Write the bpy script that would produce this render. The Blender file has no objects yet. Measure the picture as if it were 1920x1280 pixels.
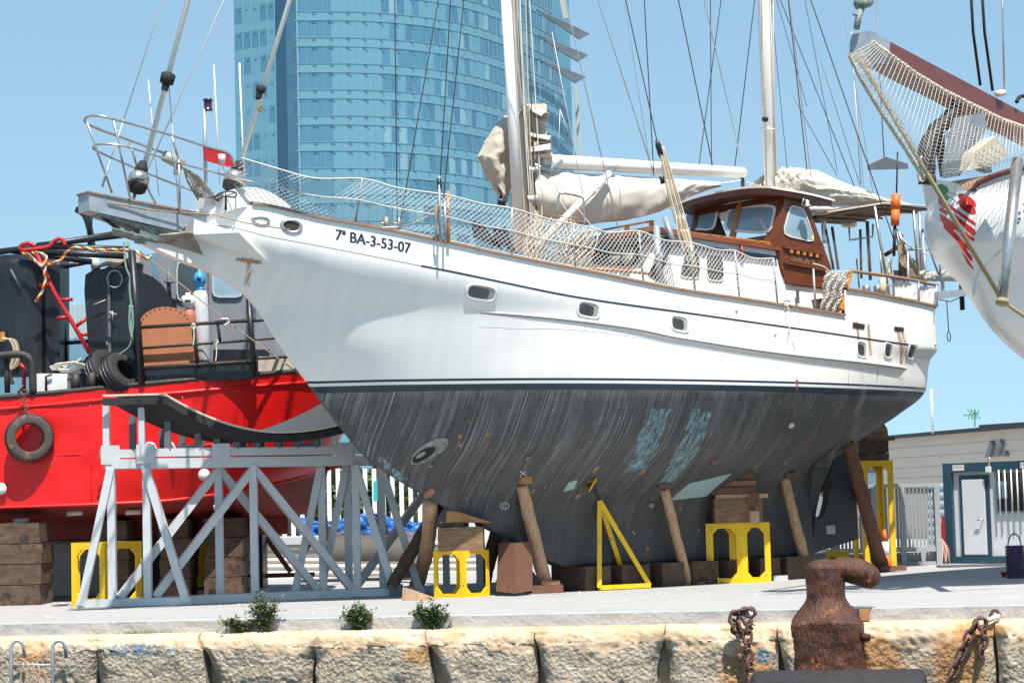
import bpy, bmesh, math, random
from mathutils import Vector as V, noise as NZ, geometry as GEO
random.seed(7)
C = bpy.context.scene
# ---------------------------------------------------------------- camera, sky, sun
FP = 4000.; TH = math.atan(315/4000); RO = math.atan(.026); EYE = V((0, 0, 1.37))
FW = V((0, math.cos(TH), math.sin(TH))); R0 = V((1, 0, 0)); U0 = V((0, -math.sin(TH), math.cos(TH)))
CR = R0*math.cos(RO)-U0*math.sin(RO); CU = R0*math.sin(RO)+U0*math.cos(RO)
from mathutils import Matrix
cam = bpy.data.cameras.new('camera'); co = bpy.data.objects.new('camera', cam); C.collection.objects.link(co)
co.matrix_world = Matrix(((CR.x, CU.x, -FW.x, EYE.x), (CR.y, CU.y, -FW.y, EYE.y), (CR.z, CU.z, -FW.z, EYE.z), (0, 0, 0, 1)))
cam.sensor_width = 36; cam.lens = 36*FP/1920; cam.clip_end = 6000; cam.clip_start = .5
C.camera = co
SUN = V((.14, -.48, 1)).normalized()
el = math.asin(SUN.z); az = math.atan2(SUN.x, SUN.y)
w = bpy.data.worlds.new('World'); C.world = w; w.use_nodes = True
nt = w.node_tree; bg = nt.nodes['Background']; sky = nt.nodes.new('ShaderNodeTexSky')
sky.sky_type = 'NISHITA'; sky.sun_disc = False; sky.sun_elevation = el; sky.sun_rotation = az
sky.air_density = 1.0; sky.dust_density = .2; sky.ozone_density = 1.6; sky.altitude = 0
tcw = nt.nodes.new('ShaderNodeTexCoord'); mpw = nt.nodes.new('ShaderNodeMapping'); mpw.inputs['Scale'].default_value = (1, 1, .5); mpw.inputs['Location'].default_value = (0, 0, .15)
nt.links.new(tcw.outputs['Generated'], mpw.inputs[0]); nt.links.new(mpw.outputs[0], sky.inputs[0])
tint = nt.nodes.new('ShaderNodeMix'); tint.data_type = 'RGBA'; tint.blend_type = 'MULTIPLY'; tint.inputs[0].default_value = 1; tint.inputs[7].default_value = (.95, 1.0, .88, 1)
nt.links.new(sky.outputs[0], tint.inputs[6]); nt.links.new(tint.outputs[2], bg.inputs[0]); bg.inputs[1].default_value = .12
sl = bpy.data.lights.new('sun', 'SUN'); sl.energy = 5.0; sl.angle = math.radians(.53); sl.color = (1, .96, .9)
so = bpy.data.objects.new('sun', sl); C.collection.objects.link(so)
so.rotation_euler = (-SUN).to_track_quat('-Z', 'Y').to_euler(); so.location = (0, 0, 60)
C.view_settings.view_transform = 'Standard'; C.view_settings.look = 'None'; C.view_settings.gamma = 1
C.view_settings.exposure = .64
C.cycles.max_bounces = 6

# ---------------------------------------------------------------- photo measurements to points
def ray(px, py): return FW+CR*((px-960)/FP)-CU*((py-640)/FP)
def P(px, py, D): r = ray(px, py); return EYE+r*(D/r.y)
def G(px, py, z=0): r = ray(px, py); return EYE+r*((z-EYE.z)/r.z)
AL = math.radians(38); YA = V((.8, 35.7, 0)); YS = V((math.cos(AL), math.sin(AL), 0)); YB = V((math.sin(AL), -math.cos(AL), 0))
def YW(s, b, z): return YA+YS*s+YB*b+V((0, 0, z))
def Yp(px, py, b=0):
    r = ray(px, py); k = (b+(YA-EYE).dot(YB))/r.dot(YB); return EYE+r*k
def Ysz(px, py, b=0):
    p = Yp(px, py, b)-YA; return p.dot(YS), p.z

# ---------------------------------------------------------------- mesh helpers
class B:
    def __init__(s): s.v = []; s.f = []; s.m = []; s.sm = []; s.uv = {}
    def add(s, vs, fs, m=0, sm=False):
        o = len(s.v); s.v += [V(p) for p in vs]
        for f in fs: s.f.append([o+i for i in f]); s.m.append(m); s.sm.append(sm)
        return o
    def box(s, c, sz, ax=None, m=0):
        c = V(c); a = ax or (V((1, 0, 0)), V((0, 1, 0)), V((0, 0, 1)))
        vs = [c+a[0]*(sz[0]/2*i)+a[1]*(sz[1]/2*j)+a[2]*(sz[2]/2*k) for k in (-1, 1) for j in (-1, 1) for i in (-1, 1)]
        s.add(vs, [(0, 2, 3, 1), (4, 5, 7, 6), (0, 1, 5, 4), (2, 6, 7, 3), (0, 4, 6, 2), (1, 3, 7, 5)], m); return s
    def beam(s, p, q, w, h, up=V((0, 0, 1)), m=0):
        p, q = V(p), V(q); d = (q-p); L = d.length; d = d/L; x = d.cross(up)
        if x.length < 1e-3: x = d.cross(V((1, 0, 0)))
        x.normalize(); y = x.cross(d); return s.box((p+q)/2, (w, L, h), (x, d, y), m)
    def hexa(s, a, m=0):   # 8 corners: 4 bottom loop, 4 top loop
        s.add(a, [(3, 2, 1, 0), (4, 5, 6, 7), (0, 1, 5, 4), (1, 2, 6, 5), (2, 3, 7, 6), (3, 0, 4, 7)], m); return s
    def tube(s, pts, r, n=8, closed=False, m=0, cap=True):
        pts = [V(p) for p in pts]; N = len(pts)
        rs = r if isinstance(r, (list, tuple)) else [r]*N
        ref = None; rings = []
        for i, p in enumerate(pts):
            a = pts[(i-1) % N] if (closed or i > 0) else p; b = pts[(i+1) % N] if (closed or i < N-1) else p
            t = (b-a)
            if t.length < 1e-9: t = V((0, 0, 1))
            t.normalize()
            if ref is None: ref = t.orthogonal().normalized()
            ref = (ref-t*ref.dot(t))
            if ref.length < 1e-6: ref = t.orthogonal()
            ref.normalize(); u = t.cross(ref)
            rings.append([p+(ref*math.cos(2*math.pi*k/n)+u*math.sin(2*math.pi*k/n))*rs[i] for k in range(n)])
        fs = []; M = N if closed else N-1
        for i in range(M):
            j = (i+1) % N
            for k in range(n): fs.append((i*n+k, i*n+(k+1) % n, j*n+(k+1) % n, j*n+k))
        if cap and not closed: fs.append(tuple(range(n-1, -1, -1))); fs.append(tuple((N-1)*n+k for k in range(n)))
        s.add([p for rr in rings for p in rr], fs, m, n > 4); return s
    def lathe(s, c, prof, n=20, ax=None, m=0):   # prof: (radius, height)
        c = V(c); a = ax or (V((1, 0, 0)), V((0, 1, 0)), V((0, 0, 1))); N = len(prof)
        vs = [c+(a[0]*math.cos(2*math.pi*k/n)+a[1]*math.sin(2*math.pi*k/n))*r+a[2]*h for r, h in prof for k in range(n)]
        fs = [(i*n+k, i*n+(k+1) % n, (i+1)*n+(k+1) % n, (i+1)*n+k) for i in range(N-1) for k in range(n)]
        fs += [tuple(range(n-1, -1, -1)), tuple((N-1)*n+k for k in range(n))]
        s.add(vs, fs, m, True); return s
    def grid(s, fn, nu, nv, m=0, sm=True, mf=None):
        vs = [fn(i/nu, j/nv) for i in range(nu+1) for j in range(nv+1)]
        o = len(s.v); s.v += [V(p) for p in vs]
        for i in range(nu):
            for j in range(nv):
                a = o+i*(nv+1)+j; s.f.append([a, a+nv+1, a+nv+2, a+1]); s.m.append(mf(i, j) if mf else m); s.sm.append(sm)
        return s
    def slab(s, fn, nu, nv, t, m=0, sm=True):   # grid with thickness vector t
        t = V(t)
        s.grid(fn, nu, nv, m, sm); s.grid(lambda u, v: V(fn(1-u, v))+t, nu, nv, m, sm)
        for e in (lambda q: (q, 0), lambda q: (1-q, 1), lambda q: (0, 1-q), lambda q: (1, q)):
            n = max(nu, nv); s.grid(lambda u, v: V(fn(*e(u)))+t*v, n, 1, m, False)
        return s
    def prism(s, poly, ext, m=0):
        poly = [V(p) for p in poly]; ext = V(ext); n = len(poly)
        nrm = GEO.normal(poly) if n > 2 else V((0, 0, 1))
        if nrm.dot(ext) > 0: poly.reverse()
        tris = GEO.tessellate_polygon([poly]); vs = poly+[p+ext for p in poly]
        fs = []
        for t in tris:
            a, b, c = t
            if (poly[b]-poly[a]).cross(poly[c]-poly[a]).dot(ext) > 0: a, c = c, a
            fs += [(a, b, c), (a+n, c+n, b+n)]
        fs += [(i, i+n, (i+1) % n+n, (i+1) % n) for i in range(n)]
        s.add(vs, fs, m); return s
    def disc(s, c, r, ax, th, n=20, m=0): return s.lathe(V(c)-ax[2]*th/2, [(0.001, 0), (r, 0), (r, th), (.001, th)], n, ax, m)
    def link(s, c, ax_l, ax_w, L, Wd, r, n=6, m=0):  # chain link
        pts = []; h = (L-Wd)/2
        for k in range(7): a = -math.pi/2+math.pi*k/6; pts.append(V(c)+ax_l*(h+math.cos(a)*Wd/2)+ax_w*(math.sin(a)*Wd/2))
        for k in range(7): a = math.pi/2+math.pi*k/6; pts.append(V(c)+ax_l*(-h+math.cos(a)*Wd/2)+ax_w*(math.sin(a)*Wd/2))
        return s.tube(pts, r, n, True, m)
    def net(s, fn, nu, nv, r, m=0, n=3, sag=0):
        # diamond mesh on surface fn(u,v)
        for d in (1, -1):
            for k in range(-nv, nu+1):
                pts = []
                for j in range(nv+1):
                    i = k+j if d == 1 else k+nv-j
                    if 0 <= i <= nu:
                        pts.append(fn(i/nu, j/nv))
                if len(pts) > 1: s.tube(pts, r, n, False, m, False)
        return s
    def obj(s, name, mats, parent=None, org=None):
        me = bpy.data.meshes.new(name)
        if parent is not None: o0 = V(parent.get('_o', (0, 0, 0)))
        else: o0 = V(org) if org is not None else V((0, 0, 0))
        me.from_pydata([tuple(p-o0) for p in s.v], [], s.f)
        if not isinstance(mats, (list, tuple)): mats = [mats]
        for mm in mats: me.materials.append(mm)
        me.polygons.foreach_set('material_index', s.m); me.polygons.foreach_set('use_smooth', s.sm)
        me.update()
        o = bpy.data.objects.new(name, me); C.collection.objects.link(o)
        if parent is not None: o.parent = parent; o['_o'] = tuple(o0)
        else: o.location = o0; o['_o'] = tuple(o0)
        return o
ROOTS = []
def tag(o, label, cat=None, group=None, kind=None):
    o['label'] = label
    if cat: o['category'] = cat
    if group: o['group'] = group
    if kind: o['kind'] = kind
    return o
def root(name, label, cat, loc, group=None):
    o = bpy.data.objects.new(name, None); C.collection.objects.link(o); o.location = loc; o['_o'] = tuple(loc); o.empty_display_size = .2
    return tag(o, label, cat, group)
def thing(b, name, mats, label, cat, group=None):
    xs = [p.x for p in b.v]; ys = [p.y for p in b.v]; zs = [p.z for p in b.v]
    o = b.obj(name, mats, None, ((min(xs)+max(xs))/2, (min(ys)+max(ys))/2, min(zs))); return tag(o, label, cat, group)
def struct(b, name, mats, label=None):
    o = b.obj(name, mats); o['kind'] = 'structure'
    if label: o['label'] = label
    return o
def lerp(a, b, t): return a+(b-a)*t
def nz(p, sc=1., oct=3): return NZ.fractal(V(p)*sc, 1., 2., oct)
def catm(pts, n=8):
    pts = [V(p) for p in pts]; out = []
    for i in range(len(pts)-1):
        p0 = pts[max(i-1, 0)]; p1 = pts[i]; p2 = pts[i+1]; p3 = pts[min(i+2, len(pts)-1)]
        for k in range(n):
            t = k/n; out.append(.5*((2*p1)+(p2-p0)*t+(2*p0-5*p1+4*p2-p3)*t*t+(3*p1-p0-3*p2+p3)*t**3))
    return out+[pts[-1]]

# ---------------------------------------------------------------- materials
def mat(name, col, rough=.6, metal=0., col2=None, nscale=3., stretch=(1, 1, 1), contrast=.5, bump=0., bscale=20., spec=.5, col3=None, n3=1.2, t3=.55, trans=0., alpha=1., wave=None, dirt=None):
    m = bpy.data.materials.new(name); m.use_nodes = True; N = m.node_tree.nodes; L = m.node_tree.links
    p = N['Principled BSDF']; p.inputs['Base Color'].default_value = (*col, 1); p.inputs['Roughness'].default_value = rough
    p.inputs['Metallic'].default_value = metal; p.inputs['Specular IOR Level'].default_value = spec
    if trans: p.inputs['Transmission Weight'].default_value = trans
    if alpha < 1: p.inputs['Alpha'].default_value = alpha
    tc = N.new('ShaderNodeTexCoord'); mp = N.new('ShaderNodeMapping'); mp.inputs['Scale'].default_value = stretch
    L.new(tc.outputs['Object'], mp.inputs[0])
    oi = N.new('ShaderNodeObjectInfo'); vm = N.new('ShaderNodeVectorMath'); vm.operation = 'SCALE'; vm.inputs[0].default_value = (31, 17, 23); L.new(oi.outputs['Random'], vm.inputs['Scale']); L.new(vm.outputs[0], mp.inputs['Location'])
    out = None
    if col2:
        n = N.new('ShaderNodeTexNoise'); n.inputs['Scale'].default_value = nscale; n.inputs['Detail'].default_value = 7; n.inputs['Roughness'].default_value = .65
        L.new(mp.outputs[0], n.inputs['Vector']); r = N.new('ShaderNodeValToRGB')
        r.color_ramp.elements[0].position = .5-contrast/2; r.color_ramp.elements[1].position = .5+contrast/2
        r.color_ramp.elements[0].color = (*col, 1); r.color_ramp.elements[1].color = (*col2, 1)
        L.new(n.outputs[0], r.inputs[0]); out = r.outputs[0]
    if col3:
        n = N.new('ShaderNodeTexNoise'); n.inputs['Scale'].default_value = n3; n.inputs['Detail'].default_value = 8; n.inputs['Roughness'].default_value = .7
        L.new(mp.outputs[0], n.inputs['Vector']); r = N.new('ShaderNodeValToRGB'); r.color_ramp.elements[0].position = t3; r.color_ramp.elements[1].position = min(t3+.06, 1)
        L.new(n.outputs[0], r.inputs[0]); mx = N.new('ShaderNodeMix'); mx.data_type = 'RGBA'
        L.new(r.outputs[0], mx.inputs[0])
        if out: L.new(out, mx.inputs[6])
        else: mx.inputs[6].default_value = (*col, 1)
        mx.inputs[7].default_value = (*col3, 1); out = mx.outputs[2]
    if out: L.new(out, p.inputs['Base Color'])
    if bump:
        n = N.new('ShaderNodeTexNoise'); n.inputs['Scale'].default_value = bscale; n.inputs['Detail'].default_value = 6
        L.new(mp.outputs[0], n.inputs['Vector']); b = N.new('ShaderNodeBump'); b.inputs['Strength'].default_value = bump; b.inputs['Distance'].default_value = .03
        L.new(n.outputs[0], b.inputs['Height']); L.new(b.outputs[0], p.inputs['Normal'])
    m['p'] = 1
    return m
M = {}
M['white'] = mat('white_gelcoat', (.81, .785, .75), .28, col2=(.74, .715, .68), nscale=1.2, contrast=.6)
M['white_dirty'] = mat('weathered_white_paint', (.76, .76, .73), .5, col2=(.60, .59, .54), nscale=4, col3=(.42, .27, .14), n3=5, t3=.68)
M['mast'] = mat('white_mast_paint', (.86, .83, .77), .3, col2=(.78, .75, .68), nscale=3, stretch=(1, 1, .2))
M['steel'] = mat('stainless_steel', (.60, .58, .55), .3, .8, col2=(.38, .35, .31), nscale=7)
M['galv'] = mat('galvanised_steel', (.42, .45, .47), .5, .35, col2=(.27, .30, .33), nscale=5, col3=(.25, .15, .09), n3=6, t3=.7)
M['black'] = mat('black_paint', (.006, .007, .010), .4, col2=(.020, .022, .026), nscale=3, stretch=(6, 6, .6), col3=(.12, .12, .12), n3=9, t3=.72, bump=.15, bscale=6)
M['blackrust'] = mat('rusty_black_steel', (.013, .013, .015), .6, col2=(.045, .033, .025), nscale=6, col3=(.16, .08, .04), n3=7, t3=.6, bump=.4, bscale=25)
M['rubber'] = mat('black_rubber', (.011, .011, .012), .8, col2=(.026, .026, .027), nscale=8, bump=.3, bscale=30)
M['teak'] = mat('varnished_teak', (.09, .022, .008), .3, col2=(.19, .055, .017), nscale=3, stretch=(1, 1, 8), col3=(.30, .12, .045), n3=2.4, t3=.65, bump=.1, bscale=12)
M['teak_worn'] = mat('worn_teak', (.22, .11, .06), .7, col2=(.36, .23, .15), nscale=9, col3=(.30, .13, .05), n3=5, t3=.6, bump=.2)
M['teak_orange'] = mat('orange_varnished_teak', (.42, .15, .035), .35, col2=(.55, .25, .07), nscale=6, stretch=(3, 3, 1))
M['navy'] = mat('navy_stripe', (.012, .022, .05), .35)
M['glass'] = mat('window_glass', (.30, .42, .48), .06, col2=(.22, .31, .36), nscale=1.5, spec=.9)
M['darkglass'] = mat('dark_window_glass', (.03, .035, .04), .1, col2=(.07, .075, .07), nscale=4, spec=.8)
M['sail'] = mat('canvas_sailcloth', (.68, .63, .54), .85, col2=(.56, .50, .41), nscale=3, bump=.4, bscale=4, col3=(.52, .46, .37), n3=1.4, t3=.66, stretch=(1.5, 1.5, 1))
M['sail_dark'] = mat('weathered_canvas', (.42, .36, .28), .85, col2=(.52, .45, .36), nscale=5, bump=.3, bscale=6)
M['rope'] = mat('pale_rope', (.62, .55, .43), .9, col2=(.45, .38, .28), nscale=30)
M['ropew'] = mat('white_rope', (.74, .71, .64), .9, col2=(.58, .53, .45), nscale=30)
M['tanrope'] = mat('tan_rope', (.38, .29, .17), .9, col2=(.27, .20, .11), nscale=30)
M['greenrope'] = mat('green_rope', (.12, .22, .17), .9, col2=(.3, .38, .3), nscale=40)
M['wire'] = mat('rigging_wire', (.12, .12, .12), .4, .6)
M['wirel'] = mat('pale_rigging_wire', (.55, .55, .53), .4, .3)
M['wireblk'] = mat('black_rope', (.01, .01, .012), .7)
M['red'] = mat('red_hull_paint', (.72, .004, .003), .42, col2=(.62, .006, .004), nscale=2, bump=.35, bscale=2.2, col3=(.38, .05, .03), n3=6, t3=.67, stretch=(1, 1, .6))
M['redd'] = mat('red_bottom_paint', (.28, .02, .015), .6, col2=(.20, .02, .015), nscale=3, stretch=(.6, 1, 4), bump=.2, bscale=8)
M['redpipe'] = mat('red_pipe_paint', (.48, .012, .015), .4, col2=(.36, .012, .02), nscale=8)
M['yellow'] = mat('yellow_paint', (.86, .53, .003), .45, col2=(.78, .45, .004), nscale=5, col3=(.20, .09, .03), n3=6, t3=.61, bump=.15)
M['orange'] = mat('orange_plastic', (.85, .14, .01), .5)
M['wood'] = mat('rough_timber', (.32, .19, .10), .85, col2=(.13, .07, .035), nscale=5, stretch=(1, 2, 6), contrast=.4, bump=.5, bscale=14, col3=(.09, .05, .03), n3=4, t3=.6)
M['woodl'] = mat('pale_stripped_log', (.60, .39, .24), .8, col2=(.36, .20, .11), nscale=5, stretch=(5, 5, .5), contrast=.35, bump=.8, bscale=10, col3=(.13, .06, .03), n3=4, t3=.63)
M['woodd'] = mat('dark_old_timber', (.055, .033, .021), .9, col2=(.13, .08, .05), nscale=5, bump=.6, bscale=12, col3=(.035, .022, .016), n3=3, t3=.56)
M['woodr'] = mat('red_brown_timber', (.20, .085, .05), .8, col2=(.12, .055, .035), nscale=5, stretch=(3, 3, .7), bump=.3, bscale=12)
M['woodo'] = mat('orange_timber', (.48, .24, .09), .8, col2=(.30, .13, .05), nscale=5, bump=.3, bscale=12)
M['greyp'] = mat('grey_painted_steel', (.52, .535, .535), .5, col2=(.42, .435, .44), nscale=3, col3=(.17, .13, .10), n3=7, t3=.655, bump=.1)
M['greyd'] = mat('dark_grey_steel', (.08, .085, .095), .55, col2=(.13, .135, .14), nscale=4)
M['ship_grey'] = mat('grey_ship_paint', (.17, .185, .205), .5, col2=(.24, .255, .27), nscale=2.5, stretch=(2, 2, .6), col3=(.22, .18, .15), n3=3, t3=.63)
M['hatch'] = mat('orange_primer_plate', (.46, .17, .075), .75, col2=(.38, .135, .06), nscale=5, col3=(.25, .11, .07), n3=12, t3=.68, bump=.15)
M['brown'] = mat('maroon_painted_beam', (.13, .035, .03), .4, col2=(.18, .06, .05), nscale=3, stretch=(.5, .5, 3))
M['cream'] = mat('cream_painted_panel', (.62, .58, .50), .6, col2=(.55, .51, .44), nscale=2)
M['pot'] = mat('terracotta_red_plastic', (.5, .07, .03), .5)
M['cone_w'] = mat('white_reflective_plastic', (.75, .75, .74), .4)
M['purple'] = mat('purple_black_hose', (.085, .045, .13), .4, col2=(.05, .03, .08), nscale=6)
M['bluet'] = mat('blue_tarpaulin', (.01, .12, .40), .45, col2=(.01, .08, .27), nscale=4, bump=.6, bscale=5)
M['green'] = mat('green_paint', (.01, .22, .05), .4)
M['cherry'] = mat('cherry_red_paint', (.55, .02, .01), .35, col2=(.40, .01, .01), nscale=6)
M['teal'] = mat('dark_teal_steel', (.018, .06, .085), .45, col2=(.022, .07, .10), nscale=3)
M['cabinw'] = mat('white_ribbed_panel', (.72, .74, .76), .5, col2=(.66, .68, .70), nscale=2)
M['bluep'] = mat('blue_bottle_cap', (.03, .26, .48), .5)
M['leaf'] = mat('plant_leaves', (.055, .10, .028), .6, col2=(.12, .17, .055), nscale=14)
M['leafd'] = mat('dry_plant_leaves', (.20, .17, .06), .7, col2=(.10, .13, .04), nscale=14)
M['stem'] = mat('plant_stem', (.16, .12, .07), .8)
M['solar'] = mat('solar_panel', (.03, .035, .045), .2, col2=(.02, .02, .03), nscale=20)
# ---------------------------------------------------------------- ground, water, quay
EX = V((.988, -.158, 0)).normalized(); EN = V((-.158, -.988, 0)).normalized()*1   # along the quay edge, outward (to the water)
E0 = V((0, 28.35, 0))
def Q(a, o, z): return E0+EX*a+EN*o+V((0, 0, z))
def concrete():
    m = mat('pale_concrete', (.42, .41, .39), .8, col2=(.31, .305, .29), nscale=1.1, stretch=(1, 4, 1), contrast=.5, bump=.25, bscale=30, col3=(.28, .27, .25), n3=2.2, t3=.66)
    N = m.node_tree.nodes; L = m.node_tree.links; p = N['Principled BSDF']
    tc = N.new('ShaderNodeTexCoord'); mp = N.new('ShaderNodeMapping'); mp.inputs['Rotation'].default_value = (0, 0, math.radians(9.1))
    L.new(tc.outputs['Object'], mp.inputs[0]); wv = N.new('ShaderNodeTexWave'); wv.bands_direction = 'Y'; wv.inputs['Scale'].default_value = .55
    wv.inputs['Distortion'].default_value = .15; L.new(mp.outputs[0], wv.inputs[0]); r = N.new('ShaderNodeValToRGB')
    r.color_ramp.elements[0].position = .0; r.color_ramp.elements[0].color = (.80, .80, .80, 1); r.color_ramp.elements[1].position = .16; r.color_ramp.elements[1].color = (1, 1, 1, 1)
    L.new(wv.outputs[0], r.inputs[0]); mx = N.new('ShaderNodeMix'); mx.data_type = 'RGBA'; mx.blend_type = 'MULTIPLY'; mx.inputs[0].default_value = 1
    src = p.inputs['Base Color'].links[0].from_socket; L.new(src, mx.inputs[6]); L.new(r.outputs[0], mx.inputs[7]); L.new(mx.outputs[2], p.inputs['Base Color'])
    return m
M['concrete'] = concrete()
M['concrete_edge'] = mat('rough_concrete_edge', (.50, .475, .44), .9, col2=(.36, .34, .31), nscale=2.5, contrast=.45, bump=.5, bscale=18, col3=(.24, .22, .19), n3=5, t3=.66)
b = B(); L_ = 3000
b.add([Q(-L_, 0, 0), Q(L_, 0, 0), Q(L_, -L_, 0), Q(-L_, -L_, 0)], [(0, 1, 2, 3)])
struct(b, 'quay_ground', M['concrete'])
b = B()
b.grid(lambda u, v: Q(-14+28*u, [.0, .015, .012, .008][min(3, int(v*3+.01))]+.010*nz((u*60, v*3, 0), 1.), [-.004, -.012, -.1, -.2][min(3, int(v*3+.01))]), 260, 3, 0, False)
struct(b, 'quay_slab_edge', M['concrete_edge'], 'rough pale concrete lip of the quay slab')
b = B(); b.add([(-3000, 28, -2.3), (3000, 28, -2.3), (3000, -400, -2.3), (-3000, -400, -2.3)], [(3, 2, 1, 0)])
struct(b, 'harbour_water', mat('harbour_water', (.02, .05, .06), .08, bump=.6, bscale=2.))
# stone wall of big blocks
def stone():
    m = bpy.data.materials.new('sandstone_blocks'); m.use_nodes = True; N = m.node_tree.nodes; L = m.node_tree.links; p = N['Principled BSDF']
    p.inputs['Roughness'].default_value = .92
    tc = N.new('ShaderNodeTexCoord'); at = N.new('ShaderNodeVertexColor'); at.layer_name = 'stain'; sp = N.new('ShaderNodeSeparateColor'); L.new(at.outputs[0], sp.inputs[0])
    def noise(sc, det=8, vec=None):
        n = N.new('ShaderNodeTexNoise'); n.inputs['Scale'].default_value = sc; n.inputs['Detail'].default_value = det; n.inputs['Roughness'].default_value = .7
        L.new(vec or tc.outputs['Object'], n.inputs['Vector']); return n.outputs[0]
    def ramp(x, a, ca, b_, cb):
        r = N.new('ShaderNodeValToRGB'); r.color_ramp.elements[0].position = a; r.color_ramp.elements[1].position = b_
        r.color_ramp.elements[0].color = (*ca, 1); r.color_ramp.elements[1].color = (*cb, 1); L.new(x, r.inputs[0]); return r.outputs[0]
    def mix(f, a, c):
        mx = N.new('ShaderNodeMix'); mx.data_type = 'RGBA'; L.new(f, mx.inputs[0]); L.new(a, mx.inputs[6])
        if isinstance(c, tuple): mx.inputs[7].default_value = (*c, 1)
        else: L.new(c, mx.inputs[7])
        return mx.outputs[2]
    def mth(op, a, c, cl=True):
        q = N.new('ShaderNodeMath'); q.operation = op; q.use_clamp = cl; L.new(a, q.inputs[0])
        if isinstance(c, (int, float)): q.inputs[1].default_value = c
        else: L.new(c, q.inputs[1])
        return q.outputs[0]
    n1 = noise(2.2); n2 = noise(9); n3 = noise(28, 4)
    tan = ramp(n1, .35, (.50, .32, .18), .65, (.62, .50, .36)); grey = ramp(n2, .32, (.29, .235, .17), .68, (.54, .455, .35))
    a_ = mth('ADD', sp.outputs[0], mth('MULTIPLY', mth('SUBTRACT', n2, .5, False), 1.3, False)); f = ramp(a_, .42, (0, 0, 0), .58, (1, 1, 1))
    c = mix(f, tan, grey)
    rs = ramp(mth('ADD', mth('MULTIPLY', sp.outputs[1], 1.0), mth('MULTIPLY', mth('SUBTRACT', n2, .5, False), 1.2, False)), .4, (0, 0, 0), .75, (1, 1, 1))
    c = mix(mth('MULTIPLY', rs, .75), c, ramp(n1, .3, (.33, .12, .03), .7, (.55, .28, .07)))
    bl = ramp(mth('ADD', mth('MULTIPLY', sp.outputs[2], .62), mth('MULTIPLY', mth('SUBTRACT', noise(16), .5, False), 2.6, False)), .5, (0, 0, 0), .6, (1, 1, 1))
    c = mix(mth('MULTIPLY', bl, .85), c, ramp(noise(3.1), .46, (.05, .20, .36), .56, (.50, .56, .58)))
    L.new(c, p.inputs['Base Color'])
    vo = N.new('ShaderNodeTexVoronoi'); vo.inputs['Scale'].default_value = 19; L.new(tc.outputs['Object'], vo.inputs['Vector'])
    h = mth('ADD', mth('MULTIPLY', n3, .8, False), mth('MULTIPLY', vo.outputs[0], .7, False), False)
    bp = N.new('ShaderNodeBump'); bp.inputs['Distance'].default_value = .05; L.new(h, bp.inputs['Height']); L.new(mth('ADD', mth('MULTIPLY', f, .8), .25), bp.inputs['Strength'])
    L.new(bp.outputs[0], p.inputs['Normal']); return m
M['stone'] = stone()
OF = .30   # how far the block faces stand out from the slab edge
def edgea(px, py=1240, off=OF):   # pixel on the wall face to distance along the quay
    r = ray(px, py); k = (EN.dot(E0-EYE)+off)/r.dot(EN); p = EYE+r*k; return (p-E0).dot(EX), p.z
wall = root('stone_quay_wall', 'weathered quay wall of large rough sandstone blocks under the concrete slab', 'wall', Q(0, OF, -2.3))
jx = [-260, -30, 184, 372, 594, 797, 1003, 1248, 1459, 1610, 1868, 2100]
js = [edgea(x)[0] for x in jx]
def gauss(px, py, cx, cy, rx, ry): return math.exp(-((px-cx)/rx)**2-((py-cy)/ry)**2)
def proj(p):
    d = V(p)-EYE; w_ = d.dot(FW); return 960+FP*d.dot(CR)/w_, 640-FP*d.dot(CU)/w_
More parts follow.
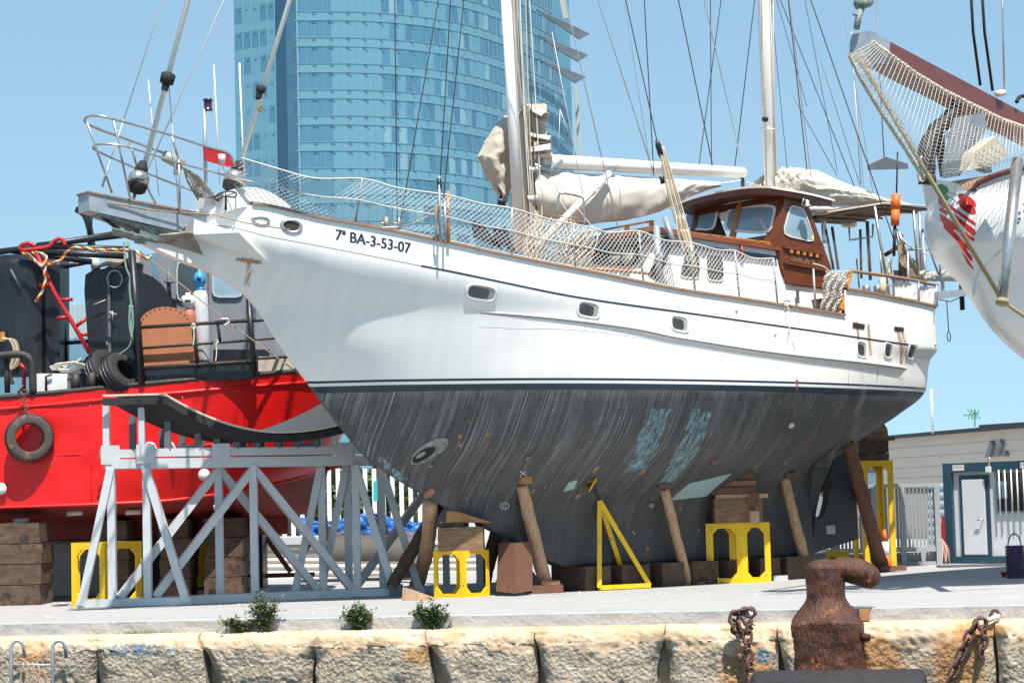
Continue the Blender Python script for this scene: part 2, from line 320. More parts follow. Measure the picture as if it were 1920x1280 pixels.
for i in range(len(js)-1):
    a0, a1 = js[i]+.001, js[i+1]-.001; sd = i*7.3; gw = [.02, .03, .03, .16, .03, .16, .05, .13, .03, .05, .02][i]; W_ = a1-a0; bul = [.02, -.05, .07, -.02, .08, .0, .06, -.04, .05, .0, .03][i]; sl0 = [0, .05, -.06, .10, -.05, .09, .06, -.10, .04, -.06, .0, 0]
    def f(u, v, a0=a0, a1=a1, sd=sd, W_=W_, bul=bul, gw=gw, i=i, sl0=sl0):
        gp = .006*min(1, v*6)+gw*max(0, min(1, (v*2.75-.45)/.5))*(1+.5*NZ.noise((v*9, sd, 0))); dd_ = max(0, v*2.75-.3); a = lerp(a0+gp+sl0[i]*min(1, dd_*1.6), a1-gp*.3+sl0[i+1]*min(1, dd_*1.6), u)+.03*NZ.noise((v*5, sd, 2))*(1 if v > .15 else 0); e = min(u, 1-u)*W_; L0 = v*2.75
        sh = .42+.12*nz((a*1.1, sd, 0), 1., 2)   # length of the smooth top
        if L0 < OF+.02: o, z = L0, -.17
        else: o, z = OF+.02, -.17-(L0-OF-.02)
        p = V((a, o, z)); amp = .012 if L0 < OF else .05
        # rounded shoulder
        q = L0-OF; rr = .22
        if -rr < q < rr:
            t = (q+rr)/(2*rr); th = t*math.pi/2; o = OF+.02-rr+rr*math.sin(th)-.0; z = -.17-rr+rr*math.cos(th)+0
        e2 = max(0, 1-e/(.12+.10*(NZ.noise((sd, z*2, 3))+.5))); drop = e2*e2*.13*min(1, max(0, (L0-.28)/.35))
        d = nz((a*1.3, z*1.3, 7), 1, 3)*amp*1.1+nz((a*6, z*6, 3), 1, 4)*amp*.38+nz((a*17, z*17, 5), 1, 2)*amp*.32
        if L0 < .05: drop = 0; d = 0
        lowdent = .10*max(0, NZ.noise((a*1.3, z*1.1, sd+40))-.1)
        return Q(a, o+(d+bul if q > -rr else 0)-drop-lowdent, z+(d*.5 if q < rr else 0)-(drop*.25 if q < rr else 0))
    b = B(); b.grid(lambda u, v: f(u, v), 70, 110)
    # block ends going back into the wall
    b.grid(lambda u, v: f(0, v)-EN*(u*.5*(min(1, v*4))), 2, 110); b.grid(lambda u, v: f(1, v)-EN*((1-u)*.5*min(1, v*4)), 2, 110)
    o = b.obj('stone_block', M['stone'], wall)
    ca = o.data.color_attributes.new('stain', 'FLOAT_COLOR', 'POINT'); buf = []
    for p in b.v:
        X, Y_ = proj(p); 
        g = 1/(1+math.exp(-(Y_-1219-26*NZ.noise((X*.012, i*3.3, 0))-9*NZ.noise((X*.05, 4, 0)))/6)) if True else 0
        r_ = gauss(X, Y_, 1400, 1260, 60, 70)+gauss(X, Y_, 1630, 1240, 70, 60)*1.2+gauss(X, Y_, 1800, 1250, 60, 90)*1.1+gauss(X, Y_, 1850, 1180, 40, 15)+.8*gauss(X, Y_, 780, 1230, 45, 30)+.7*gauss(X, Y_, 60, 1240, 60, 60)+.5*gauss(X, Y_, 620, 1195, 90, 12)+.35*gauss(X, Y_, 200, 1200, 120, 12)
        bl = gauss(X, Y_, 250, 1215, 55, 22)*1.0+gauss(X, Y_, 318, 1222, 14, 14)*.9+gauss(X, Y_, 1430, 1228, 18, 18)*1.3+.5*gauss(X, Y_, 655, 1212, 14, 12)+.5*gauss(X, Y_, 160, 1220, 40, 20)
        buf += [min(1, g), min(1, r_), min(1, bl), 1]
    ca.data.foreach_set('color', buf)
b = B(); b.box(Q(0, -.3, -1.3), (40, .5, 2.1), (EX, EN, V((0, 0, 1)))); b.obj('backing', M['stone'], wall)

# rusty bollard
def rustmat(name, dark=(.026, .010, .006), mid=(.12, .036, .012), lite=(.45, .13, .02)):
    return mat(name, dark, .6, col2=mid, nscale=4, stretch=(2, 2, .7), contrast=.4, bump=1., bscale=16, col3=lite, n3=2.2, t3=.595, spec=.5)
M['rust'] = rustmat('rusted_cast_iron'); M['rustc'] = mat('rusty_chain', (.085, .040, .030), .65, col2=(.15, .075, .055), nscale=12, bump=.6, bscale=30)
ab, _ = edgea(1553, 1200); bo = Q(ab, .02, -.17)
bol = root('mooring_bollard', 'big rusty cast iron mooring bollard with one horn on the quay edge', 'bollard', bo)
def zat(py, px=1560): return P(px, py, 27.75).z
b = B(); K = 48
zt, zb, zm = zat(1046), zat(1252), zat(1165)
def bf(u, v):
    th = u*2*math.pi; z = lerp(zb, zt, v); c_, s_ = math.cos(th), math.sin(th)
    t = (z-zm)/(zt-zm)
    sq = (abs(c_)**6+abs(s_)**6)**(-1/6)
    if t < 0: R_ = .455*sq*(1.0-.02*t); ry = .40*sq
    else:
        k = min(1, t/.42); k = k*k*(3-2*k); sqm = lerp(sq, 1, min(1, t/.2)); R_ = lerp(.45, .248, k)*sqm; ry = lerp(.40, .248, k)*sqm
    e = max(0, (v-.90)/.10); m_ = math.sqrt(max(0, 1-e*e)); R_ *= lerp(1, m_, 1 if e > 0 else 0); ry *= m_ if e > 0 else 1
    zz = z
    p = V((c_*R_, s_*ry, 0)); d = 1+.05*nz((c_*1.5, s_*1.5, z*3), 1, 4)+.03*nz((c_*5, s_*5, z*8), 1, 3)
    return bo+EX*(p.x*d-.02*t)+EN*(p.y*d+.06)+V((0, 0, zz-bo.z))
b.grid(bf, 72, 90); b.obj('post', M['rust'], bol)
hp0 = Q(ab+.02, .06, 0); hz = zat(1085)
b = B(); pts = [hp0+EX*x+V((0, 0, hz+dz)) for x, dz in [(0, .06), (.12, .10), (.24, .115), (.36, .09), (.47, .045), (.56, -.01), (.615, -.055), (.64, -.075)]]
rs = [.16, .165, .17, .18, .175, .15, .10, .015]
b.tube(catm(pts, 5), [lerp(rs[min(i//5, 7)], rs[min(i//5+1, 7)], (i % 5)/5) for i in range(36)], 22)
for i, p in enumerate(b.v): b.v[i] = p+V((0, 0, 1))*(.02*nz(p*4, 1, 3))+EN*(.015*nz(p*5, 1, 3))
b.obj('horn', M['rust'], bol)
b = B(); b.box(Q(ab+.06, .30, zb-.03), (1.15, .5, .06), (EX, EN, V((0, 0, 1)))); b.obj('base_plate', M['rust'], bol)
b = B(); b.tube([Q(ab+.44, .40, zat(1190)), Q(ab+.50, .48, zat(1191))], .05, 10); b.obj('bolt', M['rust'], bol)
b = B(); b.box(Q(edgea(1621, 1152)[0], .1, zat(1152)), (.13, .12, .14), (EX, EN, V((0, 0, 1)))); thing(b, 'wooden_wedge', M['woodo'], 'small orange wooden block on the stone ledge right behind the rusty bollard', 'block')

# black rubber fender roll at the bottom
b = B(); fa, fb = edgea(1412, 1270)[0], edgea(1735, 1275)[0]; fz = P(1570, 1253, 26.9).z-.42
pts = [Q(lerp(fa, fb, t), .95, fz) for t in [0, .006, .02, .04, .96, .985, 1]]
b.tube(pts, [.30, .36, .40, .42, .42, .40, .33], 40); thing(b, 'rubber_fender', M['rubber'], 'thick black rubber fender cylinder lying along the wall below the bollard', 'fender')

# chains
def chain(px, name, label, D0=None, r=.021, L=.17, W_=.10):
    b = B(); pts = [Q(edgea(x, y, .46)[0], .46+.0*i, edgea(x, y, .46)[1]) for i, (x, y) in enumerate(px)]
    # resample
    res = [pts[0]]; acc = 0; step = L*.70
    for i in range(len(pts)-1):
        a, c = pts[i], pts[i+1]; d = (c-a).length; t = step-acc
        while t <= d: res.append(a.lerp(c, t/d)); t += step
        acc = d-(t-step)
    for i in range(len(res)-1):
        a = (res[i+1]-res[i]).normalized(); wv = a.cross(EN).normalized()
        if i % 2: wv = (wv*.45+EN*.9).normalized()
        else: wv = (wv*.95+EN*.25).normalized()
        b.link((res[i]+res[i+1])/2, a, wv, L, W_, r)
    return thing(b, name, M['rustc'], label, 'chain')
chain([(1410, 1150), (1400, 1143), (1375, 1150), (1374, 1165), (1378, 1178), (1388, 1190), (1383, 1165)], 'mooring_chain', 'short loop of rusty chain hanging over the left side of its ring on the wall')
chain([(1396, 1152), (1404, 1162), (1403, 1180), (1400, 1205), (1403, 1228), (1406, 1250), (1408, 1275), (1412, 1310)], 'mooring_chain', 'rusty chain hanging straight down the wall left of the bollard')
chain([(1846, 1165), (1832, 1165), (1818, 1190), (1806, 1215), (1797, 1240), (1786, 1262), (1774, 1290), (1765, 1310)], 'mooring_chain', 'rusty chain slanting down left from the ring at the right end of the wall')
chain([(1838, 1160), (1843, 1178), (1846, 1195), (1841, 1212), (1838, 1232)], 'mooring_chain', 'short end of rusty chain hanging beside the slanting chain on the right')
for px, py, lb in [(1408, 1150, 'rusty ring with pale pin set in the wall left of the bollard'), (1866, 1155, 'rusty ring with white pin set in the ledge at far right')]:
    a_, z_ = edgea(px, py, .2); r_ = root('mooring_ring', lb, 'ring', Q(a_, .2, -.17))
    b = B(); b.tube([Q(a_+.06*math.cos(t), .2, z_-.02+.10*math.sin(t)) for t in [math.pi*k/8 for k in range(9)]], .022, 8); b.obj('ring', M['rustc'], r_)
    b = B(); b.tube([Q(a_-.14, .36, z_-.05), Q(a_+.05, .26, z_+.01)], .03, 10); b.obj('pin', M['white_dirty'], r_)

# boarding ladder bottom left
lad = root('quay_ladder', 'galvanised hooked ladder top hanging on the stone wall at lower left', 'ladder', Q(edgea(60, 1270, .5)[0], .5, -1.6))
for x in (22, 100):
    b = B(); a_ = edgea(x, 1240, .5)[0]; z1 = edgea(x, 1202, .5)[1]
    pts = [Q(a_, .52, -1.7), Q(a_, .52, z1-.08)]+[Q(a_+.075-.075*math.cos(t), .52-.06*t/3, z1-.08+.09*math.sin(t)) for t in [math.pi*k/8 for k in range(1, 9)]]+[Q(a_+.15, .42, z1-.22)]
    b.tube(pts, .024, 10); b.obj('rail', M['galv'], lad)
for k, y in enumerate((1246, 1290)):
    b = B(); b.tube([Q(edgea(22, y, .5)[0], .52, edgea(22, y, .5)[1]), Q(edgea(100, y, .5)[0], .52, edgea(100, y, .5)[1])], .016, 8); b.obj('rung', M['galv'], lad)
b = B()
for k in range(4):
    x0 = 42+k*9; a0, z0 = edgea(x0, 1246, .55); b.tube(catm([Q(a0, .55, z0+.03), Q(a0+.03, .58, z0), Q(a0-.01+.02*k, .57, z0-.12), Q(a0-.03, .56, z0-.3), Q(a0+.05, .55, z0-.45)], 4), .010, 6)
thing(b, 'rope_tail', M['sail_dark'], 'knotted grey brown rope ends tied round the rung of the quay ladder', 'rope')

# weeds on the ledge
def weed(px, py, h, w_, n, label, dry=0., seed=1):
    rnd = random.Random(seed); a_, _ = edgea(px, py, .1); base = Q(a_, .08, -.17); r_ = root('weed', label, 'plant', base, 'green weeds growing on the quay ledge')
    st = B(); lf = B()
    for i in range(n):
        dx = rnd.uniform(-1, 1); top = base+EX*(dx*w_)+EN*rnd.uniform(-.02, .12)+V((0, 0, h*(rnd.uniform(.45, 1)*(1-.35*abs(dx)))))
        mid = base.lerp(top, .5)+V((0, 0, h*.08)); pts = catm([base+EX*rnd.uniform(-.04, .04), mid, top], 4); st.tube(pts, .004, 4)
        for k in range(17):
            t = rnd.uniform(.15, 1); p = pts[int(t*(len(pts)-1))]+V((rnd.gauss(0, .025), rnd.gauss(0, .025), rnd.gauss(0, .02)))
            d = V((rnd.uniform(-1, 1), rnd.uniform(-1, 1), rnd.uniform(-.3, .8))).normalized(); s_ = d.cross(V((rnd.uniform(-.5, .5), rnd.uniform(-.5, .5), 1))).normalized()
            l = rnd.uniform(.045, .085); wd = l*.24
            up = s_.cross(d)*(l*.12)
            lf.add([p, p+d*l*.5+s_*wd+up, p+d*l, p+d*l*.5-s_*wd+up], [(0, 1, 2, 3)], 1 if rnd.random() < dry else 0)
    st.obj('stem', M['stem'], r_); lf.obj('leaves', [M['leaf'], M['leafd']], r_)
weed(497, 1175, .66, .24, 40, 'tallest leggy weed with yellowing leaves below the grey trestle', .25, 3)
weed(450, 1178, .24, .30, 24, 'low sprawling dry weed left of the tall one', .55, 4)
weed(672, 1175, .40, .20, 46, 'compact round bushy weed, middle one of the ledge', .05, 5)
weed(808, 1172, .42, .27, 56, 'wide dark green weed nearest the yellow cage stand', .03, 6)
b = B(); rnd = random.Random(9)
for k in range(260):
    a_ = edgea(rnd.gauss(265, 32), 1180, .1)[0]; p = Q(a_, rnd.uniform(.0, .12), -.17); d = V((rnd.uniform(-.05, .05), rnd.uniform(-.03, .03), rnd.uniform(.02, .07)))
    b.add([p, p+EX*.004, p+d], [(0, 1, 2)])
o = b.obj('dry_grass', M['leafd'], None, Q(edgea(265, 1180, .1)[0], 0, -.17)); tag(o, 'thin strip of dry grass along the foot of the concrete lip', 'grass', kind='stuff')
b = B(); rnd = random.Random(77)
for k in range(170):
    c = Q(rnd.uniform(-9, 11), -rnd.uniform(.1, 9)**1., .0); s_ = rnd.uniform(.008, .03)
    b.add([c+V((s_, 0, 0)), c+V((0, s_, 0)), c+V((-s_, 0, 0)), c+V((0, -s_*.8, 0)), c+V((0, 0, s_*.8))], [(0, 1, 4), (1, 2, 4), (2, 3, 4), (3, 0, 4)])
o = b.obj('grit', M['concrete_edge'], None, Q(0, -3, 0)); tag(o, 'small scattered grit and chips on the quay slab', 'grit', kind='stuff')
# rubble bits
for px, py, s_, mm, lb in [(105, 1136, .07, 'concrete', 'small pale rubble lump left of the trestle, left one'), (118, 1135, .10, 'concrete', 'small pale rubble lump left of the trestle, right one')]:
    b = B(); c = G(px, py); b.grid(lambda u, v: c+V((math.cos(6.283*u)*math.sin(3.1416*v)*s_, math.sin(6.283*u)*math.sin(3.1416*v)*s_, (1-math.cos(3.1416*v))*s_*.3))*(1+.35*nz((u*3, v*4, px), 1)), 14, 8, sm=False); thing(b, 'rubble', M[mm], lb, 'rubble')
# ================================================================ the white ketch on props
def itab(T, x):
    if x <= T[0][0]: return T[0][1]
    for i in range(len(T)-1):
        if x <= T[i+1][0]:
            # monotone cubic
            x0, y0 = T[i]; x1, y1 = T[i+1]; h = x1-x0; d = (y1-y0)/h
            dm = (y0-T[i-1][1])/(x0-T[i-1][0]) if i > 0 else d
            dp = (T[i+2][1]-y1)/(T[i+2][0]-x1) if i+2 < len(T) else d
            m0 = 0 if dm*d <= 0 else 2*dm*d/(dm+d); m1 = 0 if dp*d <= 0 else 2*dp*d/(dp+d)
            if i == 0: m0 = d
            if i+2 >= len(T): m1 = d
            t = (x-x0)/h; return y0*(2*t**3-3*t*t+1)+h*m0*(t**3-2*t*t+t)+y1*(-2*t**3+3*t*t)+h*m1*(t**3-t*t)
    return T[-1][1]
STEM = [(-7.85, 5.38), (-7.2, 5.15), (-6.63, 4.99), (-6.13, 4.72), (-5.81, 4.40), (-5.46, 3.92), (-4.98, 3.36), (-4.41, 2.70), (-3.92, 2.22), (-2.92, 1.66), (-2.19, 1.31), (-1.12, .85), (-.30, .46), (-.1, .41), (5.75, .41)]
AFT = [(5.76, 1.82), (6, 1.93), (6.6, 2.2), (7.1, 2.46), (7.6, 2.78), (7.9, 3.05)]
def zbot(s): return itab(STEM, s) if s <= 5.75 else itab(AFT, s)
SHEER = [(-7.9, 5.60), (-7.1, 5.77), (-6.9, 5.95), (-6.6, 5.99), (-6.27, 5.97), (-5.37, 5.77), (-4.48, 5.62), (-3.67, 5.47), (-2.31, 5.24), (-1.06, 5.08), (.33, 4.91), (1.04, 4.84), (2.19, 4.76), (4.85, 4.59)]
POOP = [(4.86, 5.05), (5.3, 5.04), (6.5, 4.96), (7.9, 4.87)]
def zsh(s): return itab(SHEER, s) if s < 4.855 else itab(POOP, s)
DECK = [(-7.9, .10), (-7.1, .12), (-6.93, .20), (-6.6, .42), (-6.2, .62), (-5.6, .90), (-5, 1.14), (-4, 1.48), (-3, 1.75), (-2, 1.93), (-1, 2.03), (0, 2.09), (2, 2.12), (4, 2.05), (6, 1.87), (7, 1.74), (7.6, 1.60), (7.82, 1.46), (7.9, 1.25)]
SEAM = [(-7.9, 5.53), (-6.85, 5.67), (-5.99, 5.48), (-5.38, 5.36), (-3.71, 5.05), (-1.2, 4.66), (1.1, 4.48), (3.5, 4.32), (6.7, 4.15), (7.9, 4.12)]
LV = [(.9, [(-1.24, 0), (-.9, .08), (0, .17), (3, .17), (5.75, .08)]),
      (1.4, [(-2.4, 0), (-1.5, .20), (0, .33), (2, .34), (3.5, .27), (4.6, .17), (5.75, .08)]),
      (1.9, [(-3.3, 0), (-2, .5), (-1, .76), (0, .92), (1.5, 1.0), (3, .92), (4.5, .66), (5.4, .34), (5.95, 0)]),
      (2.4, [(-4.13, 0), (-3, .62), (-2, 1.05), (-1, 1.34), (0, 1.53), (1.5, 1.62), (3, 1.55), (4.5, 1.30), (6, .74), (6.6, .4), (6.95, 0)]),
      (2.9, [(-4.6, 0), (-3.5, .75), (-2.5, 1.2), (-1, 1.68), (0, 1.87), (1.5, 1.97), (3, 1.92), (4.5, 1.74), (6, 1.35), (7, 1.02), (7.4, .74), (7.65, .4), (7.78, 0)]),
      (3.36, [(-4.98, 0), (-4, .72), (-3, 1.22), (-2, 1.62), (-1, 1.88), (0, 2.04), (1.5, 2.15), (3, 2.13), (4.5, 2.01), (6, 1.76), (7, 1.54), (7.5, 1.36), (7.8, 1.14), (7.9, 0.9)]),
      (3.9, [(-5.46, 0), (-4.5, .72), (-3.5, 1.2), (-2.5, 1.58), (-1, 1.96), (0, 2.07), (1.5, 2.13), (3, 2.12), (4.5, 2.03), (6, 1.83), (7, 1.63), (7.6, 1.42), (7.82, 1.25), (7.9, 1.0)]),
      (4.4, [(-5.81, 0), (-5, .66), (-4, 1.16), (-3, 1.55), (-2, 1.83), (-1, 1.99), (0, 2.07), (1.5, 2.11), (3, 2.10), (4.5, 2.02), (6, 1.86), (7, 1.70), (7.6, 1.52), (7.82, 1.38), (7.9, 1.15)])]
def sect(s):
    zb = zbot(s); zs = itab(SEAM, s); kb = .13 if -.1 < s <= 5.75 else (max(.0, .13+(s+.1)*.05) if s <= -.1 else .0)
    kb = max(kb, .035) if s < 5.755 else 0.0
    if s < -6.6: kb = .07
    pts = [(zb, kb)]
    for z, T in LV:
        if z > zb+.04 and z < zs-.08:
            b = itab(T, s) if T[0][0] <= s <= T[-1][0] else 0
            pts.append((z, max(b, kb+.01)))
    d = itab(DECK, s); pts.append((max(zs, pts[-1][0]+.05), d*.997)); zt = max(zsh(s), pts[-1][0]+.05); pts.append((zt, d*.985 if s > -3 else d*1.0))
    return pts
_sc = {}
def hullb(s, z):
    k = round(s, 3)
    if k not in _sc: _sc[k] = sect(s)
    p = _sc[k]
    if z <= p[0][0]: return p[0][1]
    if z >= p[-1][0]: return p[-1][1]
    return itab(p, z)
def hp(px, py, out=.004):
    b = 1.8
    for _ in range(25):
        s, z = Ysz(px, py, b); s = min(max(s, -7.9), 7.9); b = lerp(b, hullb(s, z), .6)
    return s, z, b
def HW(s, z, out=.004): return YW(s, hullb(s, z)+out, z)
def hull_pt(px, py, out=.004): s, z, b = hp(px, py); return YW(s, b+out, z)

def hullmat():
    m = bpy.data.materials.new('yacht_hull_paint'); m.use_nodes = True; N = m.node_tree.nodes; L = m.node_tree.links; p = N['Principled BSDF']
    uv = N.new('ShaderNodeUVMap'); uv.uv_map = 'flow'; at = N.new('ShaderNodeVertexColor'); at.layer_name = 'stain'; sp = N.new('ShaderNodeSeparateColor'); L.new(at.outputs[0], sp.inputs[0])
    sx = N.new('ShaderNodeSeparateXYZ'); L.new(uv.outputs[0], sx.inputs[0]); z = sx.outputs[1]
    def mth(op, a, c, cl=False):
        q = N.new('ShaderNodeMath'); q.operation = op; q.use_clamp = cl
        for i, x in enumerate((a, c)):
            if isinstance(x, (int, float)): q.inputs[i].default_value = x
            elif x is not None: L.new(x, q.inputs[i])
        return q.outputs[0]
    def ns(sc, st, det=4, ro=.5):
        mp = N.new('ShaderNodeMapping'); mp.inputs['Scale'].default_value = (*st, 1); L.new(uv.outputs[0], mp.inputs[0])
        n = N.new('ShaderNodeTexNoise'); n.inputs['Scale'].default_value = sc; n.inputs['Detail'].default_value = det; n.inputs['Roughness'].default_value = ro; L.new(mp.outputs[0], n.inputs['Vector']); return n.outputs[0]
    def ramp(x, *st):
        r = N.new('ShaderNodeValToRGB'); e = r.color_ramp.elements
        while len(e) < len(st): e.new(.5)
        for k, (pos, c) in enumerate(st): e[k].position = pos; e[k].color = (*(c if isinstance(c, tuple) else (c, c, c)), 1)
        L.new(x, r.inputs[0]); return r.outputs[0]
    def mix(f, a, c):
        mx = N.new('ShaderNodeMix'); mx.data_type = 'RGBA'; L.new(f, mx.inputs[0])
        for k, x in ((6, a), (7, c)):
            if isinstance(x, tuple): mx.inputs[k].default_value = (*x, 1)
            else: L.new(x, mx.inputs[k])
        return mx.outputs[2]
    # bottom paint
    base = ramp(ns(2, (1, .6), 8, .7), (.3, (.030, .031, .034)), (.7, (.066, .066, .068)))
    def lines(fr, wob, seed, wd):
        mp = N.new('ShaderNodeMapping'); mp.inputs['Location'].default_value = (seed, seed*.3, 0); mp.inputs['Scale'].default_value = (fr, .10, 1); L.new(uv.outputs[0], mp.inputs[0])
        n = N.new('ShaderNodeTexNoise'); n.inputs['Scale'].default_value = 1; n.inputs['Detail'].default_value = 0; n.inputs['Distortion'].default_value = wob; L.new(mp.outputs[0], n.inputs['Vector'])
        return ramp(n.outputs[0], (.5-wd, 0.), (.5-wd*.25, 1.), (.5+wd*.25, 1.), (.5+wd, 0.))
    ln = mth('MAXIMUM', mth('MAXIMUM', lines(15, .05, 0, .040), lines(19, .05, 5, .036)), mth('MULTIPLY', lines(27, .05, 11, .045), .6))
    fade = ramp(mth('DIVIDE', mth('SUBTRACT', z, .3), 3.0, True), (.0, .10), (.30, .22), (.5, .6), (1., 1.))
    br = ramp(ns(1.3, (3.2, 1.1), 5, .6), (.38, .12), (.66, 1.))
    streak = mth('MULTIPLY', mth('MULTIPLY', ln, fade), br)
    fine = mth('MULTIPLY', ramp(ns(1, (95, .25), 2), (.50, 0.), (.75, .40)), fade)
    aft = ramp(mth('DIVIDE', mth('ADD', sx.outputs[0], 3.0), 9.0, True), (.3, (.38, .39, .40)), (.9, (.27, .25, .20)))
    bot = mix(mth('MULTIPLY', streak, .8, True), base, aft)
    bot = mix(mth('MULTIPLY', fine, .35, True), bot, (.30, .28, .24))
    scum = mth('MULTIPLY', ramp(mth('SUBTRACT', z, 2.55), (.1, 0.), (.62, 1.)), ramp(ns(3, (1.5, 1.2), 8, .75), (.42, 0.), (.68, .5)))
    bot = mix(scum, bot, (.20, .21, .21))
    bp_ = ramp(mth('ADD', mth('MULTIPLY', sp.outputs[0], .60), mth('MULTIPLY', mth('SUBTRACT', ns(5, (3.4, .8), 9, .85), .5), 4.6)), (.50, 0.), (.55, 1.))
    bot = mix(bp_, bot, ramp(ns(9, (1, 1), 6, .7), (.4, (.08, .15, .19)), (.62, (.24, .38, .42))))
    chip = ramp(ns(3.1, (1.6, 1.6), 3, .4), (.735, 0.), (.745, 1.)); bot = mix(chip, bot, (.36, .15, .08))
    # topsides
    wh = ramp(ns(1, (5, .25), 5, .6), (.35, (.79, .765, .725)), (.65, (.85, .825, .785)))
    def zone(a, col, c): return mix(mth('GREATER_THAN', z, a), c, col)
    c = bot
    jag = mth('ADD', z, mth('MULTIPLY', mth('SUBTRACT', ns(9, (1, .01), 5, .8), .5), .05))
    nav = ramp(ns(3, (8, .6), 5), (.4, (.010, .022, .040)), (.7, (.018, .036, .058)))
    c = mix(mth('GREATER_THAN', jag, 3.225), c, nav)
    c = zone(3.325, (.74, .75, .76), c); c = zone(3.37, (.012, .022, .045), c); c = zone(3.408, wh, c)
    # rust and grime
    r_ = ramp(mth('ADD', sp.outputs[1], mth('MULTIPLY', mth('SUBTRACT', ns(1, (26, .6), 5, .7), .5), 1.6)), (.22, 0.), (.6, 1.))
    c = mix(mth('MULTIPLY', r_, .9), c, ramp(ns(8, (2, 1), 4), (.4, (.20, .06, .015)), (.65, (.46, .24, .08))))
    g_ = mth('MULTIPLY', sp.outputs[2], ramp(ns(1, (10, .5), 5, .7), (.35, .15), (.7, 1.))); c = mix(mth('MULTIPLY', g_, .6), c, (.50, .46, .36))
    L.new(c, p.inputs['Base Color'])
    L.new(ramp(mth('SUBTRACT', z, 2.2), (0.9, .62), (1., .3)), p.inputs['Roughness'])
    bpn = N.new('ShaderNodeBump'); bpn.inputs['Strength'].default_value = .25; bpn.inputs['Distance'].default_value = .01
    L.new(mth('MULTIPLY', mth('ADD', ns(6, (1, 1), 6), streak), mth('LESS_THAN', z, 3.22)), bpn.inputs['Height']); L.new(bpn.outputs[0], p.inputs['Normal'])
    return m
M['hull'] = hullmat()
yacht = root('sailing_yacht', 'large white two masted sailing yacht with dark streaky bottom, propped up on the quay', 'yacht', YW(2, 0, 0))
STN = [-7.9+.06*i for i in range(264)]+[5.745, 5.76]
STN = sorted(set(round(min(s, 7.9), 3) for s in STN if s <= 7.9)|{7.9, 4.85, 4.86, 7.87, 7.84})
NZV = 84
b = B(); b_uv = []
for side in (1, -1):
    rows = []
    for s in STN:
        zb, zt = sect(s)[0][0], sect(s)[-1][0]; row = []
        for j in range(NZV+1):
            t = j/NZV; z = lerp(zb, zt, t); row.append((s, hullb(s, z)*side, z))
        rows.append(row)
    o = len(b.v)
    for r_ in rows:
        for q in r_: b.v.append(YW(*q)); b_uv.append((q[0], q[2], side))
    n = NZV+1
    for i in range(len(rows)-1):
        for j in range(NZV):
            a = o+i*n+j; f = [a, a+n, a+n+1, a+1]
            if side < 0: f.reverse()
            b.f.append(f); b.m.append(0); b.sm.append(True)
    if side > 0: o1 = o
    else:
        for i in range(len(rows)-1):   # deck and bottom closing
            for jj in (0, NZV):
                f = [o1+i*n+jj, o+i*n+jj, o+(i+1)*n+jj, o1+(i+1)*n+jj]
                if jj == NZV: continue
                b.f.append(f); b.m.append(0); b.sm.append(False)
        i = len(rows)-1   # transom
        for j in range(NZV): b.f.append([o1+i*n+j, o+i*n+j, o+i*n+j+1, o1+i*n+j+1]); b.m.append(0); b.sm.append(False)
hull = b.obj('hull', M['hull'], yacht)
uvl = hull.data.uv_layers.new(name='flow')
li = [0]*len(hull.data.loops); hull.data.loops.foreach_get('vertex_index', li)
buf = []
for i in li: buf += [b_uv[i][0]+(20 if b_uv[i][2] < 0 else 0), b_uv[i][1]]
uvl.data.foreach_set('uv', buf)
def inpoly(x, y, poly):
    c = False; n = len(poly)
    for i in range(n):
        x0, y0 = poly[i]; x1, y1 = poly[i-1]
        if (y0 > y) != (y1 > y) and x < (x1-x0)*(y-y0)/(y1-y0)+x0: c = not c
    return c
def psz(l): return [hp(*p)[:2] for p in l]
PB = [psz([(1222, 760), (1260, 765), (1240, 815), (1212, 882), (1172, 884), (1195, 820)]), psz([(1298, 765), (1335, 770), (1322, 820), (1290, 872), (1262, 905), (1235, 905), (1262, 850)]), psz([(693, 845), (706, 852), (765, 897), (752, 908)])]
def segd(x, y, a, c):
    dx, dy = c[0]-a[0], c[1]-a[1]; t = max(0, min(1, ((x-a[0])*dx+(y-a[1])*dy)/(dx*dx+dy*dy+1e-9))); return math.hypot(x-a[0]-t*dx, y-a[1]-t*dy), t
RS = []
for a, c, w_, k in [((1606, 606), (1612, 668), .035, 1), ((1627, 610), (1632, 665), .03, .9), ((1684, 622), (1690, 680), .05, .75), ((1692, 622), (1699, 680), .04, .6), ((1493, 712), (1494, 735), .02, 1.), ((470, 488), (462, 535), .03, .75), ((447, 486), (486, 492), .025, .9), ((1540, 782), (1500, 860), .03, .55), ((1494, 735), (1485, 800), .025, .5)]:
    RS.append((psz([a, c]), w_, k))
GR = []
for a, c, w_, k in [((1610, 680), (1612, 760), .05, .9), ((1688, 690), (1690, 740), .05, .7), ((1610, 760), (1590, 880), .06, .7), ((620, 520), (600, 700), .03, .4), ((880, 580), (880, 700), .05, .25)]:
    GR.append((psz([a, c]), w_, k))
ca = hull.data.color_attributes.new('stain', 'FLOAT_COLOR', 'POINT'); buf = []
for (s, z, sd) in b_uv:
    r_ = g_ = h_ = 0
    if sd > 0:
        for q in PB:
            if inpoly(s, z, q): r_ = 1
        for (a, c), w_, k in RS:
            d, t = segd(s, z, a, c); g_ = max(g_, k*max(0, 1-d/(w_*1.9)))
        for (a, c), w_, k in GR:
            d, t = segd(s, z, a, c); h_ = max(h_, k*max(0, 1-d/(w_*2)))
    buf += [r_, g_, h_, 1]
ca.data.foreach_set('color', buf)

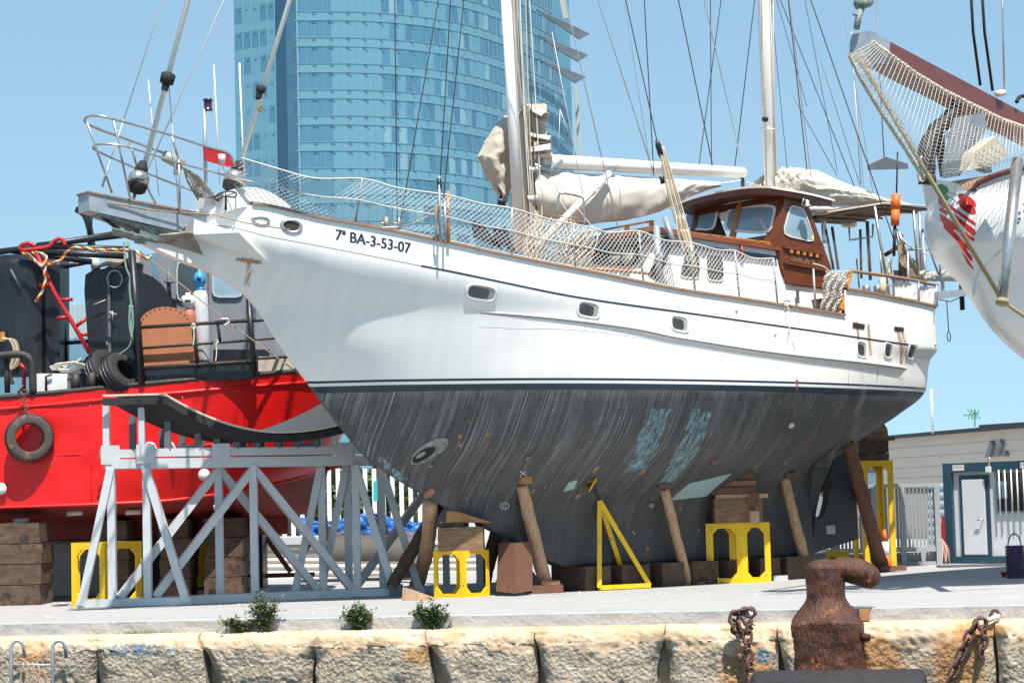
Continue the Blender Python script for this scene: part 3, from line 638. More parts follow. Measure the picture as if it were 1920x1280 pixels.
def hgrid(poly4, nu, nv, mtl, name, out=.006, par=None, thick=None):   # quad patch (px corners) laid on the hull
    c = [hp(*p)[:2] for p in poly4]; b = B()
    def f(u, v):
        s = lerp(lerp(c[0][0], c[1][0], u), lerp(c[3][0], c[2][0], u), v); z = lerp(lerp(c[0][1], c[1][1], u), lerp(c[3][1], c[2][1], u), v); return HW(s, z, out)
    b.grid(lambda u, v: f(u, 1-v), nu, nv); return b.obj(name, mtl, par or yacht)
M['patch'] = mat('pale_blue_antifouling_patch', (.36, .47, .46), .8, col2=(.26, .38, .39), nscale=5, col3=(.20, .26, .26), n3=9, t3=.64)
M['primer'] = mat('orange_primer_spot', (.42, .18, .11), .8, col2=(.30, .12, .07), nscale=12)
hgrid([(1292, 906), (1372, 887), (1325, 930), (1256, 938)], 14, 8, M['patch'], 'paint_patch')
hgrid([(1066, 904), (1083, 899), (1076, 916), (1055, 922)], 3, 3, M['patch'], 'paint_patch')
def hspot(px, py, rx, ry, mtl, name, rot=0, out=.006, n=14):
    s0, z0, _ = hp(px, py); b = B(); rx /= 118; ry /= 118
    b.add([HW(s0, z0, out)]+[HW(s0+math.cos(a)*rx*math.cos(rot)-math.sin(a)*ry*math.sin(rot), z0+math.cos(a)*rx*math.sin(rot)+math.sin(a)*ry*math.cos(rot), out) for a in [2*math.pi*k/n for k in range(n)]], [(0, 1+k, 1+(k+1) % n) for k in range(n)]); return b.obj(name, mtl, yacht)
for x, y, rx, ry in [(804, 925, 11, 7), (1117, 879, 6, 5), (998, 921, 4, 4), (1083, 930, 6, 4), (1205, 884, 5, 5), (914, 815, 4, 3), (863, 834, 4, 3), (1473, 868, 5, 4), (1495, 890, 5, 4), (862, 818, 4, 4)]: hspot(x, y, rx, ry, M['primer'], 'primer_spot', .6)

# through hulls, speed log fittings
b = B(); s0, z0, b0 = hp(805, 845)
n1 = YB
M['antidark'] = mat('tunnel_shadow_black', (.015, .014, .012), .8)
M['thruster'] = mat('bow_thruster_tunnel', (.30, .36, .35), .8, col2=(.14, .13, .10), nscale=9, contrast=.3, col3=(.20, .09, .04), n3=8, t3=.6, bump=.4)
hn = (HW(s0+.1, z0)-HW(s0-.1, z0)).cross(HW(s0, z0+.1)-HW(s0, z0-.1)).normalized()
if hn.dot(YB) < 0: hn = -hn
def ell(k, rr, off, dx=0, dz=0):
    a = 2*math.pi*k/28; e1 = (math.cos(a)*.24*rr, math.sin(a)*.15*rr); q = .72
    return (s0+dx+e1[0]*math.cos(q)-e1[1]*math.sin(q), z0+dz+e1[0]*math.sin(q)+e1[1]*math.cos(q), off)
rings = [(1.06, .006, 0, 0), (1.0, .025, 0, 0), (.95, .02, 0, 0), (.88, .008, -.01, -.01)]
vs = [HW(*ell(k, *r_)) for r_ in rings for k in range(28)]
b.add(vs, [(i*28+k, i*28+(k+1) % 28, (i+1)*28+(k+1) % 28, (i+1)*28+k) for i in range(3) for k in range(28)]+[tuple(3*28+k for k in range(28))], 0, False)
th = b.obj('thruster_tunnel', M['thruster'], yacht)
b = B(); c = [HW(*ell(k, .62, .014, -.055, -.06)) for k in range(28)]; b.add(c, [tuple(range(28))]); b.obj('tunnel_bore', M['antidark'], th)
b = B(); c = [HW(*ell(k, .27, .026, -.10, -.06)) for k in range(28)]; b.add(c, [tuple(range(28))]); b.obj('propeller_hub', M['thruster'], th)
for x, y in [(1483, 797), (990, 858), (1220, 947)]:
    b = B(); p = hull_pt(x, y); b.tube([p-YB*.03, p+YB*.06-YS*.02], [.055, .04], 10); b.obj('skin_fitting', M['white_dirty'] if x == 1483 else M['thruster'], yacht)
for x, y in [(766, 880)]: pass
# painted chalk marks: x, circled 12, 4
def hline(px, r, mtl, name, out=.006, n=4): b = B(); b.tube([hull_pt(x, y, out) for x, y in px], r, n); return b.obj(name, mtl, yacht)
hline([(975, 883), (987, 892)], .006, M['white'], 'chalk_mark'); hline([(986, 883), (975, 893)], .006, M['white'], 'chalk_mark')
hline([(946+8*math.cos(a), 948-6*math.sin(a)) for a in [k*math.pi/9 for k in range(19)]], .005, M['white'], 'chalk_mark')
hline([(943, 945), (943, 951)], .004, M['white'], 'chalk_mark'); hline([(946, 946), (949, 945), (946, 951), (950, 951)], .004, M['white'], 'chalk_mark')
hline([(1185, 995), (1189, 999), (1188, 1003)], .005, M['white'], 'chalk_mark')

# stripes and rails along the hull
def ribbon(zf, s0, s1, hgt, name, mtl, out=.005, n=120, th=0):
    b = B(); b.grid(lambda u, v: HW(lerp(s0, s1, u), zf(lerp(s0, s1, u))+hgt*(v-.5), out), n, 2); return b.obj(name, mtl, yacht)
seam = lambda s: itab(SEAM, s)
ribbon(seam, -3.9, 6.95, .028, 'sheer_stripe', M['navy'])
ribbon(seam, -7.0, -3.55, .008, 'hull_seam', M['wire'])
RUB = [(-3.15, 4.43), (-2, 4.36), (-.1, 4.20), (.7, 4.09), (3.5, 3.86), (5.5, 3.78), (6.75, 3.73)]
b = B(); pr = [(0, -.055), (.03, -.045), (.055, -.01), (.05, .02), (.0, .06)]
def rub(u, v):
    s = lerp(-3.15, 6.75, u); k = min(1, u*3, (1-u)*30); i = min(3, int(v*4)); t = v*4-i; o_, dz = lerp(pr[i][0], pr[i+1][0], t), lerp(pr[i][1], pr[i+1][1], t)
    z = itab(RUB, s)+dz*k; return HW(s, z, o_*k+.001)
b.grid(rub, 140, 8); b.obj('rubbing_strake', M['white'], yacht)
ribbon(lambda s: itab(RUB, s)-.030, -2.9, 6.6, .012, 'strake_seam', M['blackrust'], .052)
def rail(s0, s1, name, mtl, w_=.07, h_=.035, zo=0, n=100, side=1):
    b = B(); cs = [(-w_, 0), (w_*.6, 0), (w_*.6, h_), (-w_, h_)]
    b.grid(lambda u, v: (lambda s, c: YW(s, side*(hullb(s, zsh(s))+c[0]), zsh(s)+zo+c[1]))(lerp(s0, s1, u), cs[int(v*4+.01) % 4]), n, 4, 0, False); return b.obj(name, mtl, yacht)
for sd in (1, -1):
    rail(-6.3, 4.84, 'cap_rail', M['teak_worn'], side=sd); rail(4.90, 7.86, 'poop_cap_rail', M['teak_worn'], n=40, side=sd)
# deck
b = B(); b.grid(lambda u, v: YW(lerp(-6.8, 4.85, u), lerp(-1, 1, v)*hullb(lerp(-6.8, 4.85, u), zsh(lerp(-6.8, 4.85, u)))*.97, zsh(lerp(-6.8, 4.85, u))-.12), 60, 4)
b.grid(lambda u, v: YW(lerp(4.85, 7.88, u), lerp(-1, 1, v)*hullb(lerp(4.85, 7.88, u), 4.9)*.97, zsh(lerp(4.86, 7.88, u))-.1), 20, 4); b.obj('deck', M['teak_worn'], yacht)
# portholes
def port(px, py, w_, h_, name='porthole', skew=0.0, tilt=.13):
    s0, z0, _ = hp(px, py); W_, H_ = w_/2, h_/2
    def rr(k, sc, dx=0):
        a = 2*math.pi*k/28; c, s_ = math.cos(a), math.sin(a); e = .55
        x = (abs(c)**e)*(1 if c > 0 else -1)*W_*sc; y = (abs(s_)**e)*(1 if s_ > 0 else -1)*H_*sc
        return s0+dx+x, z0+y-x*tilt
    b = B(); ringd = [(1.18, .004), (1.13, .022), (1.0, .022), (.94, .008)]
    vs = [HW(*rr(k, sc), o_) for sc, o_ in ringd for k in range(28)]
    b.add(vs, [(i*28+k, i*28+(k+1) % 28, (i+1)*28+(k+1) % 28, (i+1)*28+k) for i in range(3) for k in range(28)], 0, True); o = b.obj(name, M['white'], yacht)
    b = B(); b.add([HW(*rr(k, .97), .012) for k in range(28)], [tuple(range(28))]); b.obj('recess', M['niche'], o)
    b = B(); b.add([HW(*rr(k, .74, -.045 if w_ > .3 else -.03), .016) for k in range(28)], [tuple(range(28))]); b.obj('pane', M['darkglass'], o)
M['niche'] = mat('recess_grey', (.40, .41, .37), .5, col2=(.30, .31, .28), nscale=4)
port(902, 549, .44, .20); port(1103, 581, .38, .22); port(1274, 607, .34, .23); port(1615, 655, .26, .26); port(1665, 657, .22, .24); port(1709, 659, .22, .25)
# hawse and fairleads in the bulwark
def fair(px, py, w_, h_, name, mtl):
    s0, z0, _ = hp(px, py); b = B()
    vs = [HW(s0+math.cos(2*math.pi*k/24)*w_*sc, z0-math.cos(2*math.pi*k/24)*w_*sc*.1+math.sin(2*math.pi*k/24)*h_*sc, o_) for sc, o_ in [(1.2, .004), (1.1, .03), (.9, .03), (.8, .006)] for k in range(24)]
    b.add(vs, [(i*24+k, i*24+(k+1) % 24, (i+1)*24+(k+1) % 24, (i+1)*24+k) for i in range(3) for k in range(24)], 0, True); o = b.obj(name, M['steel'], yacht)
    b = B(); b.add(vs[72:], [tuple(range(24))]); b.obj('opening', mtl, o)
fair(488, 413, .11, .055, 'fairlead', M['white_dirty']); fair(546, 424, .13, .09, 'hawse_hole', M['blackrust'])
for x in (1609, 1685):
    p4 = [(x-11, 604), (x+12, 608), (x+11, 617), (x-11, 614)] if x < 1650 else [(x-9, 612), (x+9, 614), (x+9, 621), (x-9, 620)]
    o = hgrid(p4, 3, 1, M['rust'], 'drain_vent', .012); q = [(a+(1 if a < x else -1)*3, c+(1.5 if c < (611 if x < 1650 else 617) else -1.5)) for a, c in p4]
    c_ = [hp(*t)[:2] for t in q]; b = B(); b.add([HW(s, z, .016) for s, z in c_], [(3, 2, 1, 0)]); b.obj('slot', M['blackrust'], o)
for x, y in [(1380, 583), (1453, 627), (1753, 646)]:
    b = B(); p = hull_pt(x, y, 0); b.tube([p, p+YB*.02], .022, 10); b.obj('drain_outlet', M['steel'], yacht)
# registration
def text_mesh(txt, size=1.0):
    cu = bpy.data.curves.new('t', 'FONT'); cu.body = txt; cu.size = size; cu.resolution_u = 3; o = bpy.data.objects.new('t', cu); C.collection.objects.link(o)
    me = bpy.data.meshes.new_from_object(o.evaluated_get(bpy.context.evaluated_depsgraph_get())) if False else None
    bpy.context.view_layer.update(); dg = bpy.context.evaluated_depsgraph_get(); me = bpy.data.meshes.new_from_object(o.evaluated_get(dg), depsgraph=dg)
    bm = bmesh.new(); bm.from_mesh(me); bmesh.ops.triangulate(bm, faces=bm.faces); bmesh.ops.subdivide_edges(bm, edges=[e for e in bm.edges if e.calc_length() > .35*size], cuts=2); bmesh.ops.triangulate(bm, faces=bm.faces)
    vs = [v.co.copy() for v in bm.verts]; fs = [[v.index for v in f.verts] for f in bm.faces]; bm.verts.index_update(); bm.free(); bpy.data.objects.remove(o); bpy.data.curves.remove(cu); bpy.data.meshes.remove(me)
    return vs, fs
def put_text(txt, fn, name, mtl, parent, bold=0):
    vs, fs = text_mesh(txt); x0 = min(v.x for v in vs); x1 = max(v.x for v in vs); b = B(); b.add([fn((v.x-x0)/(x1-x0), v.y/.73) for v in vs], fs); return b.obj(name, mtl, parent)
s0, z0, _ = hp(628, 449); s1, z1, _ = hp(768, 475); TH_ = .165
for dx in (0, .006, .012): put_text('7ª BA-3-53-07', lambda u, v: HW(lerp(s0, s1, u)+dx+v*.012, lerp(z0, z1, u)+v*TH_, .006), 'registration_number', M['navy'], yacht)

# rudder, propeller
b = B()
pl = lambda px, py: Ysz(px, py, 0)
r_ = [(5.72, .42), (7.0, .66), (6.98, 1.5), (6.95, 2.55), (6.5, 2.3), (6.36, 2.0), (6.28, 1.7), (6.22, 1.35), (6.12, 1.12), (5.98, 1.05), (5.88, 1.12), (5.80, .9), (5.74, .8)]
b.prism([YW(s, .07, z) for s, z in r_], YB*-.14)
M['antifoul'] = mat('dark_bottom_paint', (.030, .031, .034), .7, col2=(.055, .053, .052), nscale=2, stretch=(3, 3, .4), col3=(.11, .11, .11), n3=5, t3=.68)
b.obj('rudder', M['antifoul'], yacht)
b = B(); b.box(YW(5.5, 0, .47), (.5, .12, .12), (YS, YB, V((0, 0, 1)))); b.obj('rudder_shoe', M['antifoul'], yacht)
prp = B(); c = YW(5.98, 0, 1.62)
prp.tube([YW(4.9, 0, 1.66), c+YS*.16], .07, 12)
for k in range(3):
    a = .35+2*math.pi*k/3; d = YB*math.cos(a)+V((0, 0, 1))*math.sin(a); t_ = YS.cross(d)
    prp.slab(lambda u, v: c+YS*.04+d*(.05+.36*u)+(t_*.8+YS*.6*(1 if 1 else 0))*((v-.5)*.36*math.sin(math.pi*min(.95, .15+u*.8))), 8, 6, YS*.012)
prp.obj('propeller', M['blackrust'], yacht)
b = B(); s_, z_ = 6.3, .78; b.box(YW(6.25, .08, .85), (.22, .04, .16), (YS, YB, V((0, 0, 1)))); b.obj('anode', M['niche'], yacht)

# white bow wedge (anchor fairing), bowsprit, anchors
b = B(); w1 = [hull_pt(505, 492, .0), YW(-6.95, .42, 5.72), YW(-7.0, .40, 5.58), YW(-6.2, .62, 5.62)]
A1 = [Yp(364, 411, .42), Yp(448, 436, .72), Yp(500, 491, .55), Yp(362, 440, .40)]
A2 = [Yp(364, 411, .02), Yp(448, 436, .02), Yp(500, 491, .0), Yp(364, 450, .02)]
b.hexa([A1[0], A1[1], A1[2], A1[3], A2[0], A2[1], A2[2], A2[3]]); b.obj('bow_fairing', M['white'], yacht)
b = B(); p0, p1 = YW(-8.74, 0, 5.90), YW(-6.95, 0, 5.66); ax = (p1-p0).normalized()
def hx(s0_, z0t, z0b, h0, s1_, z1t, z1b, h1): return [YW(s0_, -h0, z0b), YW(s0_, h0, z0b), YW(s1_, h1, z1b), YW(s1_, -h1, z1b), YW(s0_, -h0, z0t), YW(s0_, h0, z0t), YW(s1_, h1, z1t), YW(s1_, -h1, z1t)]
b.hexa(hx(-8.74, 6.03, 5.78, .17, -6.80, 5.80, 5.48, .24)); bs = b.obj('bowsprit', M['galv'], yacht)
b = B(); b.hexa(hx(-8.76, 6.055, 6.032, .19, -6.80, 5.83, 5.802, .27)); b.obj('bowsprit_trim', M['teak_worn'], bs)
b = B(); b.hexa(hx(-8.55, 5.775, 5.73, .16, -7.1, 5.47, 5.36, .14)); b.obj('bowsprit_underplate', M['thruster'], bs)
b = B(); b.tube([Yp(185, 400, .05), Yp(205, 417, .05), Yp(232, 437, .04), Yp(262, 455, .02)], .028, 6); b.obj('bobstay', M['blackrust'], bs)
b = B(); b.tube([Yp(202, 380, .2), Yp(236, 385, .22), Yp(275, 393, .25)], .012, 6); b.tube([Yp(275, 393, .25), Yp(330, 398, .3), Yp(400, 402, .45), Yp(460, 418, .75), Yp(545, 431, 1.05)], .010, 6); b.obj('jackline', M['tanrope'], bs)
def anchor(sc, cpx, name, label):
    a_ = root(name, label, 'anchor', Yp(*cpx, 0), None); return a_
# claw anchor under the bowsprit (part of the yacht's gear)
b = B(); b.slab(lambda u, v: Yp(lerp(210, 310, u), lerp(lerp(436, 428, v), lerp(470, 455, v), u)+14*math.sin(math.pi*v)*(1-u)*.6, .05+.28*(v-.5)*math.cos(u*1.2)), 10, 8, V((0, 0, .02))); b.tube([Yp(218, 437, .05), Yp(262, 452, .05), Yp(318, 470, .03)], .03, 8)
an = b.obj('anchor', M['thruster'], yacht)
M['anchor'] = mat('rusty_galvanised_anchor', (.36, .33, .28), .6, .3, col2=(.22, .15, .09), nscale=7, contrast=.35, bump=.3)
b = B(); tip = Yp(382, 478, .45); q1, q2, q3, q4 = Yp(300, 442, .42), Yp(352, 436, .55), Yp(355, 470, .45), Yp(308, 455, .36)
b.hexa([q1, q4, tip, q2, q1-YB*.05+V((0, 0, .02)), q4-YB*.05, tip-YB*.02, q2-YB*.05]); b.hexa([Yp(345, 435, .58), Yp(362, 437, .55), tip, Yp(352, 450, .5), Yp(345, 433, .5), Yp(362, 435, .47), tip-YB*.03, Yp(352, 448, .42)])
b.tube([Yp(300, 442, .5), Yp(352, 436, .6)], .022, 8); b.tube([Yp(352, 440, .3), Yp(345, 415, .15), Yp(330, 402, .1)], .03, 8)
b.obj('plough_anchor', M['anchor'], yacht)
# pulpit
pul = B(); R_ = .019
far = [(158, 224, -.0), (175, 240, -.28), (215, 262, -.45), (262, 281, -.5), (320, 301, -.52)]
top = [Yp(440, 312, .62), Yp(428, 288, .60), Yp(380, 273, .55), Yp(322, 254, .50), Yp(215, 224, .42), Yp(180, 217, .30), Yp(163, 220, .12), Yp(159, 228, -.08), Yp(180, 240, -.30), Yp(240, 262, -.48), Yp(310, 288, -.52)]
pul.tube(catm(top, 5), R_, 8)
low = [Yp(460, 340, .62), Yp(390, 320, .56), Yp(330, 304, .5), Yp(240, 276, .45), Yp(195, 270, .3), Yp(176, 274, .1), Yp(180, 282, -.15), Yp(230, 305, -.42), Yp(300, 335, -.5), Yp(362, 358, -.52)]
pul.tube(catm(low, 5), R_*.85, 8)
for (a, c) in [((163, 230, .0), (210, 362, -.15)), ((213, 226, .42), (244, 372, .24)), ((322, 255, .5), (335, 300, .5)), ((335, 300, .5), (338, 402, .42)), ((243, 266, -.48), (256, 310, -.4)), ((262, 325, -.3), (297, 392, -.22))]: pul.tube([Yp(*a), Yp(*c)], R_*.9, 8)
pul.obj('pulpit', M['steel'], yacht)
b = B(); q = [Yp(382, 275, .56), Yp(425, 284, .6), Yp(440, 312, .62), Yp(430, 313, .62), Yp(400, 305, .58), Yp(384, 300, .56)]; b.prism(q, YB*-.03); b.obj('name_board', M['redpipe'], yacht)
b = B(); b.tube([Yp(416, 306, .7), Yp(416, 290, .7)], [.045, .055], 10); b.tube([Yp(416, 308, .7), Yp(422, 325, .6), Yp(438, 322, .3)], .008, 5); b.obj('navigation_light', M['white_dirty'], yacht)
b = B(); b.tube([Yp(308, 292, -.4), Yp(342, 310, -.4)], .085, 14); b.tube([Yp(330, 312, -.4), Yp(329, 328, -.4)], .03, 8); b.obj('searchlight', M['niche'], yacht)
# net bag and ropes on the foredeck
def bundle(c, rx, rz, n, r, seed, ax=(YS, YB)):
    b = B(); rnd = random.Random(seed)
    for k in range(n):
        pts = []; p0 = rnd.uniform(0, 6)
        for i in range(14):
            a = p0+i*.55; q = rnd.uniform(.45, 1); pts.append(c+ax[0]*(math.cos(a)*rx*q)+ax[1]*(math.sin(a*.7)*rx*.6*q)+V((0, 0, math.sin(a)*rz*q)))
        b.tube(catm(pts, 3), r, 4, cap=False)
    return b
b = B()
b.net(lambda u, v: Yp(lerp(lerp(343, 372, v), lerp(372, 410, v), u), lerp(lerp(312, 330, v), 372, u), .1+.25*math.sin(3.1*v)+.04*math.sin(9*u)), 16, 6, .006)
b.tube([Yp(343, 310, .1), Yp(352, 340, .15), Yp(372, 375, .2)], .016, 6); b.obj('safety_net', M['tanrope'], yacht)
b = bundle(Yp(372, 355, .1), .12, .13, 5, .007, 5); b.obj('net_gather', M['rope'], yacht)
# foredeck box, windlass wheel
b = B(); b.slab(lambda u, v: YW(lerp(-6.75, -5.6, u), lerp(-.3, .55, v), 6.02+.28*math.sin(math.pi*(.12+.76*u))-.12*u), 12, 6, V((0, 0, -.3))); b.obj('foredeck_locker', M['white'], yacht)
b = B(); c = Yp(423, 368, .55); b.tube([c+YS*(.16*math.cos(a))+V((0, 0, .05*math.sin(a)))+YB*(.16*math.sin(a)) for a in [k*math.pi/10 for k in range(20)]], .012, 6, True)
for k in range(3): a = k*math.pi/3; b.tube([c+YS*.16*math.cos(a)+YB*.16*math.sin(a)+V((0, 0, .05*math.sin(a))), c-YS*.16*math.cos(a)-YB*.16*math.sin(a)-V((0, 0, .05*math.sin(a)))], .008, 5)
b.tube([c, c-V((0, 0, .2))], .02, 6); b.obj('hand_wheel', M['blackrust'], yacht)
b = B(); p = Yp(388, 330, -.2); b.tube([Yp(386, 345, -.2), Yp(383, 205, -.2)], .028, 10); po = b.obj('lantern_post', M['galv'], yacht)
b = B(); b.lathe(Yp(390, 208, -.2), [(.001, 0), (.075, 0), (.075, .02), (.062, .03), (.062, .14), (.075, .15), (.07, .18), (.001, .18)], 14); b.obj('lantern', mat('purple_lantern_glass', (.06, .02, .06), .15), po)
# roller furling stays
def furl(a, c, drum, name, w_=.042, extend=2.2):
    p, q = Yp(*a), Yp(*c); d = (p-q).normalized(); f_ = B(); f_.tube([q, p+d*extend*5], [w_]*2, 12); st = f_.obj(name, M['mast'], yacht)
    g = B(); c0 = Yp(*drum); U = d; X = U.orthogonal().normalized(); Y_ = U.cross(X)
    g.lathe(c0, [(.001, -.13), (.10, -.13), (.14, -.10), (.15, -.02), (.155, .0)], 20, (X, Y_, U)); k = g.obj('drum_guard', M['rubber'], st)
    g = B(); g.lathe(c0, [(.001, .0), (.155, .0), (.158, .08), (.15, .13), (.12, .16), (.10, .19), (.001, .2)], 20, (X, Y_, U)); dr = g.obj('furling_drum', M['steel'], st)
    g = B(); g.lathe(c0+U*.2, [(.10, -.01), (.095, .04), (.055, .15), (.04, .16)], 14, (X, Y_, U)); g.obj('drum_neck', M['rubber'], st)
    g = B(); g.tube([c0-U*.12, c0-U*.42], .025, 8); g.obj('turnbuckle', M['steel'], st)
    return st
st = furl((353, 0, 0), (268, 322, 0), (258, 345, 0), 'forestay')
g = B(); d = (Yp(353, 0, 0)-Yp(268, 322, 0)).normalized(); X = d.orthogonal().normalized(); g.lathe(Yp(313, 152, 0), [(.03, -.22), (.05, -.14), (.06, -.05), (.105, -.03), (.11, .10), (.08, .12), (.03, .13)], 14, (X, d.cross(X), d)); g.obj('swivel', M['rubber'], st)
put_text('FURLEX', lambda u, v: (lambda a: Yp(258, 340, 0)+(CR*math.sin(a)+(-FW)*math.cos(a))*.163+CU*(v*.045-.01)+CR*.02)(lerp(-.6, .75, u)), 'drum_lettering', M['black'], st)
st = furl((543, 0, 0), (455, 292, 0), (437, 343, 0), 'staysail_stay', .036)
g = B(); d = (Yp(543, 0, 0)-Yp(455, 292, 0)).normalized(); X = d.orthogonal().normalized(); g.lathe(Yp(488, 172, 0), [(.03, -.14), (.05, -.1), (.05, -.02), (.075, 0), (.075, .08), (.03, .1)], 12, (X, d.cross(X), d)); g.obj('swivel', M['rubber'], st)
g = bundle(Yp(489, 203, .03), .05, .07, 3, .012, 8); g.obj('rope_knot', M['tanrope'], st)

# lifelines netting with stanchions
TOP = [(452, 296, .75), (520, 316, 1.0), (590, 334, 1.2), (680, 335, 1.45), (745, 352, 1.58), (822, 363, 1.72), (842, 366, 1.75), (905, 382, 1.84), (962, 391, 1.92), (1020, 408, 1.98), (1075, 420, 2.0), (1110, 427, 2.02), (1145, 436, 2.02), (1198, 433, 2.03), (1245, 450, 2.04), (1295, 455, 2.05), (1345, 468, 2.05), (1378, 470, 2.05), (1412, 484, 2.04), (1450, 484, 2.03)]
TW = catm([Yp(*t) for t in TOP], 6)
ts = [((p-YA).dot(YS), p) for p in TW]
def topat(s):
    for i in range(len(ts)-1):
        if s <= ts[i+1][0]: t = (s-ts[i][0])/(ts[i+1][0]-ts[i][0]+1e-9); return ts[i][1].lerp(ts[i+1][1], max(0, t))
    return ts[-1][1]
sA, sB = ts[0][0], ts[-1][0]
def netf(u, v):
    s = lerp(sA, sB, u); t = topat(s); q = YW(s, hullb(s, zsh(s))-.03, zsh(s)+.05); w_ = math.sin(math.pi*v)*.05*(.5+.8*NZ.noise((s*1.7, v*2, 0)))
    return t.lerp(q, v)+YB*w_+YS*(.05*NZ.noise((s*2, v*3, 5)))
nb = B(); nb.net(netf, 118, 8, .0042); nb.obj('safety_net', M['ropew'], yacht)
b = B(); b.tube(TW, .011, 6); b.tube([netf(k/150, .5)+YB*.01 for k in range(151)], .0075, 5); b.tube([netf(k/150, 1) for k in range(151)], .009, 5); b.obj('lifeline', M['ropew'], yacht)
for x0, y0, b0, x1, y1 in [(679, 335, 1.45, 684, 425, ), (823, 363, 1.72, 834, 450), (960, 391, 1.92, 977, 478), (1075, 420, 2.0, 1100, 505), (1198, 433, 2.03, 1208, 525), (1295, 455, 2.05, 1305, 545), (1378, 470, 2.05, 1392, 560), (1450, 484, 2.03, 1460, 572)]:
    s_, z_ = Ysz(x0, y0, b0); b = B(); bb = hullb(s_, zsh(s_))-.03; b.tube([Yp(x0, y0, b0), YW(s_+.06, bb, zsh(s_))], .016, 8); b.obj('stanchion', M['galv'], yacht)
# gathered net near the mast foot
b = B()
for k in range(2):
    b.net(lambda u, v: Yp(lerp(985, 1110, u)+5*math.sin(k+5*v), lerp(lerp(400, 425, u), lerp(480, 515, u), v)+6*math.sin(7*u+k), 1.0+.25*k+.15*math.sin(9*u+k)), 14, 5, .006)
b.obj('safety_net', M['rope'], yacht)
b = B(); b.net(lambda u, v: Yp(lerp(lerp(1548, 1590, u), lerp(1540, 1580, u), v)+3*math.sin(12*v), lerp(lerp(508, 512, u), lerp(578, 588, u), v), 1.9+.08*math.sin(20*u+8*v)), 10, 14, .008); b.net(lambda u, v: Yp(lerp(lerp(1548, 1580, u), lerp(1543, 1575, u), v)+3*math.sin(14*v+2), lerp(lerp(510, 512, u), lerp(575, 583, u), v), 1.8+.08*math.sin(17*u+8*v)), 10, 14, .008)
b.obj('safety_net', M['ropew'], yacht)
b = bundle(Yp(1472, 568, 2.05), .12, .06, 5, .008, 12); b.tube(catm([Yp(1475, 570, 2.14), Yp(1483, 595, 2.18), Yp(1480, 620, 2.18), Yp(1490, 655, 2.17), Yp(1487, 640, 2.18)], 5), .009, 5); b.obj('rope_tail', M['ropew'], yacht)
# ---- masts, booms, sails
def mast(s0, z0, lean, r, ztop, name, b0=0.):
    m_ = B(); p0 = YW(s0, b0, z0); p1 = YW(s0+lean*(ztop-z0), b0, ztop); m_.tube([p0, p0.lerp(p1, .5), p1], [r, r, r*.8], 20); o = m_.obj(name, M['mast'], yacht)
    for zz in ((ztop*.60+z0*.4), ztop*.85):
        if 1:
            sp = B(); c = p0.lerp(p1, (zz-z0)/(ztop-z0)); sp.tube([c-YB*1.1, c+YB*1.1], .035, 8); sp.obj('spreader', M['mast'], o)
    return o, p0, p1
mm, m0, m1 = mast(-.55, 4.9, -.055, .125, 20.5, 'main_mast')
mz, z0_, z1_ = mast(5.13, 4.9, -.005, .125, 17., 'mizzen_mast')
b = B(); b.tube([Yp(942, -120, .35), Yp(975, 470, .35)], .085, 16); b.obj('whisker_pole', M['mast'], yacht)
rnd = random.Random(4)
for k, (x0, x1, mt) in enumerate([(958, 984, 'tanrope'), (961, 990, 'rope'), (968, 996, 'wire'), (973, 1000, 'ropew'), (984, 1008, 'rope'), (986, 1012, 'wire'), (950, 1010, 'wirel'), (965, 1003, 'rope'), (989, 1020, 'ropew')]):
    b = B(); b.tube(catm([Yp(x0, -60, .2), Yp((x0+x1)/2+rnd.uniform(-4, 4), 230, .25), Yp(x1, 478, .3)], 5), .010, 5); b.obj('halyard', M[mt], mm)
for (x, y, bb, r_, l_) in [(1000, 320, .22, .085, .16), (998, 375, .25, .10, .2), (942, 330, .05, .06, .1), (940, 378, .05, .075, .12)]:
    b = B(); c = Yp(x, y, bb); d = (YB*.55+YS*.8).normalized(); X = d.orthogonal().normalized()
    b.lathe(c-d*l_/2, [(.001, 0), (r_*.9, 0), (r_, .02), (r_*.75, l_*.4), (r_*.8, l_*.7), (r_, l_*.8), (r_, l_), (.001, l_)], 18, (X, d.cross(X), d)); b.obj('winch', M['steel'] if x > 990 else M['navy'], mm)
b = bundle(Yp(1005, 300, .2), .07, .35, 7, .009, 31); b.obj('coiled_halyard', M['rope'], mm)
b = bundle(Yp(1010, 440, .4), .10, .42, 9, .009, 33); b.obj('coiled_halyard', M['rope'], mm)
b = bundle(Yp(990, 250, .2), .05, .5, 4, .009, 35); b.obj('coiled_halyard', M['tanrope'], mm)
for x0, x1 in ((1449, 1452), (1442, 1456), (1428, 1438), (1431, 1436)):
    b = B(); b.tube([Yp(x0, -60, .15), Yp(x1, 355, .15)], .011, 5); b.obj('halyard', M['rope'], mz)
b = B(); b.tube([Yp(1433, 224, .2), Yp(1436, 224, .32)], .05, 12); b.obj('deck_light', M['black'], mz); b = B(); b.box(Yp(1437, 242, .15), (.26, .16, .02), (YS, YB, V((0, 0, 1)))); b.obj('bracket', M['white_dirty'], mz)
b = B(); b.tube([Yp(1437, 2, 0), Yp(1438, -4, 0)], .14, 16); b.obj('mast_band', M['steel'], mz)
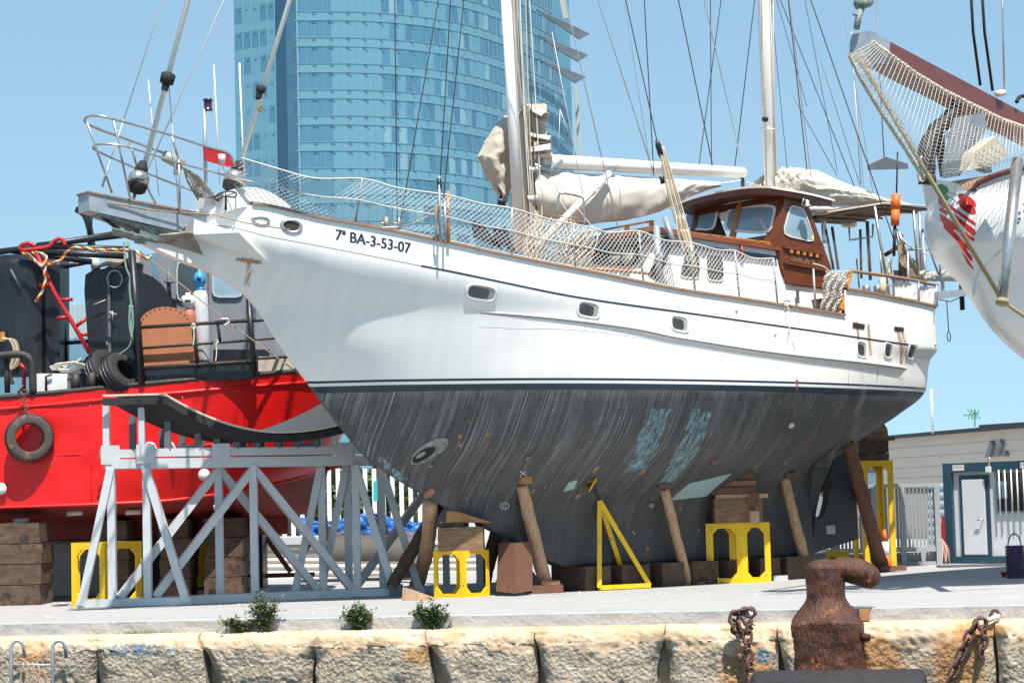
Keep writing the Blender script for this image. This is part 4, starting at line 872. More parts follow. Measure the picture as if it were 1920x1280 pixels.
# booms
b = B(); p, q = Yp(1012, 302, .1), Yp(1393, 324, .1); b.tube([p, q], [.125, .10], 18); b.tube([q, q+(q-p).normalized()*.06], [.10, .05], 18); bm_ = b.obj('main_boom', M['mast'], yacht)
b = B(); b.box(p-YS*.05+V((0, 0, -.02)), (.3, .08, .15), (YS, YB, V((0, 0, 1)))); b.tube([Yp(1000, 310, .2), Yp(1030, 318, .2), Yp(1052, 300, .2)], .045, 8); b.obj('gooseneck', M['galv'], bm_)
for x in (1147, 1243): b = B(); b.box(Yp(x, 316, .2), (.16, .02, .10), (YS, YB, V((0, 0, 1)))); b.obj('boom_bracket', M['steel'], bm_)
b = B(); p, q = Yp(1480, 390, .0), Yp(1722, 395, 0.); b.tube([p, q], [.09, .07], 14); b.obj('mizzen_boom', M['mast'], yacht)
def cloth(fn, nu, nv, amp, name, mtl, sc=3., seed=0, par=None, t=.02, slant=1.):
    b = B()
    def f(u, v):
        p = V(fn(u, v)); e = min(1, 8*u, 8*(1-u)); d = .8*nz((u*sc*1.6+v*slant, v*sc*.5, seed), 1, 2)+.45*math.sin(14*u*sc*.5+5*v*slant+5*nz((u*2, v, seed+9), 1, 2))+.22*math.sin(37*u*sc*.5+9*v*slant+6*nz((u*3, v, seed+4), 1, 2))
        return p+YB*(amp*d*e)+V((0, 0, amp*.35*NZ.noise((u*sc*2, v*sc, seed+7))))
    b.slab(f, nu, nv, -YB*t); return b.obj(name, mtl, par or yacht)
up = [(1003, 318), (1050, 322), (1150, 328), (1250, 334), (1352, 342)]; dn = [(1012, 404), (1060, 412), (1150, 420), (1240, 395), (1350, 352)]
def T2(a, t):
    k = min(len(a)-2, int(t*(len(a)-1))); f_ = t*(len(a)-1)-k; f_ = f_; return lerp(a[k][0], a[k+1][0], f_), lerp(a[k][1], a[k+1][1], f_)
dn = [(1008, 402), (1045, 408), (1085, 416), (1120, 418), (1160, 412), (1200, 408), (1240, 396), (1275, 380), (1300, 366), (1330, 356), (1352, 350)]
def bag(u, v):
    x0, y0 = T2(up, u); x1, y1 = T2(dn, u); bul = math.sin(math.pi*min(1, v*.96))*.22*(1-u*.6); return Yp(lerp(x0, x1, v), lerp(y0, y1, v), .12+bul)
cloth(bag, 90, 26, .035, 'mainsail', M['sail'], 4., 1)
cloth(lambda u, v: bag(u, v)-YB*(.3+.1*math.sin(math.pi*v)), 40, 12, .04, 'mainsail', M['sail'], 4., 15)
# bundle by the mast
lp = [(985, 195), (945, 222), (918, 262), (904, 292), (915, 320), (932, 350), (940, 368)]
rp = [(990, 200), (975, 235), (965, 275), (960, 300), (962, 335), (955, 365), (948, 385)]
def bl(u, v): x0, y0 = T2(lp, v); x1, y1 = T2(rp, v); return Yp(lerp(x0, x1, u), lerp(y0, y1, u), -.15+.28*math.sin(math.pi*u))
b = B()
def blf(u, v):
    p = bl(u, v); return p+YB*.06*nz((u*3, v*7, 3), 1, 4)+YS*.03*nz((u*3, v*8, 8), 1, 3)
b.slab(blf, 24, 50, -YB*.12); b.obj('sail_bundle', M['sail_dark'], yacht)
def roll(pa, pc, r, name, open_=1.6, squash=.55):
    a, c = V(pa), V(pc); d = (c-a).normalized(); X = d.cross(V((0, 0, 1))).normalized(); Z = X.cross(d); b = B()
    b.slab(lambda u, v: a.lerp(c, u)+X*(math.cos(v*open_*math.pi)*r*(1-.12*v)*(1+.2*u))+Z*(math.sin(v*open_*math.pi)*r*squash*(1-.12*v)*(1+.2*u)), 8, 20, (0, 0, .012)); return b.obj(name, M['sail'], yacht)
roll(Yp(990, 205, .0), Yp(1022, 222, .25), .16, 'sail_fold'); roll(Yp(992, 258, .0), Yp(1032, 266, .25), .15, 'sail_fold', 1.7, .5); roll(Yp(985, 290, .0), Yp(1034, 284, .3), .17, 'sail_fold', 1.8, .6)
cloth(lambda u, v: Yp(lerp(990, 1025, u), lerp(195, 300, v), .0+.1*math.sin(3*v*3.14)), 10, 24, .08, 'sail_fold', M['sail_dark'], 4, 5)
# mizzen sail cover
up2 = [(1455, 325), (1480, 316), (1500, 314), (1530, 320), (1570, 336), (1620, 356), (1670, 374), (1712, 384)]; dn2 = [(1455, 358), (1480, 362), (1515, 366), (1545, 382), (1580, 384), (1620, 384), (1670, 385), (1712, 388)]
def mzf(u, v): x0, y0 = T2(up2, u); x1, y1 = T2(dn2, u); return Yp(lerp(x0, x1, v), lerp(y0, y1, v), .05+.22*math.sin(math.pi*v)*(1-.7*u))
cloth(mzf, 60, 16, .05, 'mizzen_sail', M['sail'], 4, 21, slant=5); cloth(lambda u, v: mzf(u, v)-YB*.3, 30, 10, .04, 'mizzen_sail', M['sail'], 4, 25)
b = B()
def knob(u, v): a = 2*math.pi*u; t = math.pi*v; d = V((math.cos(a)*math.sin(t), math.sin(a)*math.sin(t), math.cos(t))); return Yp(1478, 338, .25)+d*(.19+.11*nz(d*3.3, 1, 4))
b.grid(knob, 50, 30); b.obj('sail_bundle', M['sail'], yacht)
cloth(lambda u, v: Yp(lerp(1402, 1440, u), lerp(lerp(352, 322, u), 358, v), -.2), 12, 8, .03, 'sail_bundle', M['sail_dark'], 4, 61)
# vang strut and sheets
b = B(); b.tube([Yp(1143, 325, .35), Yp(1100, 368, .50), Yp(1008, 462, .50)], [.06, .065, .065], 14); b.tube([Yp(1112, 356, .46), Yp(1107, 361, .47)], .075, 12); b.obj('boom_vang', M['mast'], yacht)
def rope(pts, r, mt, name='rope_line', par=None, n=6): b = B(); b.tube(catm([Yp(*p) for p in pts], 5), r, n); return b.obj(name, M[mt], par or yacht)
# block and tackle from the boom / shroud at 1235
for k in range(6): rope([(1236+k*1.5, 275, 1.5), (1246+k*3, 330, 1.6), (1262+k*4, 400, 1.75), (1283+k*3, 460, 1.9), (1296+k*2, 505, 1.98)], .012, 'rope' if k % 2 else 'tanrope', 'sheet_tackle')
b = B(); b.tube([Yp(1240, 330, 1.55), Yp(1243, 345, 1.55)], .04, 10); b.obj('pulley_block', M['black'], yacht)
b = B(); b.tube([Yp(1231, 262, 1.5), Yp(1234, 272, 1.5), Yp(1239, 290, 1.5), Yp(1241, 298, 1.5)], [.02, .05, .05, .02], 10); b.obj('pulley_block', M['black'], yacht)
for k in range(7): rope([(1268+k*2, 405, 1.8), (1272+k*3, 440, 1.9), (1290+k*2, 490, 2.0), (1300+k*1.2, 512, 2.02), (1293+k*1.5, 480, 2.03), (1276+k*2, 430, 1.9)], .010, 'tanrope' if k % 3 else 'rope', 'coiled_rope')
b = B(); b.tube([Yp(1231, 425, 1.75), Yp(1236, 520, 1.98)], .055, 12); b.tube([Yp(1247, 408, 1.6), Yp(1263, 455, 1.8)], .05, 12); b.obj('grey_post', M['galv'], yacht)
b = B(); b.tube([Yp(1252, 450, 1.5), Yp(1238, 490, 1.6), Yp(1226, 520, 1.6)], .10, 14); b.obj('ventilator_hose', M['navy'], yacht)
b = B(); b.tube(catm([Yp(1045, 400, 1.2), Yp(1048, 366, 1.2), Yp(1060, 363, 1.25), Yp(1090, 370, 1.3), Yp(1094, 380, 1.3), Yp(1096, 425, 1.3)], 4), .018, 8); b.tube([Yp(1046, 405, 1.2), Yp(1095, 410, 1.3)], .014, 8); b.obj('mast_pulpit', M['steel'], yacht)
b = B()
for x, y0, y1 in ((823, 330, 450), (833, 365, 450)): b.tube([Yp(x, y0, 1.7), Yp(x+3, y1, 1.8)], .02, 6)
b.obj('shroud_turnbuckle', M['galv'], yacht)
b = B(); b.tube([Yp(823, 335, 1.7), Yp(824, 355, 1.7)], [.035, .04], 8); b.obj('pulley_block', M['black'], yacht)
b = bundle(Yp(822, 415, 1.75), .07, .28, 6, .010, 55); b.obj('coiled_rope', M['tanrope'], yacht)
b = B(); b.tube([Yp(840, 358, 1.6), Yp(841, 455, 1.7)], .025, 8); b.obj('wooden_staff', M['teak_orange'], yacht)
for x in (724, 748):
    b = B(); b.tube([Yp(x, 432, 1.2), Yp(x, 407, 1.2)], .055 if x < 740 else .03, 12); b.tube([Yp(x-12, 418, 1.2), Yp(x+13, 420, 1.2)], .012, 6); b.obj('mooring_bitt', M['steel'], yacht)
rope([(700, 426, 1.3), (750, 425, 1.4), (790, 412, 1.5), (830, 382, 1.65)], .013, 'ropew', 'mooring_line')
b = B(); b.prism([Yp(885, 412, 1.0), Yp(905, 420, 1.0), Yp(945, 468, 1.2), Yp(890, 445, 1.0)], -YB*.03); b.prism([Yp(925, 428, 1.2), Yp(950, 425, 1.2), Yp(968, 475, 1.3), Yp(930, 452, 1.2)], -YB*.03); b.obj('solar_panel', M['solar'], yacht)
# ---- trunk cabin
UPV = V((0, 0, 1))
b = B(); zt0, zt1 = 6.0, 5.85
b.hexa([YW(.75, -1.25, 4.8), YW(.75, 1.25, 4.8), YW(4.25, 1.25, 4.6), YW(4.25, -1.25, 4.6), YW(1.15, -1.15, 5.93), YW(1.15, 1.15, 5.93), YW(4.0, 1.15, 5.78), YW(4.0, -1.15, 5.78)])
trunk = b.obj('deckhouse', M['white'], yacht)
b = B(); b.hexa([YW(1.0, -1.25, 5.93), YW(1.0, 1.25, 5.93), YW(4.1, 1.22, 5.78), YW(4.1, -1.22, 5.78), YW(1.15, -1.12, 6.05), YW(1.15, 1.12, 6.05), YW(4.1, 1.12, 5.90), YW(4.1, -1.12, 5.90)]); b.obj('deckhouse_roof_trim', M['teak'], trunk)
b = B(); b.hexa([YW(.86, -1.27, 5.76), YW(.86, 1.262, 5.76), YW(4.0, 1.232, 5.62), YW(4.0, -1.25, 5.62), YW(.88, -1.27, 5.82), YW(.88, 1.258, 5.82), YW(4.0, 1.228, 5.68), YW(4.0, -1.25, 5.68)]); b.obj('deckhouse_stripe', M['navy'], trunk)
def facequad(pts, t, nrm, name, mtl, par, inset=None):
    b = B(); b.prism(pts, V(nrm)*t); return b.obj(name, mtl, par)
FN = -YS
def onfront(px, py):   # point on the raked front of the trunk
    r = ray(px, py); a, c = YW(.75, 0, 4.8), YW(1.15, 0, 5.93); n = (c-a).cross(YB).normalized(); k = n.dot(a-EYE)/n.dot(r); return EYE+r*k, (n if n.dot(-YS) > 0 else -n)
fp, fn_ = onfront(1150, 480)
def win(px, plane, name, fw=.03, glass='darkglass', frame='mast', par=None):
    pts = [plane(*q) for q in px]; P3 = [q[0] for q in pts]; n = pts[0][1]; c = sum(P3, V((0, 0, 0)))/len(P3)
    def rnd_(P_, k=.22):
        out = []
        for i in range(len(P_)):
            a, p, c_ = P_[i-1], P_[i], P_[(i+1) % len(P_)]; a1 = p.lerp(a, k); c1 = p.lerp(c_, k)
            out += [a1, a1*.25+p*.5+c1*.25, c1]
        return out
    R1 = rnd_(P3); b = B(); inner = [c+(q-c)*(1-fw/(q-c).length) for q in R1]; N_ = len(R1)
    vs = [q+n*.002 for q in R1]+[q+n*.02 for q in R1]+[q+n*.02 for q in inner]+[q+n*.004 for q in inner]
    b.add(vs, [(i*N_+k, i*N_+(k+1) % N_, (i+1)*N_+(k+1) % N_, (i+1)*N_+k) for i in range(3) for k in range(N_)]); o = b.obj(name, M[frame], par or yacht)
    b = B(); b.add([q+n*.008 for q in inner], [tuple(range(N_))]); b.obj('pane', M[glass], o); return o
win([(1122, 454), (1206, 456), (1196, 500), (1107, 497)], onfront, 'window', .02, 'darkglass', 'teak', trunk)
for cx in (1163, 1187):
    b = B(); c, n = onfront(cx, 484); c = c+n*.12; b.disc(c, .14, (n.orthogonal(), n.cross(n.orthogonal()), n), .03, 24); b.tube([c-n*.1-V((0, 0, .1)), c-n*.08-V((0, 0, .4))], .02, 6); b.obj('grey_disc', M['niche'], trunk)
def onside(bb):
    def f(px, py): return Yp(px, py, bb), YB
    return f
def trside(px, py):
    r = ray(px, py); a, c = YW(2, 1.25, 4.75), YW(2, 1.15, 5.88); n = (c-a).cross(YS).normalized(); k = n.dot(a-EYE)/n.dot(r); return EYE+r*k, (n if n.dot(YB) > 0 else -n)
win([(1283, 470), (1311, 474), (1313, 524), (1272, 520)], trside, 'window', .018, 'darkglass', 'mast', trunk); win([(1321, 476), (1355, 478), (1358, 528), (1325, 526)], trside, 'window', .018, 'darkglass', 'mast', trunk)
b = B(); c, n = trside(1388, 475); b.tube([c+n*.04+V((0, 0, -.1)), c+n*.04+V((0, 0, .14))], [.05, .02], 10); b.obj('port_light', M['redpipe'], trunk)
b = B(); c, n = trside(1495, 556); b.box(c+n*.01, (.05, .03, .24), (YS, YB, UPV)); b.obj('vent_grille', M['greyd'], trunk)
# handrails with grab holes
def grab(p, q, n, name='grab_rail', h=.09, mt='teak_orange'):
    p, q = V(p), V(q); b = B(); b.beam(p+V((0, 0, h)), q+V((0, 0, h)), .035, .03)
    for k in range(n+1): c = p.lerp(q, k/n); d = (q-p).normalized(); b.beam(c-V((0, 0, .01)), c+V((0, 0, h+.01)), .035, .09, d)
    return b.obj(name, M[mt], trunk)
grab(YW(1.25, -.9, 6.06), YW(1.25, 1.0, 6.06), 3); grab(Yp(1262, 442, 1.12), Yp(1440, 464, 1.12), 8, h=.09); 
b = B(); b.tube([Yp(1095, 503, 1.3), Yp(1150, 506, 1.45), Yp(1228, 514, 1.6)], .025, 8); b.obj('side_grab_rail', M['teak_orange'], trunk)
# ---- pilothouse
ph = B()
def phs(px, py): return Ysz(px, py, 1.15)
side = [(4.33, 6.78), (4.83, 6.74), (5.42, 5.53), (5.24, 5.15), (4.26, 5.20), (3.97, 5.83)]
ph.prism([YW(s, 1.15, z) for s, z in side], -YB*.04)
phb = ph.obj('pilothouse', M['teak'], yacht)
b = B(); b.prism([YW(s, -1.15, z) for s, z in side], YB*.04); b.obj('side_panel', M['teak'], phb)
b = B(); b.hexa([YW(4.1, -1.12, 4.6), YW(4.1, 1.20, 4.6), YW(5.5, 1.20, 4.6), YW(5.5, -1.12, 4.6), YW(4.1, -1.12, 5.19), YW(4.1, 1.14, 5.19), YW(5.4, 1.14, 5.17), YW(5.4, -1.12, 5.17)]); b.obj('cockpit_coaming', M['white'], phb)
# front frame (raked): bottom s=3.97 z=5.83, top s=4.33 z=6.78
fa, fc = YW(3.97, 0, 5.85), YW(4.33, 0, 6.80); nf = (fc-fa).cross(YB).normalized(); nf = nf if nf.dot(-YS) > 0 else -nf
def phf(px, py): r = ray(px, py); k = nf.dot(fa-EYE)/nf.dot(r); return EYE+r*k, nf
b = B(); fu = (fc-fa)
def fpt(bb, t): return fa+fu*t+YB*bb
for bb, w_, mt in ((-1.12, .12, 0), (.0, .12, 1), (1.10, .16, 0)): b.beam(fpt(bb, -.02), fpt(bb, 1), w_, .06, nf, mt)
for t in (.04, .95): b.beam(fpt(-1.15, t), fpt(1.15, t), .05, .10 if t < .5 else .12, fu.normalized())
b.obj('windscreen_frame', [M['teak'], M['teak_orange']], phb)
win([(1366, 388), (1460, 383), (1446, 440), (1356, 434)], phf, 'window', .07, 'glass', 'mast', phb)
win([(1278, 392), (1350, 388), (1340, 433), (1283, 432)], phf, 'window', .06, 'glass', 'mast', phb)
o = win([(1481, 384), (1507, 391), (1529, 456), (1466, 441)], onside(1.153), 'window', .018, 'glass', 'mast', phb)
b = B(); b.disc(Yp(1524, 447, 1.17), .035, (YS, UPV, YB), .004, 14); b.obj('yellow_sticker', M['yellow'], o)
# far-left dark windscreen and hood
b = B(); b.beam(fpt(-1.14, -.10), fpt(1.14, -.10), .03, .26, fu.normalized()); b.beam(fpt(-1.14, .13), fpt(1.14, .13), .025, .24, fu.normalized()); b.obj('windscreen_sill', M['teak'], phb)
b = B(); b.hexa([YW(2.4, -1.1, 6.0), YW(2.4, -.75, 6.0), YW(3.7, -.75, 5.95), YW(3.7, -1.1, 5.95), YW(3.0, -1.05, 6.22), YW(3.0, -.8, 6.22), YW(3.7, -.8, 6.30), YW(3.7, -1.05, 6.30)]); b.obj('spray_hood', M['darkglass'], phb)
# roof
b = B()
def rf(u, v):
    s = lerp(3.85, 5.45, u); bb = lerp(-1.38, 1.34, v); e = max(0, abs(2*v-1)); f_ = math.sin(math.pi*u/2)
    return YW(s, bb*(.94+.06*math.sin(math.pi*u)), 6.96-.10*e**2.5-.12*(u))
b.slab(rf, 18, 18, (0, 0, .035)); rfo = b.obj('pilothouse_roof', M['mast'], phb)
b = B(); b.slab(lambda u, v: rf(.02+.96*u, .02+.96*v)-V((0, 0, .10)), 14, 14, (0, 0, .098)); b.obj('roof_underside', M['teak'], rfo)
b = B(); c = Yp(1513, 376, 1.35); b.lathe(c-V((0, 0, .11)), [(.095, 0), (.075, .02), (.05, .06), (.045, .11), (.001, .13)], 16); b.tube([c+V((0, 0, .0)), c-YS*.08+V((0, 0, .03)), c-YS*.14-V((0, 0, .1))], .012, 6); b.obj('ship_bell', M['steel'], phb)
# side details: ledge boards, pegs, name letters
for (a, c) in (((1470, 463), (1541, 476)), ((1471, 492), (1552, 508)), ((1474, 530), (1548, 538))):
    b = B(); b.beam(Yp(*a, 1.18), Yp(*c, 1.18), .04, .035); b.obj('ledge', M['teak'], phb)
for k in range(5): b = B(); b.box(Yp(1483+k*12, 471+k*2, 1.17), (.07, .05, .07), (YS, YB, UPV)); b.obj('peg', M['teak_orange'], phb)
pa, pb_ = Yp(1482, 488, 1.165), Yp(1528, 498, 1.165)
put_text('KARRUÑOS', lambda u, v: pa.lerp(pb_, u)+V((0, 0, v*.09)), 'name_letters', M['teak_worn'], phb)
# ---- bimini, arch, radar
bi = B(); q = [(5.25, 6.50), (7.0, 6.83), (8.45, 6.86)]
bi.slab(lambda u, v: YW(itab([(0, 5.25), (.55, 7.0), (1, 8.45)], u), lerp(-1.25, 1.0, v), itab([(0, 6.50), (.55, 6.83), (1, 6.86)], u)-.05*(2*v-1)**2), 16, 8, (0, 0, .035)); bio = bi.obj('bimini', M['woodd'], yacht)
for k in range(6):
    bb = lerp(-1.2, .98, k/5); b = B(); b.tube([YW(5.25, bb, 6.46), YW(7.0, bb, 6.79), YW(8.45, bb, 6.82)], .022, 6); b.obj('batten', M['teak_worn'], bio)
b = B(); b.tube([YW(5.2, 1.02, 6.52), YW(7.0, 1.02, 6.84), YW(8.5, 1.02, 6.87)], .02, 6); b.obj('canopy_edge', M['sail_dark'], bio)
for x0, y0, x1, y1, bb in [(1640, 387, 1668, 562, 1.1), (1713, 395, 1722, 520, 1.0), (1724, 395, 1727, 520, .2), (1546, 420, 1563, 505, -.6), (1560, 425, 1572, 505, .2), (1702, 470, 1704, 590, 1.55)]:
    b = B(); b.tube([Yp(x0, y0, bb), Yp(x1, y1, bb)], .028, 8); b.obj('bimini_post', M['steel'], bio)
for x0, y0, x1, y1, r_, bb in [(1613, 430, 1615, 522, .028, -.6), (1626, 415, 1632, 525, .036, -.6), (1606, 485, 1611, 540, .015, -.5), (1650, 470, 1655, 535, .02, -.8)]:
    b = B(); b.tube([Yp(x0, y0, bb), Yp(x1, y1, bb)], r_, 8); b.obj('antenna_post', M['steel'], yacht)
b = B(); b.tube([Yp(1592, 425, -.6), Yp(1593, 450, -.6), Yp(1636, 444, -.6), Yp(1637, 420, -.6)], .02, 8); ra = b.obj('radar_bracket', M['steel'], yacht)
b = B(); b.lathe(Yp(1592, 426, -.6), [(.001, 0), (.13, 0), (.155, .03), (.155, .07), (.14, .10), (.001, .11)], 20); b.obj('radar_dome', M['mast'], ra)
# orange marker floats (horseshoe light)
b = B(); b.tube([Yp(1680, 365, 1.3), Yp(1679, 393, 1.3)], .085, 12); b.tube([Yp(1679, 394, 1.3), Yp(1678, 422, 1.3)], .08, 12); fl = b.obj('marker_float', M['orange'], yacht)
b = B(); b.tube([Yp(1683, 285, 1.3), Yp(1681, 362, 1.3)], .016, 6); b.tube([Yp(1678, 423, 1.3), Yp(1676, 480, 1.3)], .03, 6); b.obj('float_staff', M['black'], fl)
# hanging lifting plate
b = B(); b.prism([Yp(1626, 310, -.2), Yp(1658, 295, -.2), Yp(1700, 308, -.2), Yp(1700, 317, -.2), Yp(1627, 319, -.2)], YB*.04); sp_ = b.obj('spreader_plate', M['greyd'], yacht)
b = B(); b.tube([Yp(1658, 297, -.2), Yp(1655, 250, -.2), Yp(1640, -60, -.2)], .012, 5); b.obj('hanger', M['wire'], sp_)
# poop: wooden rail, posts, cloths, clutter
b = B(); b.tube(catm([Yp(1594, 508, 1.8), Yp(1640, 514, 1.78), Yp(1700, 523, 1.72), Yp(1757, 535, 1.6)], 4), .032, 8); pr_ = b.obj('poop_rail', M['teak_worn'], yacht)
b = B(); b.beam(Yp(1594, 509, 1.8), Yp(1577, 580, 1.95), .06, .09, YS); b.obj('rail_post', M['teak_orange'], pr_)
for x, y0, y1 in [(1722, 528, 568), (1756, 534, 575), (1675, 520, 558)]: b = B(); b.tube([Yp(x, y0, 1.7), Yp(x+1, y1, 1.7)], .02, 8); b.obj('rail_post', M['steel'], pr_)
cloth(lambda u, v: Yp(lerp(1678, 1720, u), lerp(lerp(524, 534, u), lerp(556, 562, u), v), 1.70), 16, 10, .02, 'side_cloth', M['white'], 3, 71, t=.01); cloth(lambda u, v: Yp(lerp(1724, 1758, u), lerp(lerp(536, 540, u), lerp(566, 572, u), v), 1.62), 16, 10, .015, 'side_cloth', M['white'], 3, 73, t=.01)
for x in (1625, 1646): b = B(); b.lathe(Yp(x, 553, 1.4), [(.001, 0), (.075, 0), (.075, .16), (.065, .165), (.001, .165)], 16); b.obj('steel_pot', M['steel'], yacht)
b = B(); b.tube([Yp(1656, 520, 1.5), Yp(1655, 540, 1.5), Yp(1656, 556, 1.5)], [.05, .07, .055], 10); b.obj('coiled_rope', M['rope'], yacht)
for x, y, r_, s_, mt, sd in [(1668, 500, .12, .18, 'rope', 1), (1690, 480, .10, .22, 'tanrope', 2), (1735, 515, .10, .10, 'rope', 3), (1545, 440, .07, .30, 'ropew', 4), (1660, 530, .2, .08, 'tanrope', 6), (1740, 565, .12, .04, 'ropew', 7)]:
    b = bundle(Yp(x, y, 1.2 if x > 1600 else .9), r_, s_, 5, .011, 80+sd); b.obj('coiled_rope', M[mt], yacht)
for x0, y0, x1, y1, r_, mt in [(1680, 430, 1700, 520, .03, 'wire'), (1684, 435, 1720, 515, .035, 'galv'), (1660, 478, 1695, 455, .04, 'woodd'), (1690, 440, 1688, 520, .04, 'woodd'), (1735, 445, 1760, 515, .02, 'steel'), (1761, 465, 1763, 515, .02, 'galv'), (1730, 430, 1732, 520, .022, 'galv'), (1750, 525, 1775, 505, .04, 'niche')]:
    b = B(); b.tube([Yp(x0, y0, .8), Yp(x1, y1, .9)], r_, 8); b.obj('stern_gear', M[mt], yacht)
b = B(); b.prism([Yp(1694, 470, .6), Yp(1716, 492, .6), Yp(1716, 520, .6), Yp(1700, 518, .6)], YB*.04); b.obj('slatted_seat', M['teak_worn'], yacht)
for k in range(4): b = B(); b.tube([Yp(1697, 500-7*k, .66), Yp(1714, 492-7*k+2, .66)], .008, 4); b.obj('seat_lashing', M['ropew'], yacht)
rope([(1693, 450, .8), (1710, 465, .8), (1740, 478, .5), (1763, 479, .3)], .013, 'ropew')
# stern davit platform
b = B(); b.hexa([YW(7.85, -1.3, 5.05), YW(7.85, .5, 5.05), YW(10.6, .3, 5.38), YW(10.6, -1.3, 5.38), YW(7.85, -1.3, 5.22), YW(7.85, .5, 5.22), YW(10.6, .3, 5.50), YW(10.6, -1.3, 5.50)]); dv = b.obj('stern_platform', M['galv'], yacht)
b = B(); b.tube([YW(8.0, .3, 5.62), YW(10.5, .2, 5.72)], .10, 10); b.obj('rolled_dinghy', M['niche'], dv)
b = B(); b.tube([YW(8.2, .3, 6.12), YW(10.0, .25, 6.25)], .02, 6)
for s_ in (8.3, 8.9, 9.4, 10.0): b.tube([YW(s_, .3, 5.3), YW(s_, .3, 6.2)], .035, 6)
b.obj('davit_frame', M['galv'], dv)
b = B(); b.tube([YW(10.55, -.2, 5.1), YW(10.55, -.2, 5.65)], .05, 6); b.tube([YW(8.9, .3, 5.25), YW(9.6, .3, 5.18), YW(10.2, .3, 5.38)], .010, 5); b.tube([YW(9.5, .3, 5.2), YW(9.52, .3, 4.6)], .010, 5); b.tube([YW(9.52+.05*math.sin(a), .3, 4.5+.1*math.cos(a)) for a in [k*.6 for k in range(11)]], .010, 5, True); b.obj('hanging_line', M['wireblk'], dv)
b = B(); b.tube([Yp(1525, 504, 1.9), Yp(1529, 574, 1.98)], .02, 6); b.obj('stanchion', M['galv'], yacht)
rope([(1525, 494, 1.9), (1545, 500, 1.9), (1560, 510, 1.9), (1594, 508, 1.85)], .010, 'ropew')
# standing rigging (each wire its own part)
RIG = [((1121, 0), (1225, 323), 'wirel', 1.2, 9), ((1170, 0), (1222, 330), 'wirel', -1, 5), ((1173, 0), (1232, 265), 'wire', 1.5, 9), ((1208, 0), (1226, 330), 'wire', 1.7, 9), ((1272, 0), (1336, 310), 'wire', -1.4, 11), ((1320, 0), (1391, 308), 'wirel', .1, 10), ((1332, 0), (1334, 310), 'wire', -1.4, 9), ((1352, 0), (1311, 308), 'wire', -1.4, 9), ((1415, 0), (1378, 312), 'wire', -1.2, 10), ((1445, 0), (1476, 318), 'wire', -1.2, 6), ((1456, 0), (1513, 200), 'wire', -1, 6), ((1463, 0), (1602, 350), 'wire', 1.0, 8), ((1478, 0), (1513, 320), 'wire', 1.3, 10), ((1480, 0), (1520, 330), 'wirel', 1.4, 9), ((1509, 0), (1570, 322), 'wire', -1.2, 6), ((1520, 0), (1683, 470), 'wire', 1.4, 10), ((1530, 85), (1614, 352), 'wire', -1, 6), ((1486, 180), (1570, 330), 'wire', -1, 7), ((1577, 0), (1640, 380), 'wirel', -.5, 6), ((1590, 0), (1622, 380), 'wirel', -.5, 5), ((1596, 60), (1614, 345), 'mast', -1, 14),
       ((740, 0), (745, 418), 'wire', 1.2, 9), ((822, 0), (750, 420), 'wire', 1.2, 9), ((845, 0), (826, 330), 'wire', 1.7, 9), ((870, 0), (832, 365), 'wire', 1.75, 9), ((1060, 0), (1180, 520), 'wirel', 2.0, 9), ((1035, 60), (1108, 445), 'wirel', .8, 6), ((1018, 0), (1052, 205), 'wirel', -.6, 5), ((1050, 205), (1047, 295), 'wirel', -.6, 7), ((1050, 205), (1080, 290), 'wirel', -.6, 6), ((305, 0), (232, 225), 'ropew', 0, 9), ((232, 225), (207, 300), 'ropew', 0, 9), ((207, 300), (192, 350), 'galv', 0, 18), ((420, 0), (277, 318), 'ropew', -.3, 9), ((316, 150), (335, 395), 'ropew', -.2, 9), ((278, 150), (298, 368), 'ropew', -.5, 8), ((401, 122), (412, 345), 'mast', -.4, 12), ((449, 118), (459, 375), 'mast', -.2, 14), ((990, 480), (1145, 325), 'tanrope', .2, 9), ((1018, 300), (1240, 270), 'wirel', .4, 1)]
for a, c, mt, bb, r_ in RIG:
    if r_ < 2: continue
    p, q = Yp(*a, bb), Yp(*c, bb); d = (p-q)
    if a[1] == 0: p = p+d.normalized()*4.5
    b = B(); b.tube([q, p], r_/1000, 5); b.obj('rigging_wire' if mt in ('wire', 'wirel') else 'stay_line' if mt != 'mast' else 'whip_antenna', M[mt], yacht)
rope([(1100, 395, .2), (1190, 355, .2), (1300, 350, .2), (1390, 338, .15)], .009, 'ropew'); rope([(1040, 330, .3), (1090, 400, .8), (1120, 440, 1.3), (1110, 475, 1.8)], .008, 'rope'); rope([(1015, 330, .4), (1070, 410, 1.0), (1060, 470, 1.7)], .008, 'rope')
rope([(1395, 340, .1), (1430, 350, .1), (1450, 350, .1)], .01, 'rope')
b = B(); b.tube([Yp(1391, 325, .1), Yp(1393, 350, .1)], .035, 8); b.obj('pulley_block', M['black'], yacht)
